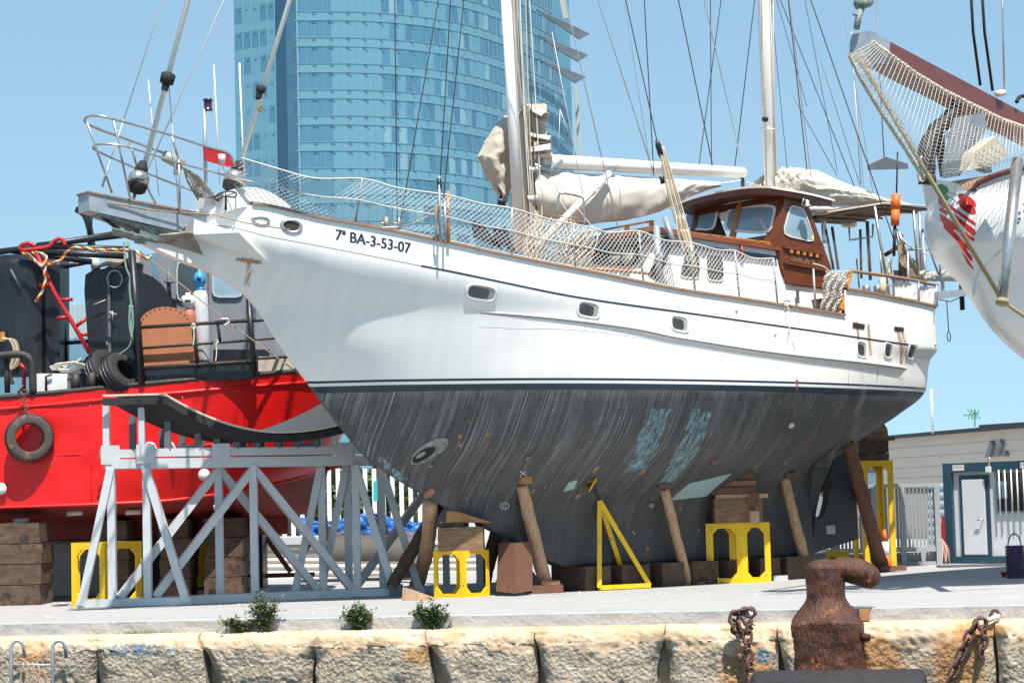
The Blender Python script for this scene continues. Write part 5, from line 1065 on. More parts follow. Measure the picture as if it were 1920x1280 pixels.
# ================================================================ trestles and props under the boats
UP = V((0, 0, 1))
def trestle(off, label, gmat='greyp'):
    off = V(off); LT = V((3.2, 1.5, 0)); PB_ = V((-5.85, 33.9, 0))+off; PA_ = V((-6.42, 33.95, 0))+off
    r_ = root('boat_trestle', label, 'trestle', PB_+LT*.5, 'grey boat trestles'); m_ = M[gmat]; zt = 2.25; w_ = .125
    def bm(p, q, name='brace', w1=w_, h1=w_): b = B(); b.beam(p, q, w1, h1); return b.obj(name, m_, r_)
    for P0, sd in ((PA_, -1), (PB_, 1)):
        bm(P0+V((0, 0, zt))-LT*.03, P0+LT*1.06+V((0, 0, zt)), 'top_beam', .12, .16); bm(P0+V((0, 0, .07)), P0+LT+V((0, 0, .07)), 'bottom_beam', .12, .13)
        for t in (0, .5, 1): bm(P0+LT*t+V((0, 0, .1)), P0+LT*t+V((0, 0, zt-.05)), 'post', .15, .12)
        for t0, t1 in ((.5, .03), (.5, .97)): bm(P0+LT*t0+V((0, 0, zt-.1)), P0+LT*t1+V((0, 0, .14)), 'brace', .12, .12)
        for t in (0, 1):
            f_ = P0+LT*t; o_ = V((sd*(.48 if sd < 0 else .62), -.02, 0)); bm(f_+V((0, -.06, zt-.08)), f_+o_+V((0, -.06, .04)), 'leg', .13, .12)
    for t in (0, 1): bm(PA_+LT*t+V((-.55, -.07, .07)), PB_+LT*t+V((.70, -.07, .07)), 'foot_beam', .11, .12); bm(PA_+LT*t+V((0, 0, zt)), PB_+LT*t+V((0, 0, zt)), 'cross_beam', .12, .14)
    # cradle on top
    for P0 in (PA_, PB_):
        bm(P0-LT*.05+V((0, 0, 2.42)), P0+LT*1.06+V((0, 0, 2.42)), 'cradle_beam', .11, .13)
        for t in (0.0, .35, .95): b = B(); b.box(P0+LT*t+V((.0, -.075, 2.40)), (.30, .012, .30), (LT.normalized(), LT.normalized().cross(UP), UP)); b.obj('clamp_plate', m_, r_)
    def zc(t): return 2.70+.62*((abs(t-.55)/.55)**1.9 if t < .55 else (abs(t-.55)/.55)**2*.75)
    for P0 in (PA_, PB_):
        for t in (-.02, .10, .24, .33, .42, .52, .62, .71, .80, .90, .99): 
            b = B(); b.beam(P0+LT*t+V((0, 0, 2.46)), P0+LT*t+V((0, 0, zc(max(0, t))-.11)), .10, .10); b.obj('cradle_post', m_ if t < .06 or t > .85 else M['greyd'], r_)
    X_ = V((.68, .0, 0)); c0 = PA_+V((.12, -.16, 0)); fz = lambda t, v: .30*(1-v)*max(0, min(1, (t-.55)/.4))
    b = B(); b.slab(lambda u, v: c0+LT*(lerp(-.06, 1.22, u))+X_*(1.15*v)+V((0, 0, zc(max(0, lerp(-.06, 1.22, u)))+fz(u, v))), 40, 2, (0, 0, .03)); b.obj('cradle_lining', M['cream'] if 0 else M['liner'], r_)
    b = B(); b.slab(lambda u, v: c0+LT*(lerp(-.06, 1.22, u))+X_*(1.17*v-.01)+V((0, 0, zc(max(0, lerp(-.06, 1.22, u)))-.022+fz(u, v))), 40, 2, (0, 0, -.12)); b.obj('cradle_rubber', M['rubber'], r_)
    return r_
M['liner'] = mat('worn_cradle_lining', (.66, .55, .44), .9, col2=(.54, .45, .36), nscale=6, stretch=(2, 2, 2), bump=.2)
trestle((0, 0, 0), 'grey steel trestle with a curved rubber cradle on top, left of the white yacht')
def trestle_b():
    src = [o for o in C.objects if o.name == 'boat_trestle'][0]; d = V((3.6, 1.85, 0))
    r_ = src.copy(); C.collection.objects.link(r_); r_.location = src.location+d; r_['_o'] = tuple(V(src['_o'])+d); r_['label'] = 'grey steel trestle partly hidden behind the bow of the white yacht, farther right'
    for ch in [o for o in C.objects if o.parent == src]:
        if ch.name.startswith('cradle'): continue
        c = ch.copy(); C.collection.objects.link(c); c.parent = r_
trestle_b()

def cage(corner, wa, da, h, aL, aR, name, label, t=.09, wb=None):
    """open box frame: near corner, left face direction aL, right face direction aR"""
    c = V(corner); L1 = V((math.cos(math.radians(aL)), math.sin(math.radians(aL)), 0)); L2 = V((math.cos(math.radians(aR)), math.sin(math.radians(aR)), 0)); r_ = root(name, label, 'boat stand', c+(L1*wa+L2*da)*.5, 'yellow boat stands')
    def face(o, d, w_, n, k):
        outer = [(0, 0), (w_, 0), (w_, h), (0, h)]; g = min(w_*.17, .11)
        inner = [(t+g, t), (w_-t-g, t), (w_-t, t+g), (w_-t, h-t-g), (w_-t-g, h-t), (t+g, h-t), (t, h-t-g), (t, t+g)]
        b = B(); th_ = n*.025; W3 = lambda q: o+d*q[0]+V((0, 0, q[1]))
        vs = [W3(q) for q in outer]+[W3(q) for q in inner]; vs += [p-th_ for p in vs]
        F = [(0, 1, 5, 4), (1, 2, 7, 6), (2, 3, 9, 8), (3, 0, 11, 10), (1, 6, 5), (2, 8, 7), (3, 10, 9), (0, 4, 11)]
        nn = 12; fs = []
        for f in F: fs.append(f); fs.append(tuple(i+nn for i in reversed(f)))
        fs += [(i, (i+1) % 4, (i+1) % 4+nn, i+nn) for i in range(4)]+[(4+i, 4+i+nn, 4+(i+1) % 8+nn, 4+(i+1) % 8) for i in range(8)]
        b.add(vs, fs); return b.obj('frame_panel', M['yellow'], r_)
    face(c+L1*.001, L1, wa, L2*-1, 0); face(c+L2*.028, L2, da-.03, L1*-1, 1)
    face(c+L2*da+L1*.001, L1, wa, L2*-1*-1, 2); face(c+L1*wa+L2*.028, L2, da-.06, L1, 3)
    return r_
cage(G(869, 1120), .60, .62, .74, 143, 48, 'cage_stand', 'small rusty edged yellow cage stand under the timber block at the bow of the yacht', .06)
cage(G(1393, 1093), .62, .60, 1.04, 165, 28, 'cage_stand', 'yellow cage stand with chamfered openings under the stacked planks amidships', .09)
cage(G(1682, 1066), .62, .62, 2.16, 180, 103, 'tall_stand', 'tall yellow frame stand carrying dark timbers under the stern of the yacht', .11)
cage(G(197, 1136), .70, .70, 1.02, 150, 42, 'cage_stand', 'yellow cage stand behind the left end of the grey trestle under the red ship', .11)
b = B(); b.hexa([G(358, 1118)+V((0, .6, .15)), G(382, 1118)+V((0, .6, .15)), G(382, 1118)+V((.1, .9, .15)), G(358, 1118)+V((0, .9, .15)), G(358, 1118)+V((0, .6, .95)), G(382, 1118)+V((0, .6, .95)), G(382, 1118)+V((.1, .9, .95)), G(358, 1118)+V((0, .9, .95))]); thing(b, 'yellow_stand', M['yellow'], 'narrow yellow stand seen behind the middle braces of the grey trestle', 'boat stand', 'yellow boat stands')

# keel blocks
def block(c, sz, ang, mt, label, name='timber_block', tilt=None, jit=.012, cat='timber'):
    a = math.radians(ang); ax = (V((math.cos(a), math.sin(a), 0)), V((-math.sin(a), math.cos(a), 0)), V((0, 0, 1)))
    if tilt: 
        k = V(tilt).normalized(); q = V((0, 0, 1)).rotation_difference(k); ax = tuple(q @ x for x in ax)
    b = B(); c = V(c); nx, ny, nz_ = 6, 3, 3
    # subdivided box with slight irregularity
    for (i0, i1, i2, s_) in ((0, 1, 2, 1), (0, 1, 2, -1), (1, 2, 0, 1), (1, 2, 0, -1), (0, 2, 1, 1), (0, 2, 1, -1)):
        flip = (s_ > 0) != (i2 == 1)
        def f(u, v, i0=i0, i1=i1, i2=i2, s_=s_, flip=flip):
            if not flip: u = 1-u
            p = c+ax[i0]*sz[i0]*(u-.5)+ax[i1]*sz[i1]*(v-.5)+ax[i2]*sz[i2]*.5*s_; return p+V((NZ.noise(p*5), NZ.noise(p*5+V((9, 0, 0))), NZ.noise(p*5+V((0, 9, 0)))*.6))*jit
        b.grid(f, 6, 4, 0, False)
    return thing(b, name, M[mt], label, cat)
for k, (s, L_, n_) in enumerate([(.32, .55, 'frontmost dark keel block under the forefoot of the yacht'), (1.15, .62, 'second dark keel block, right of the peeled log prop'), (2.0, .5, 'third keel block with pale end, right of the yellow tripod stand'), (2.75, .6, 'fourth keel block, left of the thin straight prop'), (3.55, .5, 'fifth keel block seen through the left opening of the yellow cage'), (4.3, .5, 'sixth keel block seen through the right opening of the yellow cage'), (5.1, .75, 'last dark keel block at the aft end of the keel')]):
    block(YW(s, 0, .203), (L_, .9, .395), 38, 'woodd', n_, 'keel_block')
# props
def log(p, q, r0, r1, mt, label, bend=0., seed=0, knots=.12, name='timber_prop'):
    p, q = V(p), V(q); b = B(); n = 26; d = (q-p); X = d.cross(V((0, 1, 0))).normalized(); pts = [p.lerp(q, t/n)+X*bend*math.sin(math.pi*t/n*1.0)+X*.012*NZ.noise((t*.2, seed, 0)) for t in range(n+1)]
    b.tube(pts, [lerp(r0, r1, t/n)*(1+.10*NZ.noise((t*.35, seed, 3))) for t in range(n+1)], 16)
    for i, v in enumerate(b.v):
        w_ = NZ.noise(v*6+V((seed, 0, 0))); b.v[i] = v+(v-p.lerp(q, max(0, min(1, (v-p).dot(d)/d.dot(d))))).normalized()*max(0, w_)*knots*r0*1.5
    return thing(b, name, M[mt], label, 'prop', 'timber props round the yacht')
log(hull_pt(981, 908, -.05), G(1022, 1111)+V((0, .12, .20)), .095, .115, 'woodl', 'thick peeled log prop standing on a small wooden block, second from the bow', 0, 1)
block(G(1022, 1112)+V((0, .25, .07)), (.52, .5, .13), 10, 'woodr', 'flat reddish wooden block under the peeled log prop', 'foot_block'); block(G(1024, 1112)+V((.05, .22, .17)), (.32, .2, .06), 20, 'woodo', 'small orange wedge at the foot of the peeled log prop', 'wedge')
block(hull_pt(983, 900, .03), (.2, .10, .12), 38, 'woodo', 'wooden pad between the hull and the top of the peeled log prop', 'wedge')
log(hull_pt(1249, 915, -.05), G(1291, 1096), .085, .085, 'woodl', 'straight slim squared prop between the yellow tripod and the yellow cage', 0, 2, .04)
log(hull_pt(1474, 895, -.05), G(1517, 1083), .085, .105, 'woodl', 'knobbly pale prop right of the yellow cage', 0, 3)
log(hull_pt(1594, 828, -.06), G(1655, 1071), .115, .14, 'woodr', 'thick knotty brown log prop under the stern, beside the tall yellow frame', .0, 4, .28)
log(P(806, 938, 34.2), G(775, 1112), .12, .12, 'woodl', 'curved pale log prop leaning at the stem, beside the grey trestle', .09, 5)
log(P(822, 945, 35.6), P(735, 1098, 35.2), .10, .10, 'woodd', 'dark shaded log prop behind the curved pale one', 0, 6)
log(P(940, 968, 36.4), P(905, 1095, 36.8), .12, .12, 'woodd', 'dark leaning log behind the leaning red brown timber', 0, 7)
for x, y, lb in [(1243, 910, 'thin wooden pad on top of the slim squared prop'), (1478, 890, 'wooden pad on top of the knobbly prop right of the cage')]: block(hull_pt(x, y, .02), (.28, .12, .07), 38, 'woodr', lb, 'wedge')
# tripod stand
ts_ = root('tripod_stand', 'yellow triangular screw stand with a round pad against the hull amidships', 'boat stand', G(1123, 1107))
c0 = G(1124, 1107); tp = P(1124, 938, c0.y+.2); g1 = G(1218, 1102); bk = c0+V((.5, .9, 0))
for nm, p, q in (('post', c0+V((0, 0, .05)), tp), ('diagonal_leg', g1+V((0, 0, .05)), tp), ('base_bar', c0+V((0, 0, .05)), g1+V((0, 0, .05))), ('rear_leg', bk+V((0, 0, .05)), tp)):
    b = B(); b.beam(p, q, .075, .07, V((0, 1, 0))); b.obj(nm, M['yellow'], ts_)
b = B(); hpnt = hull_pt(1109, 906, .03); b.tube([tp, hpnt], .022, 8); b.obj('screw', M['blackrust'], ts_)
b = B(); n_ = ((hpnt-tp).normalized()*.6-YB*.6).normalized(); b.disc(hpnt, .15, (n_.orthogonal().normalized(), n_.cross(n_.orthogonal().normalized()), n_), .02, 22); b.obj('pad', M['yellow'], ts_); b = B(); b.box(hpnt+n_*.06+V((0.05, 0, .04)), (.14, .10, .1)); b.obj('pad_block', M['woodo'], ts_)
# timber on the bow cage
cb = G(869, 1120)
block(cb+V((-.02, .42, .74+.185)), (.72, .62, .37), -2, 'wood', 'big squared timber block lying on the small yellow cage at the bow', cat='timber')
block(cb+V((-.18, .42, 1.15)), (.5, .45, .07), -8, 'woodd', 'thin dark board on the squared timber block at the bow')
b = B(); a0 = cb+V((-.26, .2, 1.19)); b.hexa([a0, a0+V((.75, 0, -.02)), a0+V((.75, .4, -.02)), a0+V((0, .4, 0)), a0+V((.02, 0, .19)), a0+V((.2, 0, .17)), a0+V((.2, .4, .17)), a0+V((.02, .4, .19))]); thing(b, 'wedge', M['woodo'], 'orange brown timber wedge driven under the stem on top of the block pile', 'timber')
b = B(); e0, e1, e2, e3 = P(930, 1108, 34.4), P(978, 1110, 34.1), P(990, 1030, 34.3), P(935, 1018, 34.6); bb_ = V((.28, .42, .02))
b.hexa([e0, P(966, 1112, 34.1), P(966, 1112, 34.1)+bb_, e0+bb_, e3, P(966, 1018, 34.3), P(966, 1018, 34.3)+bb_, e3+bb_]); thing(b, 'leaning_timber', M['woodr'], 'large red brown squared timber leaning upright right of the small yellow cage', 'timber')
b = B(); p = G(930, 1112); b.hexa([p, p+V((.42, -.02, 0)), p+V((.42, .15, 0)), p+V((0, .15, 0)), p+V((0, 0, .22)), p+V((.40, 0, .03)), p+V((.40, .15, .03)), p+V((0, .15, .22))]); thing(b, 'wedge', M['woodo'], 'thin orange wedge board at the foot of the leaning timber', 'timber')
b = B(); p = G(753, 1126); b.hexa([p, p+V((.58, -.02, 0)), p+V((.58, .25, 0)), p+V((0, .25, 0)), p+V((.02, 0, .20)), p+V((.16, 0, .16)), p+V((.16, .25, .16)), p+V((0.02, .25, .20))]); thing(b, 'wedge', M['woodl'], 'pale wooden wedge at the foot of the curved log prop', 'timber')
block(G(742, 1118)+V((0, .1, .1)), (.20, .3, .2), 0, 'greyd', 'small dark block beside the pale wedge near the trestle foot')
# planks on the amidships cage
c2 = G(1393, 1093)+V((-.05, .28, 1.04)); 
for dz, sz, an, mt, lb, dx in [(.21, (.84, .55, .42), 4, 'wood', 'large squared timber resting on the yellow cage amidships', 0), (.46, (.92, .5, .07), 2, 'woodl', 'pale plank with protruding end above the large timber amidships', .08), (.56, (.78, .5, .11), -3, 'woodr', 'thick cracked plank in the pile on the amidships cage, second from below', -.04), (.68, (.60, .45, .10), 3, 'wood', 'shorter plank in the pile on the amidships cage, third from below', .03), (.80, (.48, .4, .11), -5, 'woodr', 'upper red brown plank of the pile amidships', .10), (.91, (.38, .35, .10), 6, 'wood', 'topmost wedge of the pile under the hull amidships', .2)]:
    block(c2+V((dx, 0, dz)), sz, an, mt, lb)
block(c2+V((.28, -.32, .10)), (.16, .12, .2), 4, 'woodl', 'small pale block on the right corner of the amidships cage')
b = B(); p = c2+V((.22, -.30, .30)); b.beam(p, p+V((.1, -.02, .22)), .10, .14); thing(b, 'wood_chock', M['woodr'], 'upright brown chock at the right of the plank pile amidships', 'timber')
# timbers on the tall stand
c3 = G(1682, 1066)+V((-.32, .3, 2.16))
block(c3+V((-.06, 0, .07)), (.62, .6, .14), 0, 'woodd', 'dark board lying on the tall yellow frame'); block(c3+V((-.06, 0, .27)), (.60, .6, .24), 2, 'woodd', 'thick dark timber on the tall yellow frame'); block(c3+V((0.06, 0, .43)), (.66, .5, .06), 1, 'woodr', 'thin protruding board above the thick timber on the tall frame')
b = B(); b.prism([c3+V((-.34, -.25, .46)), c3+V((.26, -.25, .46)), c3+V((.25, -.25, .62)), c3+V((.18, -.25, .74)), c3+V((.05, -.25, .70))], V((0, .5, 0))); thing(b, 'curved_chock', M['wood'], 'rounded wooden chock touching the hull at the stern', 'timber')
block(G(1670, 1072)+V((0.05, .1, .07)), (.5, .25, .09), 5, 'woodr', 'low wooden board under the foot of the tall yellow frame')
block(G(1463, 1088)+V((0, .05, .045)), (.25, .15, .09), 5, 'greyp', 'small pale grey block on the ground right of the yellow cage'); block(G(1313, 1096)+V((0, .05, .03)), (.18, .1, .05), 25, 'woodr', 'small red brown wood scrap at the foot of the slim prop')

# small boat with blue cover, far behind the trestle
tb = root('covered_dinghy', 'small cream boat under a crumpled blue tarpaulin behind the trestles', 'boat', P(720, 1060, 44))
b = B()
def dg(u, v):
    x = lerp(620, 795, u); t = v; y = lerp(1000, 1052, t); a_ = math.sin(math.pi*min(1, .15+.85*(1-u)*1.2 if u > .3 else 1)*.5)
    return P(x, lerp(y, 1004, max(0, u-.93)*10), 43.4+1.2*t**2*1.0)
b.slab(dg, 24, 8, V((0, 1.2, 0))); b.obj('hull', M['cream'], tb); b = B(); b.beam(P(620, 1000, 43.3), P(795, 998, 43.3), .05, .06); b.obj('gunwale', M['teak_worn'], tb)
b = B()
def tf(u, v):
    x = lerp(560, 800, u); y = lerp(970+8*math.sin(u*9), 1002, v); return P(x, y, 43.2+.5*(1-v))+V((0, -.12, .05))*nz((u*7, v*3, 1), 1, 3)*1.3
b.slab(tf, 60, 18, V((0, 1.6, 0))); b.obj('tarpaulin', M['bluet'], tb)
# ================================================================ red workboat on the left
RD = 36.0
def rz_g(X): return itab([(-14, 3.3), (-8.6, 3.50), (-6.8, 3.62), (-5.1, 3.74), (-3.2, 3.92), (-2.4, 4.1)], X)
def rz_c(X): return itab([(-14, 1.62), (-8.6, 1.63), (-6.2, 1.66), (-5.0, 1.78), (-4.0, 1.98), (-3.2, 2.25), (-2.4, 2.6)], X)
def r_end(z): return itab([(1.35, -4.3), (1.8, -3.9), (2.4, -3.3), (3.0, -3.05), (3.6, -2.85), (4.2, -2.7)], z)
def rD(X, z):
    e = r_end(z); t = max(0, (X-(e-3.6))/3.6); t = min(1, t); return RD+.25*0+2.6*(1-math.sqrt(max(0, 1-t**2.2)))
ship = root('red_workboat', 'red steel workboat with black deck gear standing on timbers left of the white yacht', 'ship', V((-8, 38.6, 1.4)))
b = B(); NX = 90
def rh(u, v):
    z0 = 0; X = lerp(-13, r_end(2.5)+.25, u**.9)
    zc, zg = rz_c(X), rz_g(X); z = lerp(zc, zg, v); X2 = min(X, r_end(z)); return V((X2, rD(X2, z)+.03*nz((X*1.5, z*2, 0), 1, 2), z))
b.grid(rh, NX, 16)
b.grid(lambda u, v: (lambda p: V((p.x, 77.2-p.y, p.z)))(rh(1-u, v)), NX, 16)
hl = b.obj('hull', M['red'], ship)
b = B()
def rb(u, v): p = rh(u, 0); k = v; return V((p.x-.5*k*max(0, (u-.8))*5, lerp(p.y, 38.6, k), lerp(p.z, 1.38, min(1, k*1.6)**.8)))
b.grid(lambda u, v: rb(1-u, v), 60, 8); b.grid(lambda u, v: (lambda p: V((p.x, 77.2-p.y, p.z)))(rb(u, v)), 60, 8); b.obj('bottom', M['redd'], ship)
def rtube(zf, r, name, mt, x0=-12.8, x1=-2.9, off=.0, n=60):
    b = B(); b.tube([(lambda X: V((X, rD(X, zf(X))-off, zf(X))))(lerp(x0, x1, k/n)) for k in range(n+1)], r, 8); return b.obj(name, M[mt], ship)
rtube(lambda X: rz_g(X)-.01, .045, 'gunwale', 'blackrust', off=-.02); rtube(lambda X: rz_g(X)-.21, .035, 'fender_rail', 'red'); rtube(lambda X: rz_c(X)+.0, .028, 'chine_bar', 'red')
b = B(); b.grid(lambda u, v: (lambda p: V((p.x, lerp(p.y+.02, 77.2-p.y-.02, v), p.z-.02)))(rh(u, 1)), 60, 3); b.obj('deck', M['blackrust'], ship)
for x, y in ((3, 916), (384, 890), (140, 945)):
    p = P(x, y, RD); 
    if y < 940: b = B(); b.disc(V((p.x, RD-.05, p.z)), .10, (V((1, 0, 0)), UP, V((0, -1, 0))), .07, 18); b.obj('anode', M['white_dirty'], ship)
for x, y in ((140, 962), (415, 950), (250, 960), (40, 976)):
    p = P(x, y, 36.5); b = B(); b.tube([p-V((.13, 0, 0)), p+V((.13, 0, 0.01))], .045, 10); b.obj('bottom_anode', M['cream'], ship)
for x, y in ((280, 833), (195, 910), (315, 832)): 
    p = P(x, y, RD-.03); b = B(); b.tube(catm([p+V((-.1, 0, -.1)), p+V((-.02, -.04, .02)), p+V((.08, -.05, 0)), p+V((.12, -.02, -.1))], 4), .022, 8); b.obj('hull_eye', M['redpipe'] if x < 200 else M['white_dirty'], ship)
# superstructure
def pbox(x0, y0, x1, y1, D, dep, name, mt, par=None, lab=None):
    a, c, d, e = P(x0, y1, D), P(x1, y1, D), P(x1, y0, D), P(x0, y0, D); o = V((0, dep, 0)); b = B(); b.hexa([a, c, c+o, a+o, e, d, d+o, e+o]); return b.obj(name, M[mt], par or ship)
wh = B(); q = [(238, 700), (238, 486), (318, 468), (430, 480), (540, 560), (600, 640), (600, 700)]
wh.prism([P(x, y, 38.0) for x, y in q], V((0, 2.6, 0))); who = wh.obj('wheelhouse', M['ship_grey'], ship)
def pwin(x0, y0, x1, y1, D, name='window', par=None, fr='greyp', gl='glass'):
    def pl(px, py): return P(px, py, D), V((0, -1, 0))
    return win([(x0, y0), (x1, y0), (x1, y1), (x0, y1)], pl, name, .03, gl, fr, par)
pwin(331, 488, 380, 565, 37.97, par=who, gl='darkglass'); pwin(398, 505, 456, 558, 37.97, par=who)
for x0, y0, x1, y1 in ((389, 470, 392, 700), (462, 520, 465, 700)): pbox(x0, y0, x1, y1, 37.97, .02, 'panel_seam', 'greyd', who)
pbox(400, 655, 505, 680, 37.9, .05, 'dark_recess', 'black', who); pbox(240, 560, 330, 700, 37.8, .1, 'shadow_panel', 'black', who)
pbox(484, 668, 575, 708, 36.9, .3, 'bulwark_plate', 'sail_dark')
b = B(); b.tube([P(316, 505, 37.9), P(319, 560, 37.9)], .03, 8); b.tube([P(308, 528, 37.85), P(326, 529, 37.85)], .02, 6); b.obj('door_clamp', M['greyd'], who)
# bulwark box amidships
q = [(258, 690), (483, 680), (483, 708), (262, 724)]
b = B(); b.prism([P(x, y, 36.1) for x, y in q], V((0, .12, 0))); b.obj('bulwark', M['black'], ship)
def pipe(pts, r, mt, name, D=36.2, par=None, n=8, sm=0):
    P3 = [P(p[0], p[1], p[2] if len(p) > 2 else D) for p in pts]; b = B(); b.tube(catm(P3, 5) if sm else P3, r, n); return b.obj(name, M[mt], par or ship)
for pts, r, nm in [([(258, 614), (480, 600)], .032, 'rail'), ([(480, 601), (575, 590, 37.2)], .03, 'rail'), ([(262, 653), (480, 637)], .024, 'rail'), ([(478, 637), (575, 630, 37.2)], .02, 'rail'), ([(262, 690), (482, 677)], .035, 'rail'), ([(484, 672), (556, 668, 36.8)], .025, 'rail'), ([(466, 560), (478, 706)], .05, 'rail_post'), ([(247, 470), (266, 722)], .065, 'rail_post'), ([(362, 608), (371, 690)], .035, 'rail_post'), ([(408, 606), (413, 642)], .025, 'rail_post')]:
    pipe(pts, r, 'blackrust' if nm != 'rail_post' else 'black', nm, 36.0)
pbox(0, 0, 1, 1, 36, .1, 'x', 'black') if 0 else None
# overhead pipe frame
for pts, r in [([(-40, 477), (60, 464), (245, 434)], .055), ([(70, 460), (240, 440)], .05), ([(90, 462), (240, 467)], .05), ([(60, 472), (235, 480)], .055), ([(20, 470, 37), (172, 491, 37)], .05), ([(105, 503, 37.4), (172, 490, 37.4)], .04), ([(168, 460, 37.2), (170, 400, 37.2), (160, 396, 37.2), (142, 392, 37.2)], .04)]: pipe(pts, r, 'black', 'frame_pipe', 36.6)
pipe([(112, 505, 37.4), (121, 680, 37.4)], .06, 'black', 'frame_post'); pipe([(108, 644, 37.4), (165, 640, 37.4)], .035, 'black', 'frame_pipe'); pipe([(108, 678, 37.4), (165, 680, 37.4)], .035, 'black', 'frame_pipe')
pipe([(143, 392), (160, 405), (170, 440), (176, 490)], .06, 'black', 'exhaust_pipe', 37.4, sm=1); pipe([(176, 482), (180, 505)], .08, 'ropew', 'lagging', 37.3)
pbox(196, 470, 262, 492, 37.6, 1.2, 'roof_clutter', 'sail_dark')
# black tank with rounded top (two lobes)
def tank(x0, x1, y0, y1, D, dep, name, seed=0):
    b = B()
    def f(u, v):   # profile over the top: front face up, round, back
        t = v; 
        if t < .7: y = lerp(y1, y0+18, t/.7); dd = 0
        else: a = (t-.7)/.3*math.pi/2; y = y0+18-18*math.sin(a); dd = .35*(1-math.cos(a))
        return P(lerp(x0, x1, u), y, D+dd)+V((0, .02*nz((u*3, v*4, seed), 1, 2)-.10*math.sin(math.pi*u), 0))
    b.slab(f, 16, 24, V((0, dep, 0))); return b.obj(name, M['black'], ship)
tank(0, 78, 478, 702, 36.5, .8, 'black_tank', 1); tank(28, 112, 480, 700, 36.9, .8, 'black_tank', 2); tank(-60, 30, 482, 702, 36.6, .8, 'black_tank', 3)
pipe([(20, 505), (38, 540)], .02, 'greyd', 'lifting_eye', 36.35)
# black locker
b = B(); b.prism([P(x, y, 36.9) for x, y in [(168, 690), (158, 545), (160, 515), (176, 505), (245, 500), (252, 690)]], V((0, .9, 0))); lk = b.obj('black_locker', M['black'], ship)
b = B(); b.prism([P(x, y, 36.86) for x, y in [(203, 690), (201, 520), (206, 520), (209, 690)]], V((0, .03, 0))); b.obj('door_edge', M['greyd'], lk)
pipe([(175, 572), (198, 562)], .012, 'niche', 'handle', 36.8, lk); pipe([(204, 585), (219, 590)], .014, 'niche', 'latch', 36.8, lk); pipe([(210, 583), (212, 600)], .014, 'niche', 'latch', 36.8, lk); pipe([(200, 640), (201, 652)], .018, 'greyd', 'latch', 36.8, lk)
b = B(); c = P(255, 600, 37.0); b.prism([P(225, 700, 37.0)]+[P(252+68*math.cos(a), 578-68*math.sin(a), 37.0) for a in [k*math.pi/24 for k in range(0, 18)]]+[P(322, 700, 37.0)][::1], V((0, .1, 0))); b.obj('round_shield', M['black'], ship)
pipe([(215+14*math.cos(a), 523+16*math.sin(a)) for a in [k*.45 for k in range(15)]], .014, 'niche', 'wire_loop', 36.8)
for k in range(6): b = B(); b.tube(catm([P(175+k*6, 508-k % 3*4, 36.9), P(200+k*3, 492+k*2, 37.0), P(240, 500-k*3, 37.2)], 5), .018, 6); b.obj('cable', M['wireblk'], ship)
# twin white box and drums on deck
wb = pbox(66, 700, 126, 734, 36.15, .5, 'white_box', 'white_dirty'); pipe([(87, 734), (86, 706), (97, 702)], .02, 'blackrust', 'box_handle', 36.1, wb)
pbox(124, 690, 160, 700, 36.5, .4, 'dark_box', 'greyd'); pbox(122, 697, 162, 734, 36.55, .3, 'dark_box', 'black')
for x0, x1, y0 in ((134, 150, 701), (163, 181, 698)): pipe([((x0+x1)/2, 732), ((x0+x1)/2, y0)], .075, 'blackrust', 'mooring_post', 36.1, n=14)
pipe([(126, 711), (136, 710)], .02, 'blackrust', 'mooring_horn', 36.05); pipe([(179, 706), (187, 703)], .02, 'blackrust', 'mooring_horn', 36.05)
pipe([(-10, 668), (30, 664), (50, 668), (60, 684), (62, 736)], .065, 'blackrust', 'pipe_hoop', 36.0, sm=1, n=12); pipe([(12, 668), (14, 736)], .05, 'blackrust', 'pipe_hoop', 36.1)
pipe([(37, 682), (45, 690), (45, 736)], .035, 'redpipe', 'red_standpipe', 36.2); pbox(0, 640, 24, 660, 36.5, .4, 'winch_bracket', 'blackrust'); pbox(0, 622, 9, 640, 36.4, .3, 'winch_motor', 'teak_orange')
for k in range(4): pipe([(4, 634+k), (18+k*3, 637), (26+k*3, 655), (24+k*3, 672+k*4), (19, 690+k*2), (20+k*2, 720)], .017, 'tanrope' if k % 2 else 'rope', 'hose', 36.2, sm=1)
# red pipe ladder hooked on the frame
rl = root('pipe_ladder', 'red pipe ladder with side rungs hooked over the black frame of the red boat', 'ladder', P(192, 655, 36.6))
pipe([(66, 471), (100, 545), (140, 612), (168, 662)], .040, 'redpipe', 'spine', 36.3, rl); pipe([(38, 468), (40, 460), (55, 456), (66, 462)], .038, 'redpipe', 'hook', 36.3, rl, sm=1); pipe([(38, 470), (90, 463), (102, 452), (115, 448), (122, 460)], .038, 'redpipe', 'hook', 36.3, rl, sm=1)
for x0, y0, x1 in ((78, 497, 100), (73, 534, 94), (111, 562, 136), (107, 596, 126)): pipe([(x0, y0), (x1, y0-1)], .032, 'redpipe', 'rung', 36.3, rl)
pipe([(143, 611), (162, 597)], .032, 'redpipe', 'rung', 36.3, rl); pipe([(148, 627), (164, 627)], .032, 'redpipe', 'rung', 36.3, rl)
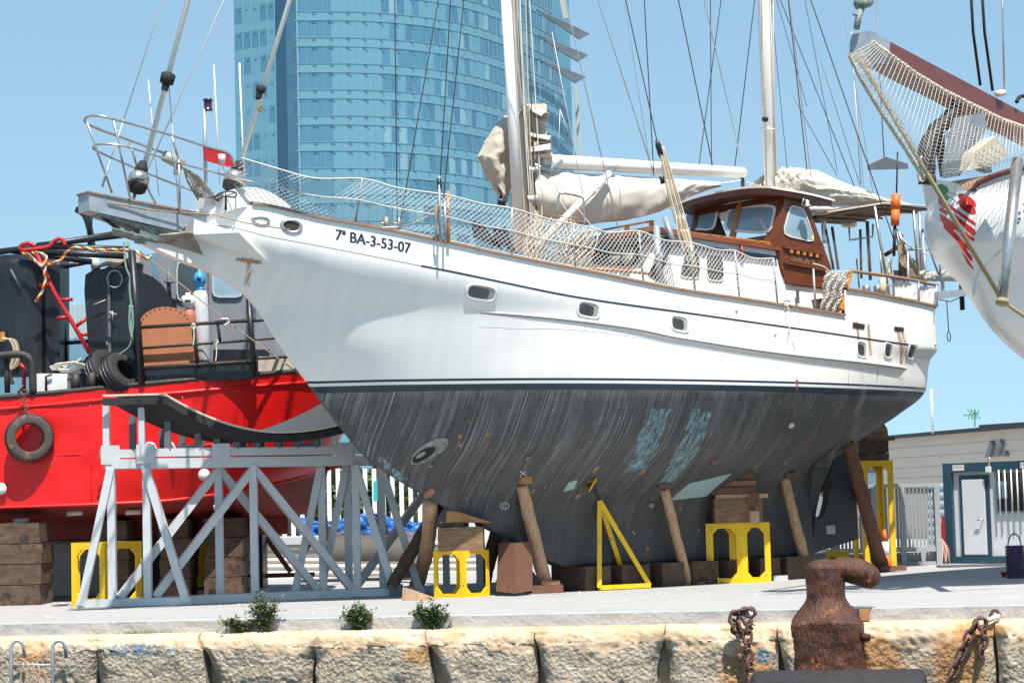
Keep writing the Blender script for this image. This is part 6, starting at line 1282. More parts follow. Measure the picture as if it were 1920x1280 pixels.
# multicolour rope
cr = root('twisted_cord', 'multicoloured twisted cord draped along the pipes of the red boat', 'rope', P(70, 560, 36.2)); cols = [('redpipe', 0), ('yellow', 2.1), ('greenrope', 4.2), ('ropew', 3.1)]
path = catm([P(x, y, 36.15) for x, y in [(42, 474), (55, 478), (68, 492), (80, 498), (84, 482), (80, 475)]]+[], 6), catm([P(x, y, 36.15) for x, y in [(60, 473), (86, 480), (84, 510), (84, 530), (78, 548), (70, 562), (66, 566)]], 6), catm([P(x, y, 36.15) for x, y in [(90, 495), (112, 488), (130, 468), (150, 464), (180, 468), (220, 468), (250, 470), (268, 481), (278, 485), (284, 480)]], 6)
for pth in path:
    for mt, ph_ in cols:
        acc = 0; pts = []
        for i, p in enumerate(pth):
            if i: acc += (p-pth[i-1]).length
            a = acc*30+ph_; t = (pth[min(i+1, len(pth)-1)]-pth[max(i-1, 0)]).normalized(); X = t.orthogonal().normalized(); pts.append(p+X*math.cos(a)*.016+t.cross(X)*math.sin(a)*.016)
        b = B(); b.tube(pts, .014, 5); b.obj('strand', M[mt], cr)
# green ropes
gr = B()
for k in range(2): gr.tube(catm([P(233+k*7, 450, 36.0), P(236+k*9, 500, 36.0), P(253-k*10, 540, 36.0), P(246, 575, 36.0), P(246+k*3, 640, 36.0)], 6), .018, 6)
gr.tube(catm([P(246, 640, 35.98), P(240, 652, 35.98), P(222, 665, 35.98)], 5), .012, 5)
for k in range(4): gr.tube(catm([P(243+k*2, 572, 35.96), P(242+(k % 2)*8, 605, 35.96), P(247, 635, 35.96)], 6), .012, 5)
thing(gr, 'green_rope', M['greenrope'], 'faded green rope hanging down the black post of the red boat', 'rope')
for k, x in enumerate((283, 288)): b = B(); b.tube(catm([P(x, 478, 37.0), P(x+2, 500, 37.0), P(x+4+k*2, 520, 37.0)], 5), .012, 5); thing(b, 'blue_cord', M['bluep'], 'thin blue cord end hanging below the wheelhouse roof, %s one' % ('left' if k == 0 else 'right'), 'rope')
# hatch plate
hp_ = root('round_top_plate', 'orange primed steel plate with a rounded bolt holed top behind the rail', 'steel plate', P(310, 690, 36.35))
b = B(); pl_ = [(262, 690), (258, 640), (258, 615)]+[(310-52*math.cos(a), 615-40*math.sin(a)) for a in [k*math.pi/20 for k in range(1, 20)]]+[(362, 612), (364, 645), (362, 686)]
b.prism([P(x, y, 36.25) for x, y in pl_], V((0, .02, 0))); b.obj('plate', M['hatch'], hp_)
for k in range(1, 14):
    a = k*math.pi/14; p = P(310-46*math.cos(a), 612-34*math.sin(a), 36.245); b = B(); b.disc(p, .012, (V((1, 0, 0)), UP, V((0, -1, 0))), .004, 8); b.obj('bolt_hole', M['black'], hp_)
# gas cylinders
def cyl(px, py0, py1, r, D, name, label, mt, capmt):
    rt = root(name, label, 'gas cylinder', P(px, py1, D), 'gas cylinders on the red boat'); a, c = P(px+ (6 if mt != 'pot' else 0), py1, D), P(px, py0, D); L_ = (c-a).length; X = V((1, 0, 0)); d = (c-a).normalized(); Y_ = d.cross(X).normalized(); X = Y_.cross(d)
    b = B(); b.lathe(a, [(r*.9, 0), (r, .03), (r, L_-.14), (r*.85, L_-.06), (r*.45, L_), (.001, L_+.01)], 20, (X, Y_, d)); b.obj('body', M[mt], rt); return rt, c, (X, Y_, d)
M['cylw'] = mat('rust_flecked_white_cylinder', (.62, .64, .63), .5, col2=(.50, .52, .52), nscale=5, col3=(.30, .13, .05), n3=5, t3=.58, stretch=(1, 1, .7))
M['cylr'] = mat('faded_red_cylinder', (.36, .085, .05), .6, col2=(.45, .15, .10), nscale=5, col3=(.5, .4, .3), n3=5, t3=.68)
rt, c, ax = cyl(375, 541, 678, .13, 36.75, 'gas_cylinder', 'tall rust flecked white gas cylinder with blue cap behind the rail', 'cylw', 'bluep')
b = B(); b.lathe(c, [(.10, -.02), (.07, .0), (.06, .04), (.10, .09), (.115, .16), (.10, .23), (.06, .28), (.03, .30), (.03, .33), (.001, .34)], 18, ax); cp = b.obj('blue_cap', M['bluep'], rt)
b = B(); b.disc(c+V((0, -.115, .16)), .035, (V((1, 0, 0)), UP, V((0, -1, 0))), .03, 12); b.obj('cap_hole', M['black'], cp)
rt, c, ax = cyl(354, 578, 680, .115, 36.6, 'gas_cylinder', 'shorter faded red gas cylinder with white collar beside the orange plate', 'cylr', 'mast')
b = B(); b.lathe(c, [(.05, -.03), (.06, .02), (.11, .05), (.115, .20), (.09, .22), (.04, .23), (.04, .27), (.001, .27)], 18, ax); cp = b.obj('white_collar', M['mast'], rt)
b = B(); b.box(c+V((0, -.115, .12)), (.10, .02, .035)); b.obj('collar_slot', M['black'], cp)
b = bundle(P(421, 603, 36.0), .10, .06, 4, .014, 91, (V((1, 0, 0)), V((0, 1, 0)))); thing(b, 'rope_knot', M['ropew'], 'white rope knotted on the top rail beside the gas cylinders', 'rope')
for x, y in ((363, 612), (405, 642)): 
    b = bundle(P(x, y, 35.97), .04, .05, 3, .011, x, (V((1, 0, 0)), V((0, 1, 0)))); b.tube(catm([P(x, y, 35.95), P(x+1, y+20, 35.95), P(x-1, y+36, 35.95)], 4), .011, 5); thing(b, 'rope_lashing', M['ropew'], 'white rope lashing on the %s rail of the red boat' % ('top' if y < 620 else 'middle'), 'rope')
# tyres
def tyre(c, axn, R_, r_, name, label, mt='rubber', grp=None):
    rt = root(name, label, 'tyre', c, grp); axn = V(axn).normalized(); X = axn.orthogonal().normalized(); Y_ = axn.cross(X); b = B(); n = 40; cs = []
    wd = r_*1.15
    for k in range(22):
        a = 2*math.pi*k/22; co_, si = math.cos(a), math.sin(a); e = .62
        x = (abs(co_)**e)*(1 if co_ > 0 else -1)*r_; y = (abs(si)**e)*(1 if si > 0 else -1)*wd
        if co_ > .75 and k % 2: x -= .012
        if co_ < -.6: x = -r_*.55
        cs.append((x, y))
    vs = [V(c)+(X*math.cos(2*math.pi*i/n)+Y_*math.sin(2*math.pi*i/n))*(R_-r_+x)+axn*y for i in range(n) for x, y in cs]; m_ = len(cs)
    b.add(vs, [(i*m_+k, i*m_+(k+1) % m_, ((i+1) % n)*m_+(k+1) % m_, ((i+1) % n)*m_+k) for i in range(n) for k in range(m_)], 0, True); o = b.obj('tread', M[mt], rt)
    o2 = B(); 
    for yy in (-.5, 0, .5): o2.tube([V(c)+(X*math.cos(2*math.pi*i/n)+Y_*math.sin(2*math.pi*i/n))*(R_+.0)+axn*yy*wd for i in range(n)], .010, 4, True)
    o2.obj('groove', M['black'], rt); return rt
M['tyre_side'] = mat('worn_tyre_sidewall', (.09, .06, .045), .8, col2=(.05, .045, .045), nscale=4, col3=(.20, .11, .06), n3=3, t3=.56, bump=.3)
rt = tyre(P(55, 821, 35.82), (.35, -1, .0), .40, .105, 'tyre_fender', 'old brownish tyre fender hung on a chain against the red hull', 'tyre_side')
b = B(); top_ = P(43, 738, 35.8); bot_ = P(52, 782, 35.72); n_ = 9
for k in range(n_):
    a, c = top_.lerp(bot_, k/n_), top_.lerp(bot_, (k+1)/n_); d = (c-a).normalized(); X = V((1, 0, 0)) if k % 2 else V((0, 1, 0)); b.link((a+c)/2, d, X, (c-a).length*1.35, .05, .010)
b.link(top_+V((0, 0, .03)), V((1, 0, 0)), UP, .16, .07, .014); b.link(top_+V((-.03, 0, .08)), V((.6, 0, .8)), V((0, 1, 0)), .14, .07, .014)
thing(b, 'tyre_chain', M['rustc'], 'short rusty chain holding the tyre fender on the red hull', 'chain')
tyre(P(200, 698, 36.55), (.75, -.5, .55), .42, .13, 'tyre', 'worn truck tyre leaning on deck behind another tyre, the left one', 'rubber', 'tyres on the red boat deck'); tyre(P(228, 702, 36.25), (.75, -.5, .55), .40, .13, 'tyre', 'worn truck tyre leaning in front on the red boat deck, the right one', 'rubber', 'tyres on the red boat deck')
b = bundle(P(128, 688, 36.4), .34, .08, 9, .013, 44, (V((1, 0, 0)), V((0, 1, 0)))); b.tube(catm([P(118, 690, 36.3), P(138, 682, 36.3), P(152, 672, 36.3)], 4), .014, 5); thing(b, 'rope_heap', M['ropew'], 'heap of white rope on top of the boxes on the red boat deck', 'rope')
b = B(); b.tube([P(283, 487, 36.1), P(420, 598, 36.3), P(585, 718, 34.5)], .010, 5); thing(b, 'guy_line', M['tanrope'], 'thin brown line running diagonally across the red boat to the yacht stem', 'rope')
# timber under the red boat
for i, (x0, x1, y0, lb) in enumerate([(-40, 76, 985, 'leftmost'), (186, 240, 965, 'second'), (300, 356, 960, 'third'), (384, 455, 955, 'fourth')]):
    D = 35.6 if i == 0 else 36.9+.1*i; nrow = 4; zb0 = P(50, y0, D).z; zt_ = max(zb0, 1.2)
    for k in range(nrow):
        c = (P(x0, 1100, D)+P(x1, 1100, D))/2; w_ = P(x1, 1100, D).x-P(x0, 1100, D).x; h_ = 1.36/nrow
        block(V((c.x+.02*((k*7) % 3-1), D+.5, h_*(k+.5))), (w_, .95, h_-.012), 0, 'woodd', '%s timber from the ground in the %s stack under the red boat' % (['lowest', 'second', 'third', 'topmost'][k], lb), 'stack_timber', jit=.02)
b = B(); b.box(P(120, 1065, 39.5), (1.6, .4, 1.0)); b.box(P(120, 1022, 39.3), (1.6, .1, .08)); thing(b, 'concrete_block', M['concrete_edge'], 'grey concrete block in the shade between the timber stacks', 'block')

b = B(); b.box(V((-8.6, 38.6, 1.22)), (9.0, .5, .36)); b.obj('keel', M['redd'], ship)  # keel box added to darken the open gap below the hull
b = B(); b.box(V((-9.2, 41.6, .72)), (8.6, .8, 1.44)); thing(b, 'dark_backing', M['black'], 'long black box added behind the timber stacks to darken the gap under the hull', 'backing box')  # black box added behind the stacks so the gap under the hull stays dark

for x_ in (-8.9, -7.15, -5.6, -4.4): b = B(); b.tube([(lambda z: V((x_, rD(x_, z)-.002, z)))(lerp(rz_c(x_), rz_g(x_)-.22, k/8)) for k in range(9)], .009, 5); b.obj('weld_seam', M['red'], ship)
rtube(lambda X: rz_c(X)+.85, .008, 'weld_seam', 'red', x0=-12, x1=-3.2, off=.002)
# ================================================================ white ship at the right edge
WU = V((.70, .714, 0)).normalized(); WN = V((WU.y, -WU.x, 0)); WA = P(1605, 75, 29.5); WA.z = 0
def Wp(px, py, b=0):
    r = ray(px, py); return EYE+r*((b+(WA-EYE).dot(WN))/r.dot(WN))
def Wsz(px, py, b=0): p = Wp(px, py, b)-WA; return p.dot(WU), p.z
def WW(s, b, z): return WA+WU*s+WN*b+V((0, 0, z))
ws = root('white_ship', 'bow of a white ship with maroon bowsprit and net entering from the right', 'ship', WW(6, 0, 0))
st_px = [(1738, 335), (1734, 360), (1735, 395), (1745, 430), (1768, 462), (1800, 503), (1825, 545), (1850, 588), (1885, 630), (1920, 662), (1990, 730), (2080, 800)]
ST = sorted([(z, s) for s, z in [Wsz(*p, .35) for p in st_px]])
def wst(z): return itab(ST, z)
ztop = ST[-1][0]
TGT = sorted([(Wsz(*p, .35)[1], p[0]) for p in st_px])
def wb_(s, z):
    d = max(0, s-wst(z)+.02); W_ = itab([(1.0, .9), (2.5, 1.3), (4.0, 1.9), (5.5, 2.6), (7, 2.9)], z); L_ = itab([(1.0, 4.), (3, 2.6), (4.5, 2.0), (5.8, 1.5), (7, 1.4)], z)
    return W_*(1-math.exp(-(d/L_)**.8)) if d > 0 else 0
for _ in range(8):   # move each waterline so the bow's outline is where the photograph has it
    NS = []
    for z, s0_ in ST:
        mn = min(proj(WW(s0_+.02+k*.12, sd*wb_(s0_+.02+k*.12, z), z))[0] for k in range(40) for sd in (1, -1)); q_ = proj(WW(s0_, 0, z)); tgt = itab(TGT, z)
        NS.append((z, s0_+(tgt-mn)/100))
    ST = NS
def wsheer(s): return ztop+.02*max(0, s-1.5)
def wpt(s, z, out=0): return WW(s, wb_(s, z)+out, z)
ZM = ztop+.85
def whp(px, py, out=.006):
    b = .5
    for _ in range(120):
        s, z = Wsz(px, py, b); b = lerp(b, wb_(s, min(z, ZM)), .15)
    s, z = Wsz(px, py, b); return WW(s, b+out, z)
M['whull'] = mat('glossy_white_ship_paint', (.70, .69, .67), .22, col2=(.64, .63, .61), nscale=1.3)
b = B(); z_lo = .9
def zr(u): return ztop+.85*min(1, u*1.25)**.8
def wh_(u, v):
    z = lerp(z_lo, zr(u), v); s = wst(z)+9*(u**2.2); return WW(s, wb_(s, z) if u > 0 else 0, z)
b.grid(wh_, 60, 70); b.grid(lambda u, v: (lambda z, s: WW(s, -wb_(s, z) if u < 1 else 0, z))(lerp(z_lo, zr(1-u), v), wst(lerp(z_lo, zr(1-u), v))+9*((1-u)**2.2)), 60, 70); b.obj('hull', M['whull'], ws)
b = B(); b.grid(lambda u, v: (lambda s: WW(s, lerp(-1, 1, v)*wb_(s, zr(u)), zr(u)-.08))(wst(zr(u))+9*u**2.2), 30, 6); b.obj('deck', M['teak_worn'], ws)
b = B(); b.tube([wpt(wst(zr(k/50))+9*(k/50)**2.2, zr(k/50), .0) for k in range(51)], .045, 8); b.obj('rail', M['brown'], ws)
def wl(px, r, name, mt, par=None, out=.0, n=6): b = B(); b.tube(catm([whp(*p, out) for p in px], 6), r, n); return b.obj(name, M[mt] if isinstance(mt, str) else mt, par or ws)
wl([(1827, 552), (1832, 525), (1848, 500), (1880, 470), (1925, 440)], .03, 'knuckle', 'whull', out=-.01)
for l in ([(1822, 365), (1850, 340), (1900, 325)], [(1822, 480), (1845, 440), (1900, 395)]): wl(l, .008, 'plate_seam', 'whull', out=.0)
# bowsprit
b = B(); p, q = Wp(1612, 84, 0), Wp(1960, 265, 0); d = (q-p).normalized(); b.beam(p+d*.38, q, .30, .36, UP); bw = b.obj('bowsprit', M['brown'], ws)
b = B(); b.beam(p, p+d*.48, .34, .36, UP); b.obj('bowsprit_cap', M['galv'], bw)
b = B(); c = Wp(1606, 48, 0); b.tube([Wp(1606, 54, 0), Wp(1610, 30, 0), Wp(1618, 10, 0)], .045, 8); b.tube([Wp(1610, 8, 0), Wp(1628, 2, 0)], .09, 10); b.tube([Wp(1600, 27, 0), Wp(1616, 28, 0)], .02, 6); b.obj('stay_fork', M['thruster'], bw)
b = B(); dd = (Wp(1630, -10, 0)-Wp(1618, 10, 0)).normalized(); b.tube([Wp(1620, 5, 0), Wp(1620, 5, 0)+dd*5], .05, 8); b.obj('forestay', M['steel'], bw)
# net
upr = [(1637, 80), (1665, 100), (1720, 140), (1770, 170), (1830, 200), (1880, 225), (1925, 240)]; lwr = [(1592, 102), (1615, 150), (1655, 215), (1695, 275), (1733, 336), (1790, 328), (1830, 335), (1880, 318), (1925, 298)]
def nf(u, v):
    x0, y0 = T2(upr, u); x1, y1 = T2(lwr, u); return Wp(lerp(x0, x1, v), lerp(y0, y1, v), .22+.75*math.sin(math.pi*.5*v)*u+.25*math.sin(math.pi*v))
nb = B()
for k in range(49): nb.tube([nf(k/48, j/16) for j in range(17)], .0035, 3, cap=False)
for j in range(1, 23): nb.tube([nf(k/60, j/23)+UP*.012*math.sin(k*2.5) for k in range(61)], .0038, 3, cap=False)
nt_ = nb.obj('bow_net', M['ropew'], ws)
for fn, r_ in ((lambda k: nf(k, 0), .032), (lambda k: nf(k*.5, 1), .030)):
    b = B()
    for ph_ in (0, 2.1, 4.2):
        pts = []
        for k in range(141): p = fn(k/140); a = k*1.1+ph_; pts.append(p+WN*math.cos(a)*r_*.6+UP*math.sin(a)*r_*.6)
        b.tube(pts, r_*.62, 4)
    b.obj('edge_rope', M['rope'], nt_)
b = bundle(Wp(1722, 315, .3), .10, .20, 6, .012, 97, (WU, WN)); b.obj('net_gather', M['ropew'], nt_)
b = B(); b.tube([Wp(1605, 100, .15), Wp(1880, 565, 1.2)], .032, 8); b.tube([Wp(1880, 565, 1.2), Wp(1960, 620, 1.2)], .026, 8); b.obj('bobstay_rope', M['tanrope'], ws)
b = B(); b.tube([Wp(1908, 300, 1.0), Wp(1880, 566, 1.2)], .085, 16); b.obj('steel_strut', M['steel'], ws); b = B(); b.tube([Wp(1880, 562, 1.2), Wp(1879, 570, 1.2)], .095, 16); b.obj('strut_foot', M['tanrope'], ws)
# anchor hung inside the net
b = B(); b.tube(catm([Wp(1740, 345, .1), Wp(1738, 290, .1), Wp(1752, 250, .1), Wp(1778, 222, .1), Wp(1795, 198, .1)], 5), [.14, .13, .12, .13, .12, .13, .14, .12, .14, .12, .13, .12, .11, .12, .10, .11, .12, .10, .09, .10, .08], 8)
b.tube([Wp(1748, 262, .1), Wp(1762, 250, .1), Wp(1768, 330, .15)], [.07, .09, .05], 8); b.tube([Wp(1795, 200, .1), Wp(1808, 245, .15)], .06, 8); b.tube([Wp(1778, 228, .1), Wp(1800, 248, .15), Wp(1797, 262, .15)], [.06, .05, .04], 8); b.tube([Wp(1785, 256, .15), Wp(1800, 258, .15)], .09, 10)
for i, v in enumerate(b.v): b.v[i] = v+V((NZ.noise(v*9), NZ.noise(v*9+V((3, 0, 0))), NZ.noise(v*9+V((0, 3, 0)))))*.03
b.obj('figurehead', M['blackrust'], ws)
b = B(); b.prism([Wp(x, y, .6) for x, y in [(1800, 300), (1815, 240), (1822, 215), (1845, 212), (1852, 240), (1830, 270), (1800, 330)]], -WN*.3); b.obj('hawse_pipe', M['ship_grey'], ws)
b = B(); b.prism([Wp(x, y, .9) for x, y in [(1828, 285), (1868, 255), (1892, 290), (1860, 312), (1820, 318)]], -WN*.2); b.obj('anchor_plate', M['sail_dark'], ws)
b = B(); b.prism([whp(x, y, .16) for x, y in [(1800, 305), (1838, 300), (1843, 326), (1828, 322)]], -WN*.12); b.obj('anchor_fluke', M['greyd'], ws)
# emblem and lettering on the bow
def wpoly(px, name, mt, par=None, out=.012):
    pts = []
    n = len(px)
    for i in range(n):
        a, c = px[i], px[(i+1) % n]; m_ = max(1, int(math.hypot(c[0]-a[0], c[1]-a[1])/8))
        pts += [(lerp(a[0], c[0], k/m_), lerp(a[1], c[1], k/m_)) for k in range(m_)]
    # triangulate with interior points on the hull
    tri = GEO.delaunay_2d_cdt([V((x, y)) for x, y in pts]+[V((x, y)) for x in range(int(min(p[0] for p in pts)), int(max(p[0] for p in pts))+1, 6) for y in range(int(min(p[1] for p in pts)), int(max(p[1] for p in pts))+1, 6) if inpoly(x, y, pts)], [(i, (i+1) % len(pts)) for i in range(len(pts))], [], 1, .01)
    b = B(); b.add([whp(v.x, v.y, out) for v in tri[0]], [tuple(f) for f in tri[2]]); return b.obj(name, M[mt], par or ws)
def el(cx, cy, rx, ry, rot, n=20): c, s_ = math.cos(rot), math.sin(rot); return [(cx+math.cos(a)*rx*c-math.sin(a)*ry*s_, cy+math.cos(a)*rx*s_+math.sin(a)*ry*c) for a in [2*math.pi*k/n for k in range(n)]]
wpoly(el(1767, 354, 12, 7, .6), 'emblem_leaf', 'green'); wpoly(el(1767, 366, 13, 6, .75), 'emblem_leaf', 'green', out=.014)
wpoly(el(1812, 376, 20, 8.5, .6), 'emblem_cherry', 'cherry'); wpoly(el(1812, 389, 20, 8.5, .62), 'emblem_cherry', 'cherry', out=.014)
for q in ([(1776, 361), (1785, 363), (1794, 367)], [(1777, 368), (1786, 375), (1794, 381)]): wl(q, .007, 'emblem_stalk', 'green', out=.014, n=4)
LT_ = [[(1757, 371), (1765, 372), (1776, 384), (1776, 392), (1768, 391), (1758, 382)], [(1768, 376), (1828, 418), (1828, 424), (1768, 384)],
       [(1759, 389), (1766, 390), (1776, 398), (1775, 392), (1827, 431), (1828, 440), (1822, 441), (1808, 430), (1812, 430), (1774, 400), (1774, 404), (1759, 395)],
       [(1760, 401), (1768, 404), (1825, 447), (1825, 453), (1810, 444), (1788, 430), (1782, 436), (1762, 414)], [(1766, 418), (1790, 436), (1806, 455), (1822, 468), (1823, 474), (1800, 460), (1780, 440), (1768, 428)], [(1790, 448), (1806, 462), (1822, 484), (1820, 492), (1806, 474)], [(1800, 470), (1812, 484), (1823, 502), (1823, 506), (1812, 495)]]
for i, q in enumerate(LT_): wpoly(q, 'painted_letter', 'cherry', out=.012+.001*i)
for dx in (0, ): put_text('6ª-BA', lambda u, v: whp(1908+u*34+v*-9, 421-u*62-v*7, .01), 'registration_number', M['navy'], ws)
for x0, x1, y1 in ((1817, 1838, 160), (1837, 1861, 170)):
    b = B(); b.tube([Wp(x0, -80, .3), Wp((x0+x1)/2-3, 60, .3), Wp(x1, y1, .1)], .022, 6); b.obj('black_stay', M['wireblk'], ws)
b = B(); b.tube([Wp(1878, -80, .2), Wp(1883, 172, .2)], .014, 6); b.obj('stay', M['steel'], ws); b = B(); b.tube(catm([Wp(1906, 192, .2), Wp(1912, 182, .2), Wp(1925, 180, .2)], 4), .03, 8); b.obj('cable_loop', M['wireblk'], ws); b = B(); b.tube([Wp(1870, 176, .2), Wp(1882, 174, .2)], .05, 10); b.obj('rope_lashing', M['ropew'], ws)
# ================================================================ tower and background
TD = 400.
tw = root('glass_tower', 'tall curved blue glass tower rising behind the masts', 'tower', P(760, 955, 420))
rnd = random.Random(12)
def tglass(name, c, r=.18, s=.7): return mat(name, c, r, col2=tuple(x*.9 for x in c), nscale=.03, spec=s)
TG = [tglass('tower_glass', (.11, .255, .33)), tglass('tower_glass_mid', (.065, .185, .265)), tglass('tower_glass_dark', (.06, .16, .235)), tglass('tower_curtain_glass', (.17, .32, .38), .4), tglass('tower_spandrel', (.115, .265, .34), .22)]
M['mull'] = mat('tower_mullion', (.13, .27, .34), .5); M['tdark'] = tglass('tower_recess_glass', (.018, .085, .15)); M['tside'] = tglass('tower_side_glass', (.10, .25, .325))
x0 = (567-960)/FP*TD
plan = [(0, 0), (8, .7), (16, 3.0), (24, 7.5), (32, 15), (38, 24), (44, 36), (49, 48), (54, 62)]
pl2 = catm([V((x0+a, TD+d, 0)) for a, d in plan], 24); acc = [0]
for i in range(1, len(pl2)): acc.append(acc[-1]+(pl2[i]-pl2[i-1]).length)
def plc(s):
    s = max(0, min(acc[-1], s))
    for i in range(1, len(pl2)):
        if s <= acc[i]: return pl2[i-1].lerp(pl2[i], (s-acc[i-1])/(acc[i]-acc[i-1]+1e-9))
    return pl2[-1]
# right edge of the sail shape as arc length per height
def edge_s(z):
    y = itab([(0, 1088), (55, 1088), (66, 1086), (80, 1074), (97, 1055), (120, 1020), (140, 980)], z)
    best = acc[-1]
    for k in range(200):
        s = acc[-1]*(1-k/200); p = plc(s)
        if proj(V((p.x, p.y, z)))[0] <= y: return s
    return best
FH = 5.02; nfl = 27; MW = 1.62
zoff = P(600, 99, 400).z % FH
for f in range(nfl):
    z0 = -2+zoff+f*FH-FH; z1 = z0+FH*.66; z2 = z0+FH; se = edge_s((z0+z2)/2)
    if z2 < 1 or z0 > 115: continue
    b = B(); n = int(se/MW)
    for i in range(n):
        a, c = plc(i*MW), plc(min(se, (i+1)*MW)); u = lambda p, z: V((p.x, p.y, z))
        t = i/n; r_ = rnd.random(); cl = 0
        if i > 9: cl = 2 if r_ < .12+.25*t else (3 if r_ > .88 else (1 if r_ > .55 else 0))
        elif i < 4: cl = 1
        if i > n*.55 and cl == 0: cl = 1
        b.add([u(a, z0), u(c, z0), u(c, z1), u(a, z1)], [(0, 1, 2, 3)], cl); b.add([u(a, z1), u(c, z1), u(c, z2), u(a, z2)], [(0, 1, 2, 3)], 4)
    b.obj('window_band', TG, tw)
    b = B(); pts = [plc(se*k/60) for k in range(61)]
    for zz, r_ in ((z1, .05), (z0, .05)):
        b.tube([V((p.x, p.y-.1, zz)) for p in pts], r_, 4)
    for i in range(0, n, 1):
        a = plc(i*MW); 
        if i % 2 == 0: b.beam(V((a.x-.55, a.y-.3, z1)), V((a.x+.55, a.y-.3, z1)), .10, .16)
        if i % 2 == 0: b.beam(V((a.x-.4, a.y-.3, z0+.02)), V((a.x+.4, a.y-.3, z0+.02)), .10, .14)
    b.obj('ledge', M['mull'], tw)
for i in range(0, int(acc[-1]/MW)):
    a = plc(i*MW); s = i*MW; zt_ = 118
    for zz in range(20, 119, 2):
        if edge_s(zz) < s: zt_ = zz-2; break
    b = B(); b.beam(V((a.x, a.y-.06, -2)), V((a.x, a.y-.06, zt_)), .10, .12, V((0, 1, 0))); b.obj('mullion', M['mull'], tw)
# left facets: dark recess and light side
xr0, xr1 = (524-960)/FP*(TD+6), (567-960)/FP*TD; xl = (447-960)/FP*(TD+10)
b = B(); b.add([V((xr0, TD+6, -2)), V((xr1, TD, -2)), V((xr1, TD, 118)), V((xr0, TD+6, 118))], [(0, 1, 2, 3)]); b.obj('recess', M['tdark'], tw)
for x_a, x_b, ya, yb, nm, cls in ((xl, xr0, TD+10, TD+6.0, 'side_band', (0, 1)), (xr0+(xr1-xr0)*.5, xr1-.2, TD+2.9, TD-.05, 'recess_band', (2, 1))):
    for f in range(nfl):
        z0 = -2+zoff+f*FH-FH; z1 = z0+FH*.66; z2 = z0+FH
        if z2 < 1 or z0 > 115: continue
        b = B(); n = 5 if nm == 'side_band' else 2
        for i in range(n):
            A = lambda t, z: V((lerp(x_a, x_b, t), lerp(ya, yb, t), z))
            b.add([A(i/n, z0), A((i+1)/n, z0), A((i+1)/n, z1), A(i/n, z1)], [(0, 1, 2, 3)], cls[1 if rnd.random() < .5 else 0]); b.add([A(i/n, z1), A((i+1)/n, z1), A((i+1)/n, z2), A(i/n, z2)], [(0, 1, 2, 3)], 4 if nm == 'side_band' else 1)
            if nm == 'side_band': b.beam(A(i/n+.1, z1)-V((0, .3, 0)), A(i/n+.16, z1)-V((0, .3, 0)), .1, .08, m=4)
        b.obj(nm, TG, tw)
for t in (.0, .22, .42, .62, .82, 1.0): b = B(); p = V((lerp(xl, xr0, t), lerp(TD+10, TD+6, t)-.06, -2)); b.beam(p, p+V((0, 0, 120)), .18, .16, V((0, 1, 0))); b.obj('mullion', M['mull'], tw)
b = B(); p = V((xr1, TD-.1, -2)); b.beam(p, p+V((0, 0, 120)), .35, .35, V((0, 1, 0))); b.obj('corner_trim', M['mull'], tw)
b = B(); e_ = plc(acc[-1]); b.add([V((xl, TD+10, -2)), V((xl, TD+70, -2)), V((e_.x, TD+70, -2)), V((xl, TD+10, 118)), V((xl, TD+70, 118)), V((e_.x, TD+70, 118))], [(0, 3, 4, 1), (1, 4, 5, 2)]); b.obj('back_wall', M['tside'], tw)
# fins on the right edge
M['fin'] = mat('grey_fin_panel', (.12, .13, .14), .5, col2=(.17, .19, .21), nscale=.2)
for (q, y) in (([(1005, 17), (1105, 63), (1086, 73), (1050, 48)], 0), ([(1008, 64), (1080, 94), (1102, 103), (1083, 115), (1050, 95)], 0), ([(1008, 110), (1098, 144), (1078, 155), (1050, 135)], 0)):
    b = B(); b.prism([P(a, c, 428+.28*(a-1005)) for a, c in q], V((0, 1.2, 0))); b.obj('sun_fin', M['fin'], tw)
b = B(); b.beam(P(1052, -8, 455), P(1061, 36, 455), 1.2, 1, V((0, 1, 0))); b.beam(P(1079, 160, 463), P(1088, 300, 463), .8, 1, V((0, 1, 0))); b.obj('edge_strip', M['niche'], tw)
# ---- low building on the right
bd = root('quay_building', 'long low pale grey building with dark roof edge behind the fence on the right', 'building', P(1800, 940, 90))
pa, pb_ = P(1640, 940, 78), P(1990, 940, 66); pa.z = pb_.z = 0; da = (pb_-pa).normalized()
def bl_(px, py): 
    r = ray(px, py); n = da.cross(UP); k = n.dot(pa-EYE)/n.dot(r); return EYE+r*k
zR = bl_(1672, 822).z; zR2 = bl_(1920, 803).z
M['bwall'] = mat('pale_grey_cladding', (.66, .56, .46), .7, col2=(.60, .505, .415), nscale=.6)
back = V((da.y*-1, da.x, 0))*10
b = B(); L1 = pa-da*12; L2 = pb_+da*12; zt_ = (zR+zR2)/2; b.hexa([L1, L2, L2+back, L1+back, L1+UP*zt_, L2+UP*zt_, L2+back+UP*zt_, L1+back+UP*zt_]); b.obj('wall', M['bwall'], bd)
nb_ = da.cross(UP); nb_ = nb_ if nb_.y < 0 else -nb_
b = B(); b.hexa([L1+nb_*.35+UP*zt_, L2+nb_*.35+UP*zt_, L2+UP*zt_, L1+UP*zt_, L1+nb_*.35+UP*(zt_+.12), L2+nb_*.35+UP*(zt_+.12), L2+UP*(zt_+.12), L1+UP*(zt_+.12)]); b.obj('roof_edge', M['teal'] if 0 else M['black'], bd)
for k in range(1, 10): b = B(); z_ = zt_*k/10; b.beam(L1+nb_*.012+UP*z_, L2+nb_*.004+UP*z_, .008, .018); b.obj('cladding_joint', mat('joint_grey', (.47, .43, .39), .8) if k == 1 else bpy.data.materials['joint_grey'], bd)
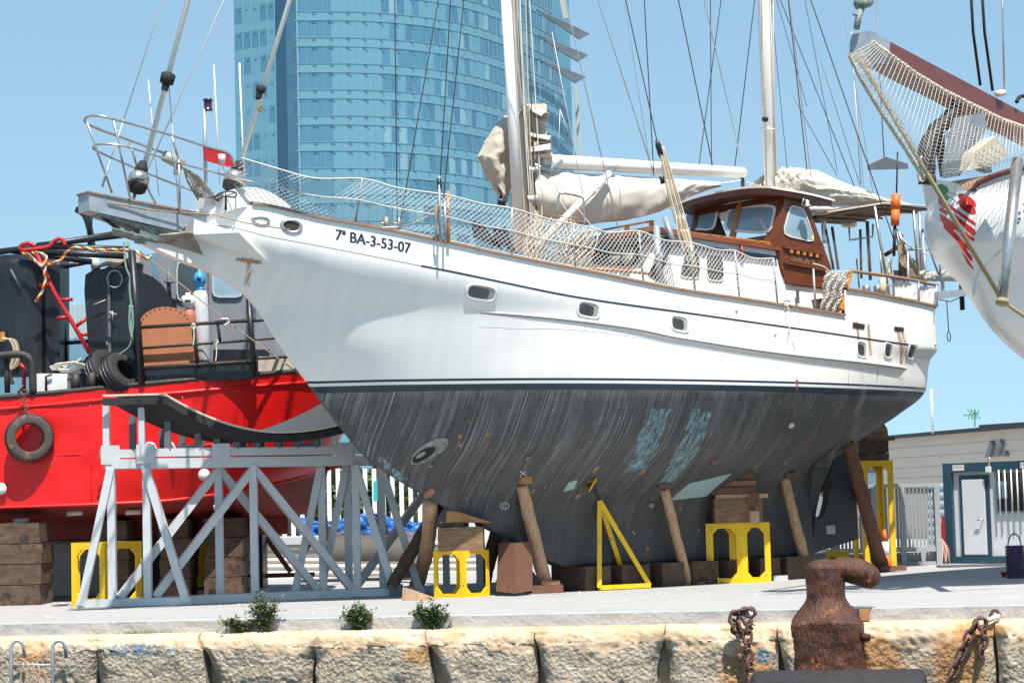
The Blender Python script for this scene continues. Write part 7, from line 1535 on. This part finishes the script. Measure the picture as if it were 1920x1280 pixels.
b = B(); q1, q2 = bl_(1786, 797), bl_(1925, 788); b.hexa([q1-UP*1.2+back*.1, q2-UP*1.2+back*.1, q2-UP*1.2+back*.3, q1-UP*1.2+back*.3, q1+back*.1, q2+back*.1, q2+back*.3, q1+back*.3]); b.obj('roof_plant', M['black'], bd)
for q in ([(1864, 825), (1868, 834), (1862, 856), (1853, 857), (1858, 842)], [(1881, 823), (1885, 832), (1878, 854), (1869, 856), (1875, 840)], [(1890, 844), (1893, 852), (1892, 855), (1885, 855)]):
    b = B(); b.prism([bl_(*p)+nb_*.02 for p in q], nb_*.12); b.obj('wall_shape', M['ship_grey'], bd)  # dark grey slanted shapes standing out from the wall
b = B(); w0, w1, w2, w3 = bl_(1612, 930), bl_(1645, 930), bl_(1645, 845), bl_(1612, 845); b.prism([w0+nb_*.03, w1+nb_*.03, w2+nb_*.03, w3+nb_*.03], nb_*-.02)
wn = b.obj('window', M['glass'], bd); b = B()
for k in (0, .45, 1): b.beam(w3.lerp(w0, k)+nb_*.05, w2.lerp(w1, k)+nb_*.05, .05, .12)
b.obj('frame', M['greyd'], wn)
an = root('roof_antenna', 'small green television antenna on the flat roof at right', 'antenna', bl_(1828, 800)+back*.2)
b = B(); c = P(1824, 776, 73); b.tube([P(1828, 800, 73), P(1828, 772, 73)], .018, 6); b.tube([P(1806, 779, 73), P(1836, 774, 73)], .016, 5)
for x in (1820, 1826, 1832): b.tube([P(x-6, 767, 73), P(x+6, 785, 72.8)], .014, 5); b.tube([P(x+3, 767, 73), P(x-5, 786, 73.2)], .014, 5)
b.obj('aerial', M['green'], an)
b = B(); b.tube([P(1749, 812, 72), P(1746, 728, 72)], .035, 8); thing(b, 'white_pole', M['mast'], 'slim white pole rising above the roof of the pale building', 'pole')
# ---- blue distant building at left
b = B(); p, q = P(80, 960, 160), P(182, 960, 150); b.hexa([V((p.x-8, 160, 0)), V((q.x, 150, 0)), V((q.x, 170, 0)), V((p.x-8, 180, 0)), V((p.x-8, 160, P(80, 640, 160).z)), V((q.x, 150, P(182, 632, 150).z)), V((q.x, 170, P(182, 632, 150).z)), V((p.x-8, 180, P(80, 640, 160).z))])
lb = root('distant_glass_building', 'pale blue glass building far behind the red boat', 'building', V((q.x, 155, 0))); b.obj('glass_wall', mat('far_blue_glass', (.16, .28, .36), .3, col2=(.12, .23, .32), nscale=.1), lb)
b = B()
for k in range(10): x = lerp(p.x-8, q.x, k/9); b.beam(V((x, lerp(160, 150, k/9)-.1, P(130, 640, 155).z)), V((x, lerp(160, 150, k/9)-.1, P(130, 578, 155).z)), .08, .08, V((0, 1, 0)))
b.hexa([V((p.x-8, 160, P(80, 640, 160).z)), V((q.x, 150, P(182, 632, 150).z)), V((q.x, 151, P(182, 632, 150).z)), V((p.x-8, 161, P(80, 640, 160).z)), V((p.x-8, 160, P(80, 583, 160).z)), V((q.x, 150, P(182, 570, 150).z)), V((q.x, 151, P(182, 570, 150).z)), V((p.x-8, 161, P(80, 583, 160).z))])
b.obj('parapet_screen', mat('pale_screen', (.36, .46, .46), .4), lb)
# ---- site cabin
ca_ = G(1788, 1056); D1 = ca_.y; cdir = (P(1960, 1050, D1-1.6)-P(1788, 1056, D1)); cdir.z = 0; cdir.normalize(); cn = cdir.cross(UP); cn = cn if cn.y < 0 else -cn
cab = root('site_cabin', 'white portable cabin with dark teal frame, door and barred window', 'cabin', ca_)
def cp_(px, py, o=0):
    r = ray(px, py); k = cn.dot(ca_+cn*o-EYE)/cn.dot(r); return EYE+r*k
def cb_(x0, y0, x1, y1, o0, o1, name, mt, par=None, tiltx=8):
    """panel on the cabin front; px rect with the photo's lean"""
    T = [(x0, y1), (x1, y1), (x1-(y1-y0)*.045, y0), (x0-(y1-y0)*.045, y0)]
    T = [(x, y-(x-x0)*.05*(1 if y < 960 else .1)) for x, y in T]
    Z = [cp_(*t) for t in T]
    # square it up: use x of bottom and z of top
    A, B_, C_, D_ = Z; A2 = V((A.x, A.y, A.z)); z1 = (C_.z+D_.z)/2; z0 = A.z; sA = (A-ca_).dot(cdir); sB = (B_-ca_).dot(cdir)
    w = lambda s, z, o: ca_+cdir*s+cn*o+V((0, 0, z-ca_.z))
    b = B(); b.hexa([w(sA, z0, o1), w(sB, z0, o1), w(sB, z0, o0), w(sA, z0, o0), w(sA, z1, o1), w(sB, z1, o1), w(sB, z1, o0), w(sA, z1, o0)]); return b.obj(name, M[mt], par or cab)
b = B(); w = lambda s, z, o: ca_+cdir*s+cn*o+V((0, 0, z)); CH = cp_(1790, 868).z
b.hexa([w(.0, .12, -.03), w(6, .12, -.03), w(6, .12, -2.4), w(.0, .12, -2.4), w(.0, CH-.02, -.03), w(6, CH-.02, -.03), w(6, CH-.02, -2.4), w(.0, CH-.02, -2.4)]); b.obj('body', M['cabinw'], cab)
b = B(); b.hexa([w(-.14, 0, .06), w(.06, 0, .06), w(.06, 0, -.2), w(-.14, 0, -.2), w(-.14, CH, .06), w(.06, CH, .06), w(.06, CH, -.2), w(-.14, CH, -.2)]); b.obj('corner_post', M['teal'], cab)
b = B(); b.hexa([w(-.139, 0, -2.3), w(.06, 0, -2.3), w(.06, 0, -2.5), w(-.139, 0, -2.5), w(-.139, CH, -2.3), w(.06, CH, -2.3), w(.06, CH, -2.5), w(-.139, CH, -2.5)]); b.obj('corner_post', M['teal'], cab)
b = B(); b.hexa([w(.06, CH-.20, .055), w(6, CH-.20, .055), w(6, CH-.20, -2.4), w(.06, CH-.20, -2.4), w(.06, CH-.003, .055), w(6, CH-.003, .055), w(6, CH-.003, -2.4), w(.06, CH-.003, -2.4)]); b.obj('top_beam', M['teal'], cab)
b = B(); b.hexa([w(.06, 0, .055), w(6, 0, .055), w(6, 0, -2.4), w(.06, 0, -2.4), w(.06, .15, .055), w(6, .15, .055), w(6, .15, -2.4), w(.06, .15, -2.4)]); b.obj('bottom_beam', M['teal'], cab)
def cs(px, py): q = cp_(px, py)-ca_; return q.dot(cdir), q.z
def cbox(s0, z0, s1, z1, o0, o1, name, mt, par=None): b = B(); b.hexa([w(s0, z0, o1), w(s1, z0, o1), w(s1, z0, o0), w(s0, z0, o0), w(s0, z1, o1), w(s1, z1, o1), w(s1, z1, o0), w(s0, z1, o0)]); return b.obj(name, M[mt], par or cab)
sd0 = cs(1802, 1000)[0]; sd1 = cs(1858, 1000)[0]; zd0 = cs(1830, 1044)[1]; zd1 = cs(1830, 890)[1]
dr = cbox(sd0, zd0, sd1, zd1, -.029, .0, 'door_frame', 'teal'); dl = cbox(sd0+.08, zd0+.05, sd1-.10, zd1-.09, -.02, .02, 'door', 'cabinw'); b = B(); hq = w(sd1-.16, cs(1852, 974)[1], .02); b.tube([hq, hq+cn*.06, hq+cn*.06-cdir*.12], .014, 6); b.obj('handle', M['steel'], dl)
b = B()
for k in range(28): s_ = lerp(sd0+.10, sd1-.12, k/27); b.beam(w(s_, zd0+.07, .021), w(s_, zd1-.11, .021), .008, .006, cn)
b.obj('ribs', M['cabinw'], dl)
b = B()
for k in range(14): s_ = sd1+.06+k*.05; b.beam(w(s_, .17, -.028), w(s_, cs(1900, 962)[1], -.028), .010, .006, cn)
b.obj('wall_ribs', M['cabinw'], cab)
sw0 = cs(1866, 930)[0]; zw0, zw1 = cs(1880, 958)[1], cs(1880, 886)[1]
wn = cbox(sw0, zw0-.05, sw0+1.5, zw1+.05, -.029, .01, 'window', 'galv'); cbox(sw0+.06, zw0, sw0+1.44, zw1, .0, .014, 'pane', 'darkglass', wn)
for k in range(16): cbox(sw0+.10+k*.05, zw0+.01, sw0+.125+k*.05, zw1-.25, .013, .02, 'blind', 'navy', wn)
for x in (1878, 1889, 1901, 1912, 1924): s_ = cs(x, 930)[0]; b = B(); b.tube([w(s_, zw0-.08, .07), w(s_, zw1+.06, .07)], .016, 8); b.obj('bar', M['mast'], wn)
M['poster'] = mat('pale_blue_poster', (.55, .66, .70), .5, col2=(.25, .48, .62), nscale=9, contrast=.2)
s_ = cs(1872, 930)[0]; cbox(s_, cs(1880, 934)[1], s_+.22, cs(1880, 902)[1], .014, .02, 'poster', 'poster', wn)
for px in (1789, 1916):
    s_, z_ = cs(px, 872 if px < 1800 else 866); cbox(s_, CH-.16, s_+.28, CH-.04, .055, .062, 'sticker', 'cone_w')
    put_text('ASSISTECO', lambda u, v: w(s_+.02+.24*u, CH-.10+.035*v, .064), 'sticker_text', M['cherry'], cab)
s_, z_ = cs(1852, 876); cbox(s_, z_-.10, s_+.12, z_+.02, -.02, .09, 'junction_box', 'mast'); b = B(); b.tube(catm([w(s_+.06, z_+.02, .05), w(s_+.10, z_+.2, .07), w(s_+.03, CH+.02, .02)], 5), .012, 6); b.obj('cable', M['ropew'], cab)
b = B(); b.box(G(1830, 1062)+V((0, .2, .02)), (1.4, .5, .04)); thing(b, 'door_mat', M['greyd'], 'flat dark step plate on the ground in front of the cabin door', 'mat')
# louvred panel and corrugated sheet between fence and cabin
M['louv'] = mat('blue_grey_metal_sheet', (.20, .29, .34), .5, .2, col2=(.30, .40, .45), nscale=2)
lv = root('louvred_panel', 'blue grey corrugated metal panel between the fence and the cabin', 'panel', G(1768, 1058)); b = B(); D_ = D1+1.2
b.slab(lambda u, v: P(lerp(1740, 1786, u), lerp(906, 1052, v), D_)+V((0, -.02*abs(math.sin(v*math.pi*9)), 0)), 2, 88, V((0, .12, 0)), sm=False); b.obj('sheet', M['louv'], lv)
b = B(); p = P(1772, 990, D_-.1); b.box(p, (.14, .02, .5)); b.box(p+V((0, 0, -.75)), (.3, .3, .5)); thing(b, 'red_box', M['redpipe'], 'red box and sign half hidden beside the cabin corner', 'box')
b = B()
for k in range(9): x = 1760+k*2.4; b.tube(catm([P(1766, 1010, D1-.1), P(x, 1030, D1-.2), P(x+3*math.sin(k*2), 1055, D1-.25)], 4), .018, 5, m=k % 3)
o = thing(b, 'hanging_straps', [M['sail_dark'], M['greenrope'], M['redpipe']], 'tangled bundle of straps and hoses hanging at the fence end beside the cabin', 'straps')
# ---- grey slat fence
fe = root('slat_fence', 'grey steel fence panel with close vertical slats behind the tall yellow frame', 'fence', G(1690, 1058))
DF = D1-.3
def fbx(x0, y0, x1, y1, o, th_, nm, mt, par=None): 
    A, B_, C_, D_ = P(x0, y1, DF+o), P(x1, y1-(x1-x0)*.026, DF+o), P(x1-(y1-y0)*.035, y0-(x1-x0)*.026, DF+o), P(x0-(y1-y0)*.035, y0, DF+o); t_ = V((0, th_, 0)); b = B(); b.hexa([A, B_, B_+t_, A+t_, D_, C_, C_+t_, D_+t_]); return b.obj(nm, M[mt], par or fe)
M['fence'] = mat('grey_fence_paint', (.30, .31, .32), .5, col2=(.36, .37, .37), nscale=2)
for x0, x1, k in ((1470, 1560, 0), (1565, 1640, 0), (1644, 1692, 1), (1697, 1762, 1)):
    if x1 < 1600: continue
b = B()
for x in range(1480, 1758, 7):
    a = P(x-3, 912+(1690-x)*.0, DF+.05); c = P(x+2, 1030, DF+.05); a.x = c.x; b.beam(V((c.x, DF+.05, P(x, 1030, DF).z)), V((c.x, DF+.05, P(x, 914, DF).z)), .045, .035, V((.4, 1, 0)))
o = b.obj('slats', M['fence'], fe)
for y, h_ in ((912, .07), (1030, .09), (1056, .06)):
    b = B(); a, c = P(1470, y+ (0 if y < 950 else 5), DF), P(1762, y-1, DF); zz = (a.z+c.z)/2; b.beam(V((a.x, DF, zz)), V((c.x, DF, zz)), h_, h_*1.1); b.obj('rail', M['fence'], fe)
for x in (1473, 1566, 1643, 1695, 1761): b = B(); c = P(x, 1056, DF); b.beam(V((c.x, DF-.02, 0)), V((c.x, DF-.02, P(x, 911, DF).z)), .11, .10, V((0, 1, 0))); b.obj('post', M['fence'], fe)
b = B(); a, c = P(1470, 1040, DF+.1), P(1762, 1040, DF+.1); b.box(V(((a.x+c.x)/2, DF+.15, .13)), (c.x-a.x, .05, .26)); b.obj('kick_plate', M['fence'], fe)
for x in (1670, 1728): b = B(); c = P(x, 1040, DF); b.prism([V((c.x, DF-.05, .0)), V((c.x+.05, DF-.05, .0)), V((c.x+.10, DF-.05, .32)), V((c.x-.03, DF-.05, .32))], V((0, .05, 0))); b.obj('gusset', M['fence'], fe)
# cone, crates, skip, hose coil, pots
cn_c = G(1666, 1068, 0)+V((0, .3, 0)); hh = P(1666, 992, cn_c.y).z; rc = root('traffic_cone', 'orange and white traffic cone inside the tall yellow frame', 'cone', cn_c)
for z0, z1, mt in ((0, .34, 'orange'), (.34, .70, 'cone_w'), (.70, 1., 'orange')): b = B(); b.lathe(cn_c, [(.001, z0*hh), (lerp(.14, .03, z0), z0*hh), (lerp(.14, .03, z1), z1*hh), (.001, z1*hh)], 18); b.obj('cone_band', M[mt], rc)
b = B(); b.box(cn_c+V((0, 0, .02)), (.34, .34, .04)); b.obj('base', M['orange'], rc)
for k, (x0, x1, lb) in enumerate(((1548, 1577, 'left'), (1578, 1592, 'right'))):
    r_ = root('yellow_crate', 'small yellow crate behind the rusty bollard, %s one' % lb, 'crate', P((x0+x1)/2, 1070, 42), 'yellow crates behind the bollard'); a, c = P(x0, 1062, 42), P(x1, 1032, 42); b = B(); wd_ = c.x-a.x
    b.box(V((a.x+wd_*.15, 42.2, a.z/2+c.z/2)), (wd_*.3, .4, c.z-a.z)); b.box(V((c.x-wd_*.15, 42.2, a.z/2+c.z/2)), (wd_*.3, .4, c.z-a.z)); b.box(V(((a.x+c.x)/2, 42.2, c.z-.06)), (wd_*.4, .4, .12)); b.box(V(((a.x+c.x)/2, 42.3, a.z+.12)), (wd_*.4, .1, .24)); b.obj('shell', M['yellow'], r_)
b = B(); a, c = P(1508, 1060, 41.5), P(1548, 1036, 41.5); b.hexa([V((a.x+.05, 41.5, 0)), V((c.x-.1, 41.5, 0)), V((c.x-.1, 42.2, 0)), V((a.x+.05, 42.2, 0)), V((a.x, 41.4, c.z)), V((c.x, 41.4, c.z)), V((c.x, 42.3, c.z)), V((a.x, 42.3, c.z))]); thing(b, 'grey_tub', M['fence'], 'grey flared tub behind the knobbly prop near the rudder', 'tub')
hc = G(1905, 1083); hr = root('hose_coil', 'dark purple coiled hose stack with a green handle loop near the cabin', 'hose', hc); Hh = P(1905, 1022, hc.y).z; b = B(); nt2 = 15
for k in range(nt2): b.tube([hc+V((.145*math.cos(a), .145*math.sin(a), .02+Hh*k/nt2)) for a in [j*math.pi/10 for j in range(20)]], .018, 6, True)
b.obj('coil', M['purple'], hr); b = B(); b.lathe(hc, [(.001, 0), (.11, 0), (.11, Hh), (.001, Hh)], 16); b.obj('core', M['black'], hr); zt2 = P(1903, 1000, hc.y).z
b = B(); b.tube([hc+V((-.11, 0, Hh-.05))]+[hc+V((-.11*math.cos(a), 0, Hh+(zt2-Hh)*math.sin(a))) for a in [j*math.pi/10 for j in range(11)]]+[hc+V((.11, 0, Hh-.05))], .013, 6); b.obj('handle', M['green'], hr)
for k, x in enumerate((1879, 1889, 1912)):
    c = G(x, 1081)+V((0, -.15, 0)); b = B(); b.lathe(c, [(.001, 0), (.035, 0), (.05, .075), (.062, .075), (.062, .10), (.045, .10), (.001, .09)], 14); thing(b, 'small_pot', M['pot'], 'small red plastic pot at the foot of the hose coil, %s' % ['leftmost', 'middle one', 'rightmost'][k], 'pot')
# ---- behind the trestles: white wall, corrugated barrier, fence, rusty frame
cw = root('ribbed_barrier', 'cream ribbed metal barrier behind the trestles', 'barrier', P(600, 1100, 47)); b = B()
b.slab(lambda u, v: P(lerp(440, 900, u), lerp(1020, 1092, v), 47)+V((0, -.05*abs(math.sin(v*math.pi*6)), 0)), 2, 60, V((0, .06, 0)), sm=False); b.obj('ribbed_sheet', M['cream'], cw); b = B(); p, q = P(440, 1016, 46.9), P(900, 1012, 46.9); b.beam(V((p.x, 46.9, p.z)), V((q.x, 46.9, p.z)), .12, .16); b.obj('cap', M['greyp'], cw)
wf = root('white_picket_fence', 'white vertical bar fence far behind the grey trestles', 'fence', P(680, 1020, 50)); b = B()
for k in range(26):
    x = 500+k*17; 
    if k: c = P(x, 1015, 50); b.beam(V((c.x, 50, c.z)), V((c.x, 50, P(x, 878, 50).z)), .10, .08, V((0, 1, 0)))
b.obj('bars', M['cone_w'], wf); b = B(); p, q = P(500, 1012, 50), P(930, 1005, 50); b.beam(V((p.x, 50.05, p.z)), V((q.x, 50.05, p.z)), .15, .15); b.obj('bottom_rail', M['cone_w'], wf)
b = B(); rnd = random.Random(3)
for k in range(5000):
    x = rnd.uniform(480, 800); y = rnd.uniform(885, 1010)-12*NZ.noise((x*.03, 0, 0)); p = P(x, y, 53+rnd.uniform(0, 2)); d = V((rnd.uniform(-1, 1), rnd.uniform(-1, 1), rnd.uniform(-1, 1)))*.09; e = d.cross(V((rnd.random(), rnd.random(), rnd.random())))*3
    b.add([p, p+d, p+d+e, p+e], [(0, 1, 2, 3)], rnd.random() < .4)
o = thing(b, 'hedge', [M['leaf'], M['leafd']], 'dry green hedge behind the white bar fence', 'hedge'); o['kind'] = 'stuff'
b = B(); q = [(700, 905), (712, 890), (722, 905), (722, 935), (700, 940)]; b.prism([P(*t, 49) for t in q], V((0, .2, 0))); thing(b, 'teal_cover', mat('teal_cover', (.03, .42, .42), .5), 'turquoise cover glimpsed behind the braces right of the red bow', 'cover')
rf_ = root('rusty_frame', 'dark red brown steel frame lying behind the grey trestle', 'frame', P(520, 1085, 42))
for a, c in (((486, 985), (490, 1085)), ((456, 1080), (590, 1076)), ((488, 992), (545, 1072)), ((454, 1035), (470, 1000)), ((560, 1055), (582, 1015))): b = B(); b.beam(P(*a, 42), P(*c, 42), .09, .09); b.obj('member', M['woodr'], rf_)
pk = root('white_pallets', 'stack of white ribbed pallets behind the middle post of the trestle', 'pallet', P(460, 1108, 41))
for k in range(5): b = B(); y = 1100-k*24; b.hexa([P(452, y, 41), P(478, y, 41), P(478, y, 41)+V((0, .6, 0)), P(452, y, 41)+V((0, .6, 0)), P(452, y-17, 41), P(478, y-17, 41), P(478, y-17, 41)+V((0, .6, 0)), P(452, y-17, 41)+V((0, .6, 0))]); b.obj('pallet_layer', M['cone_w'], pk)
b = B()
for k in range(3): b.tube([P(757, 1078-k*7, 42.5), P(792, 1077-k*7, 42.2)], .045, 8)
thing(b, 'steel_pipes', M['blackrust'], 'short rusty pipes lying behind the log props at the bow', 'pipes')
b = B(); b.prism([P(x, y, 40) for x, y in [(603, 982), (612, 960), (618, 1010), (620, 1040)]], V((0, .1, 0))); thing(b, 'leaning_board', M['woodl'], 'pointed light wooden board standing between the trestle legs', 'board')
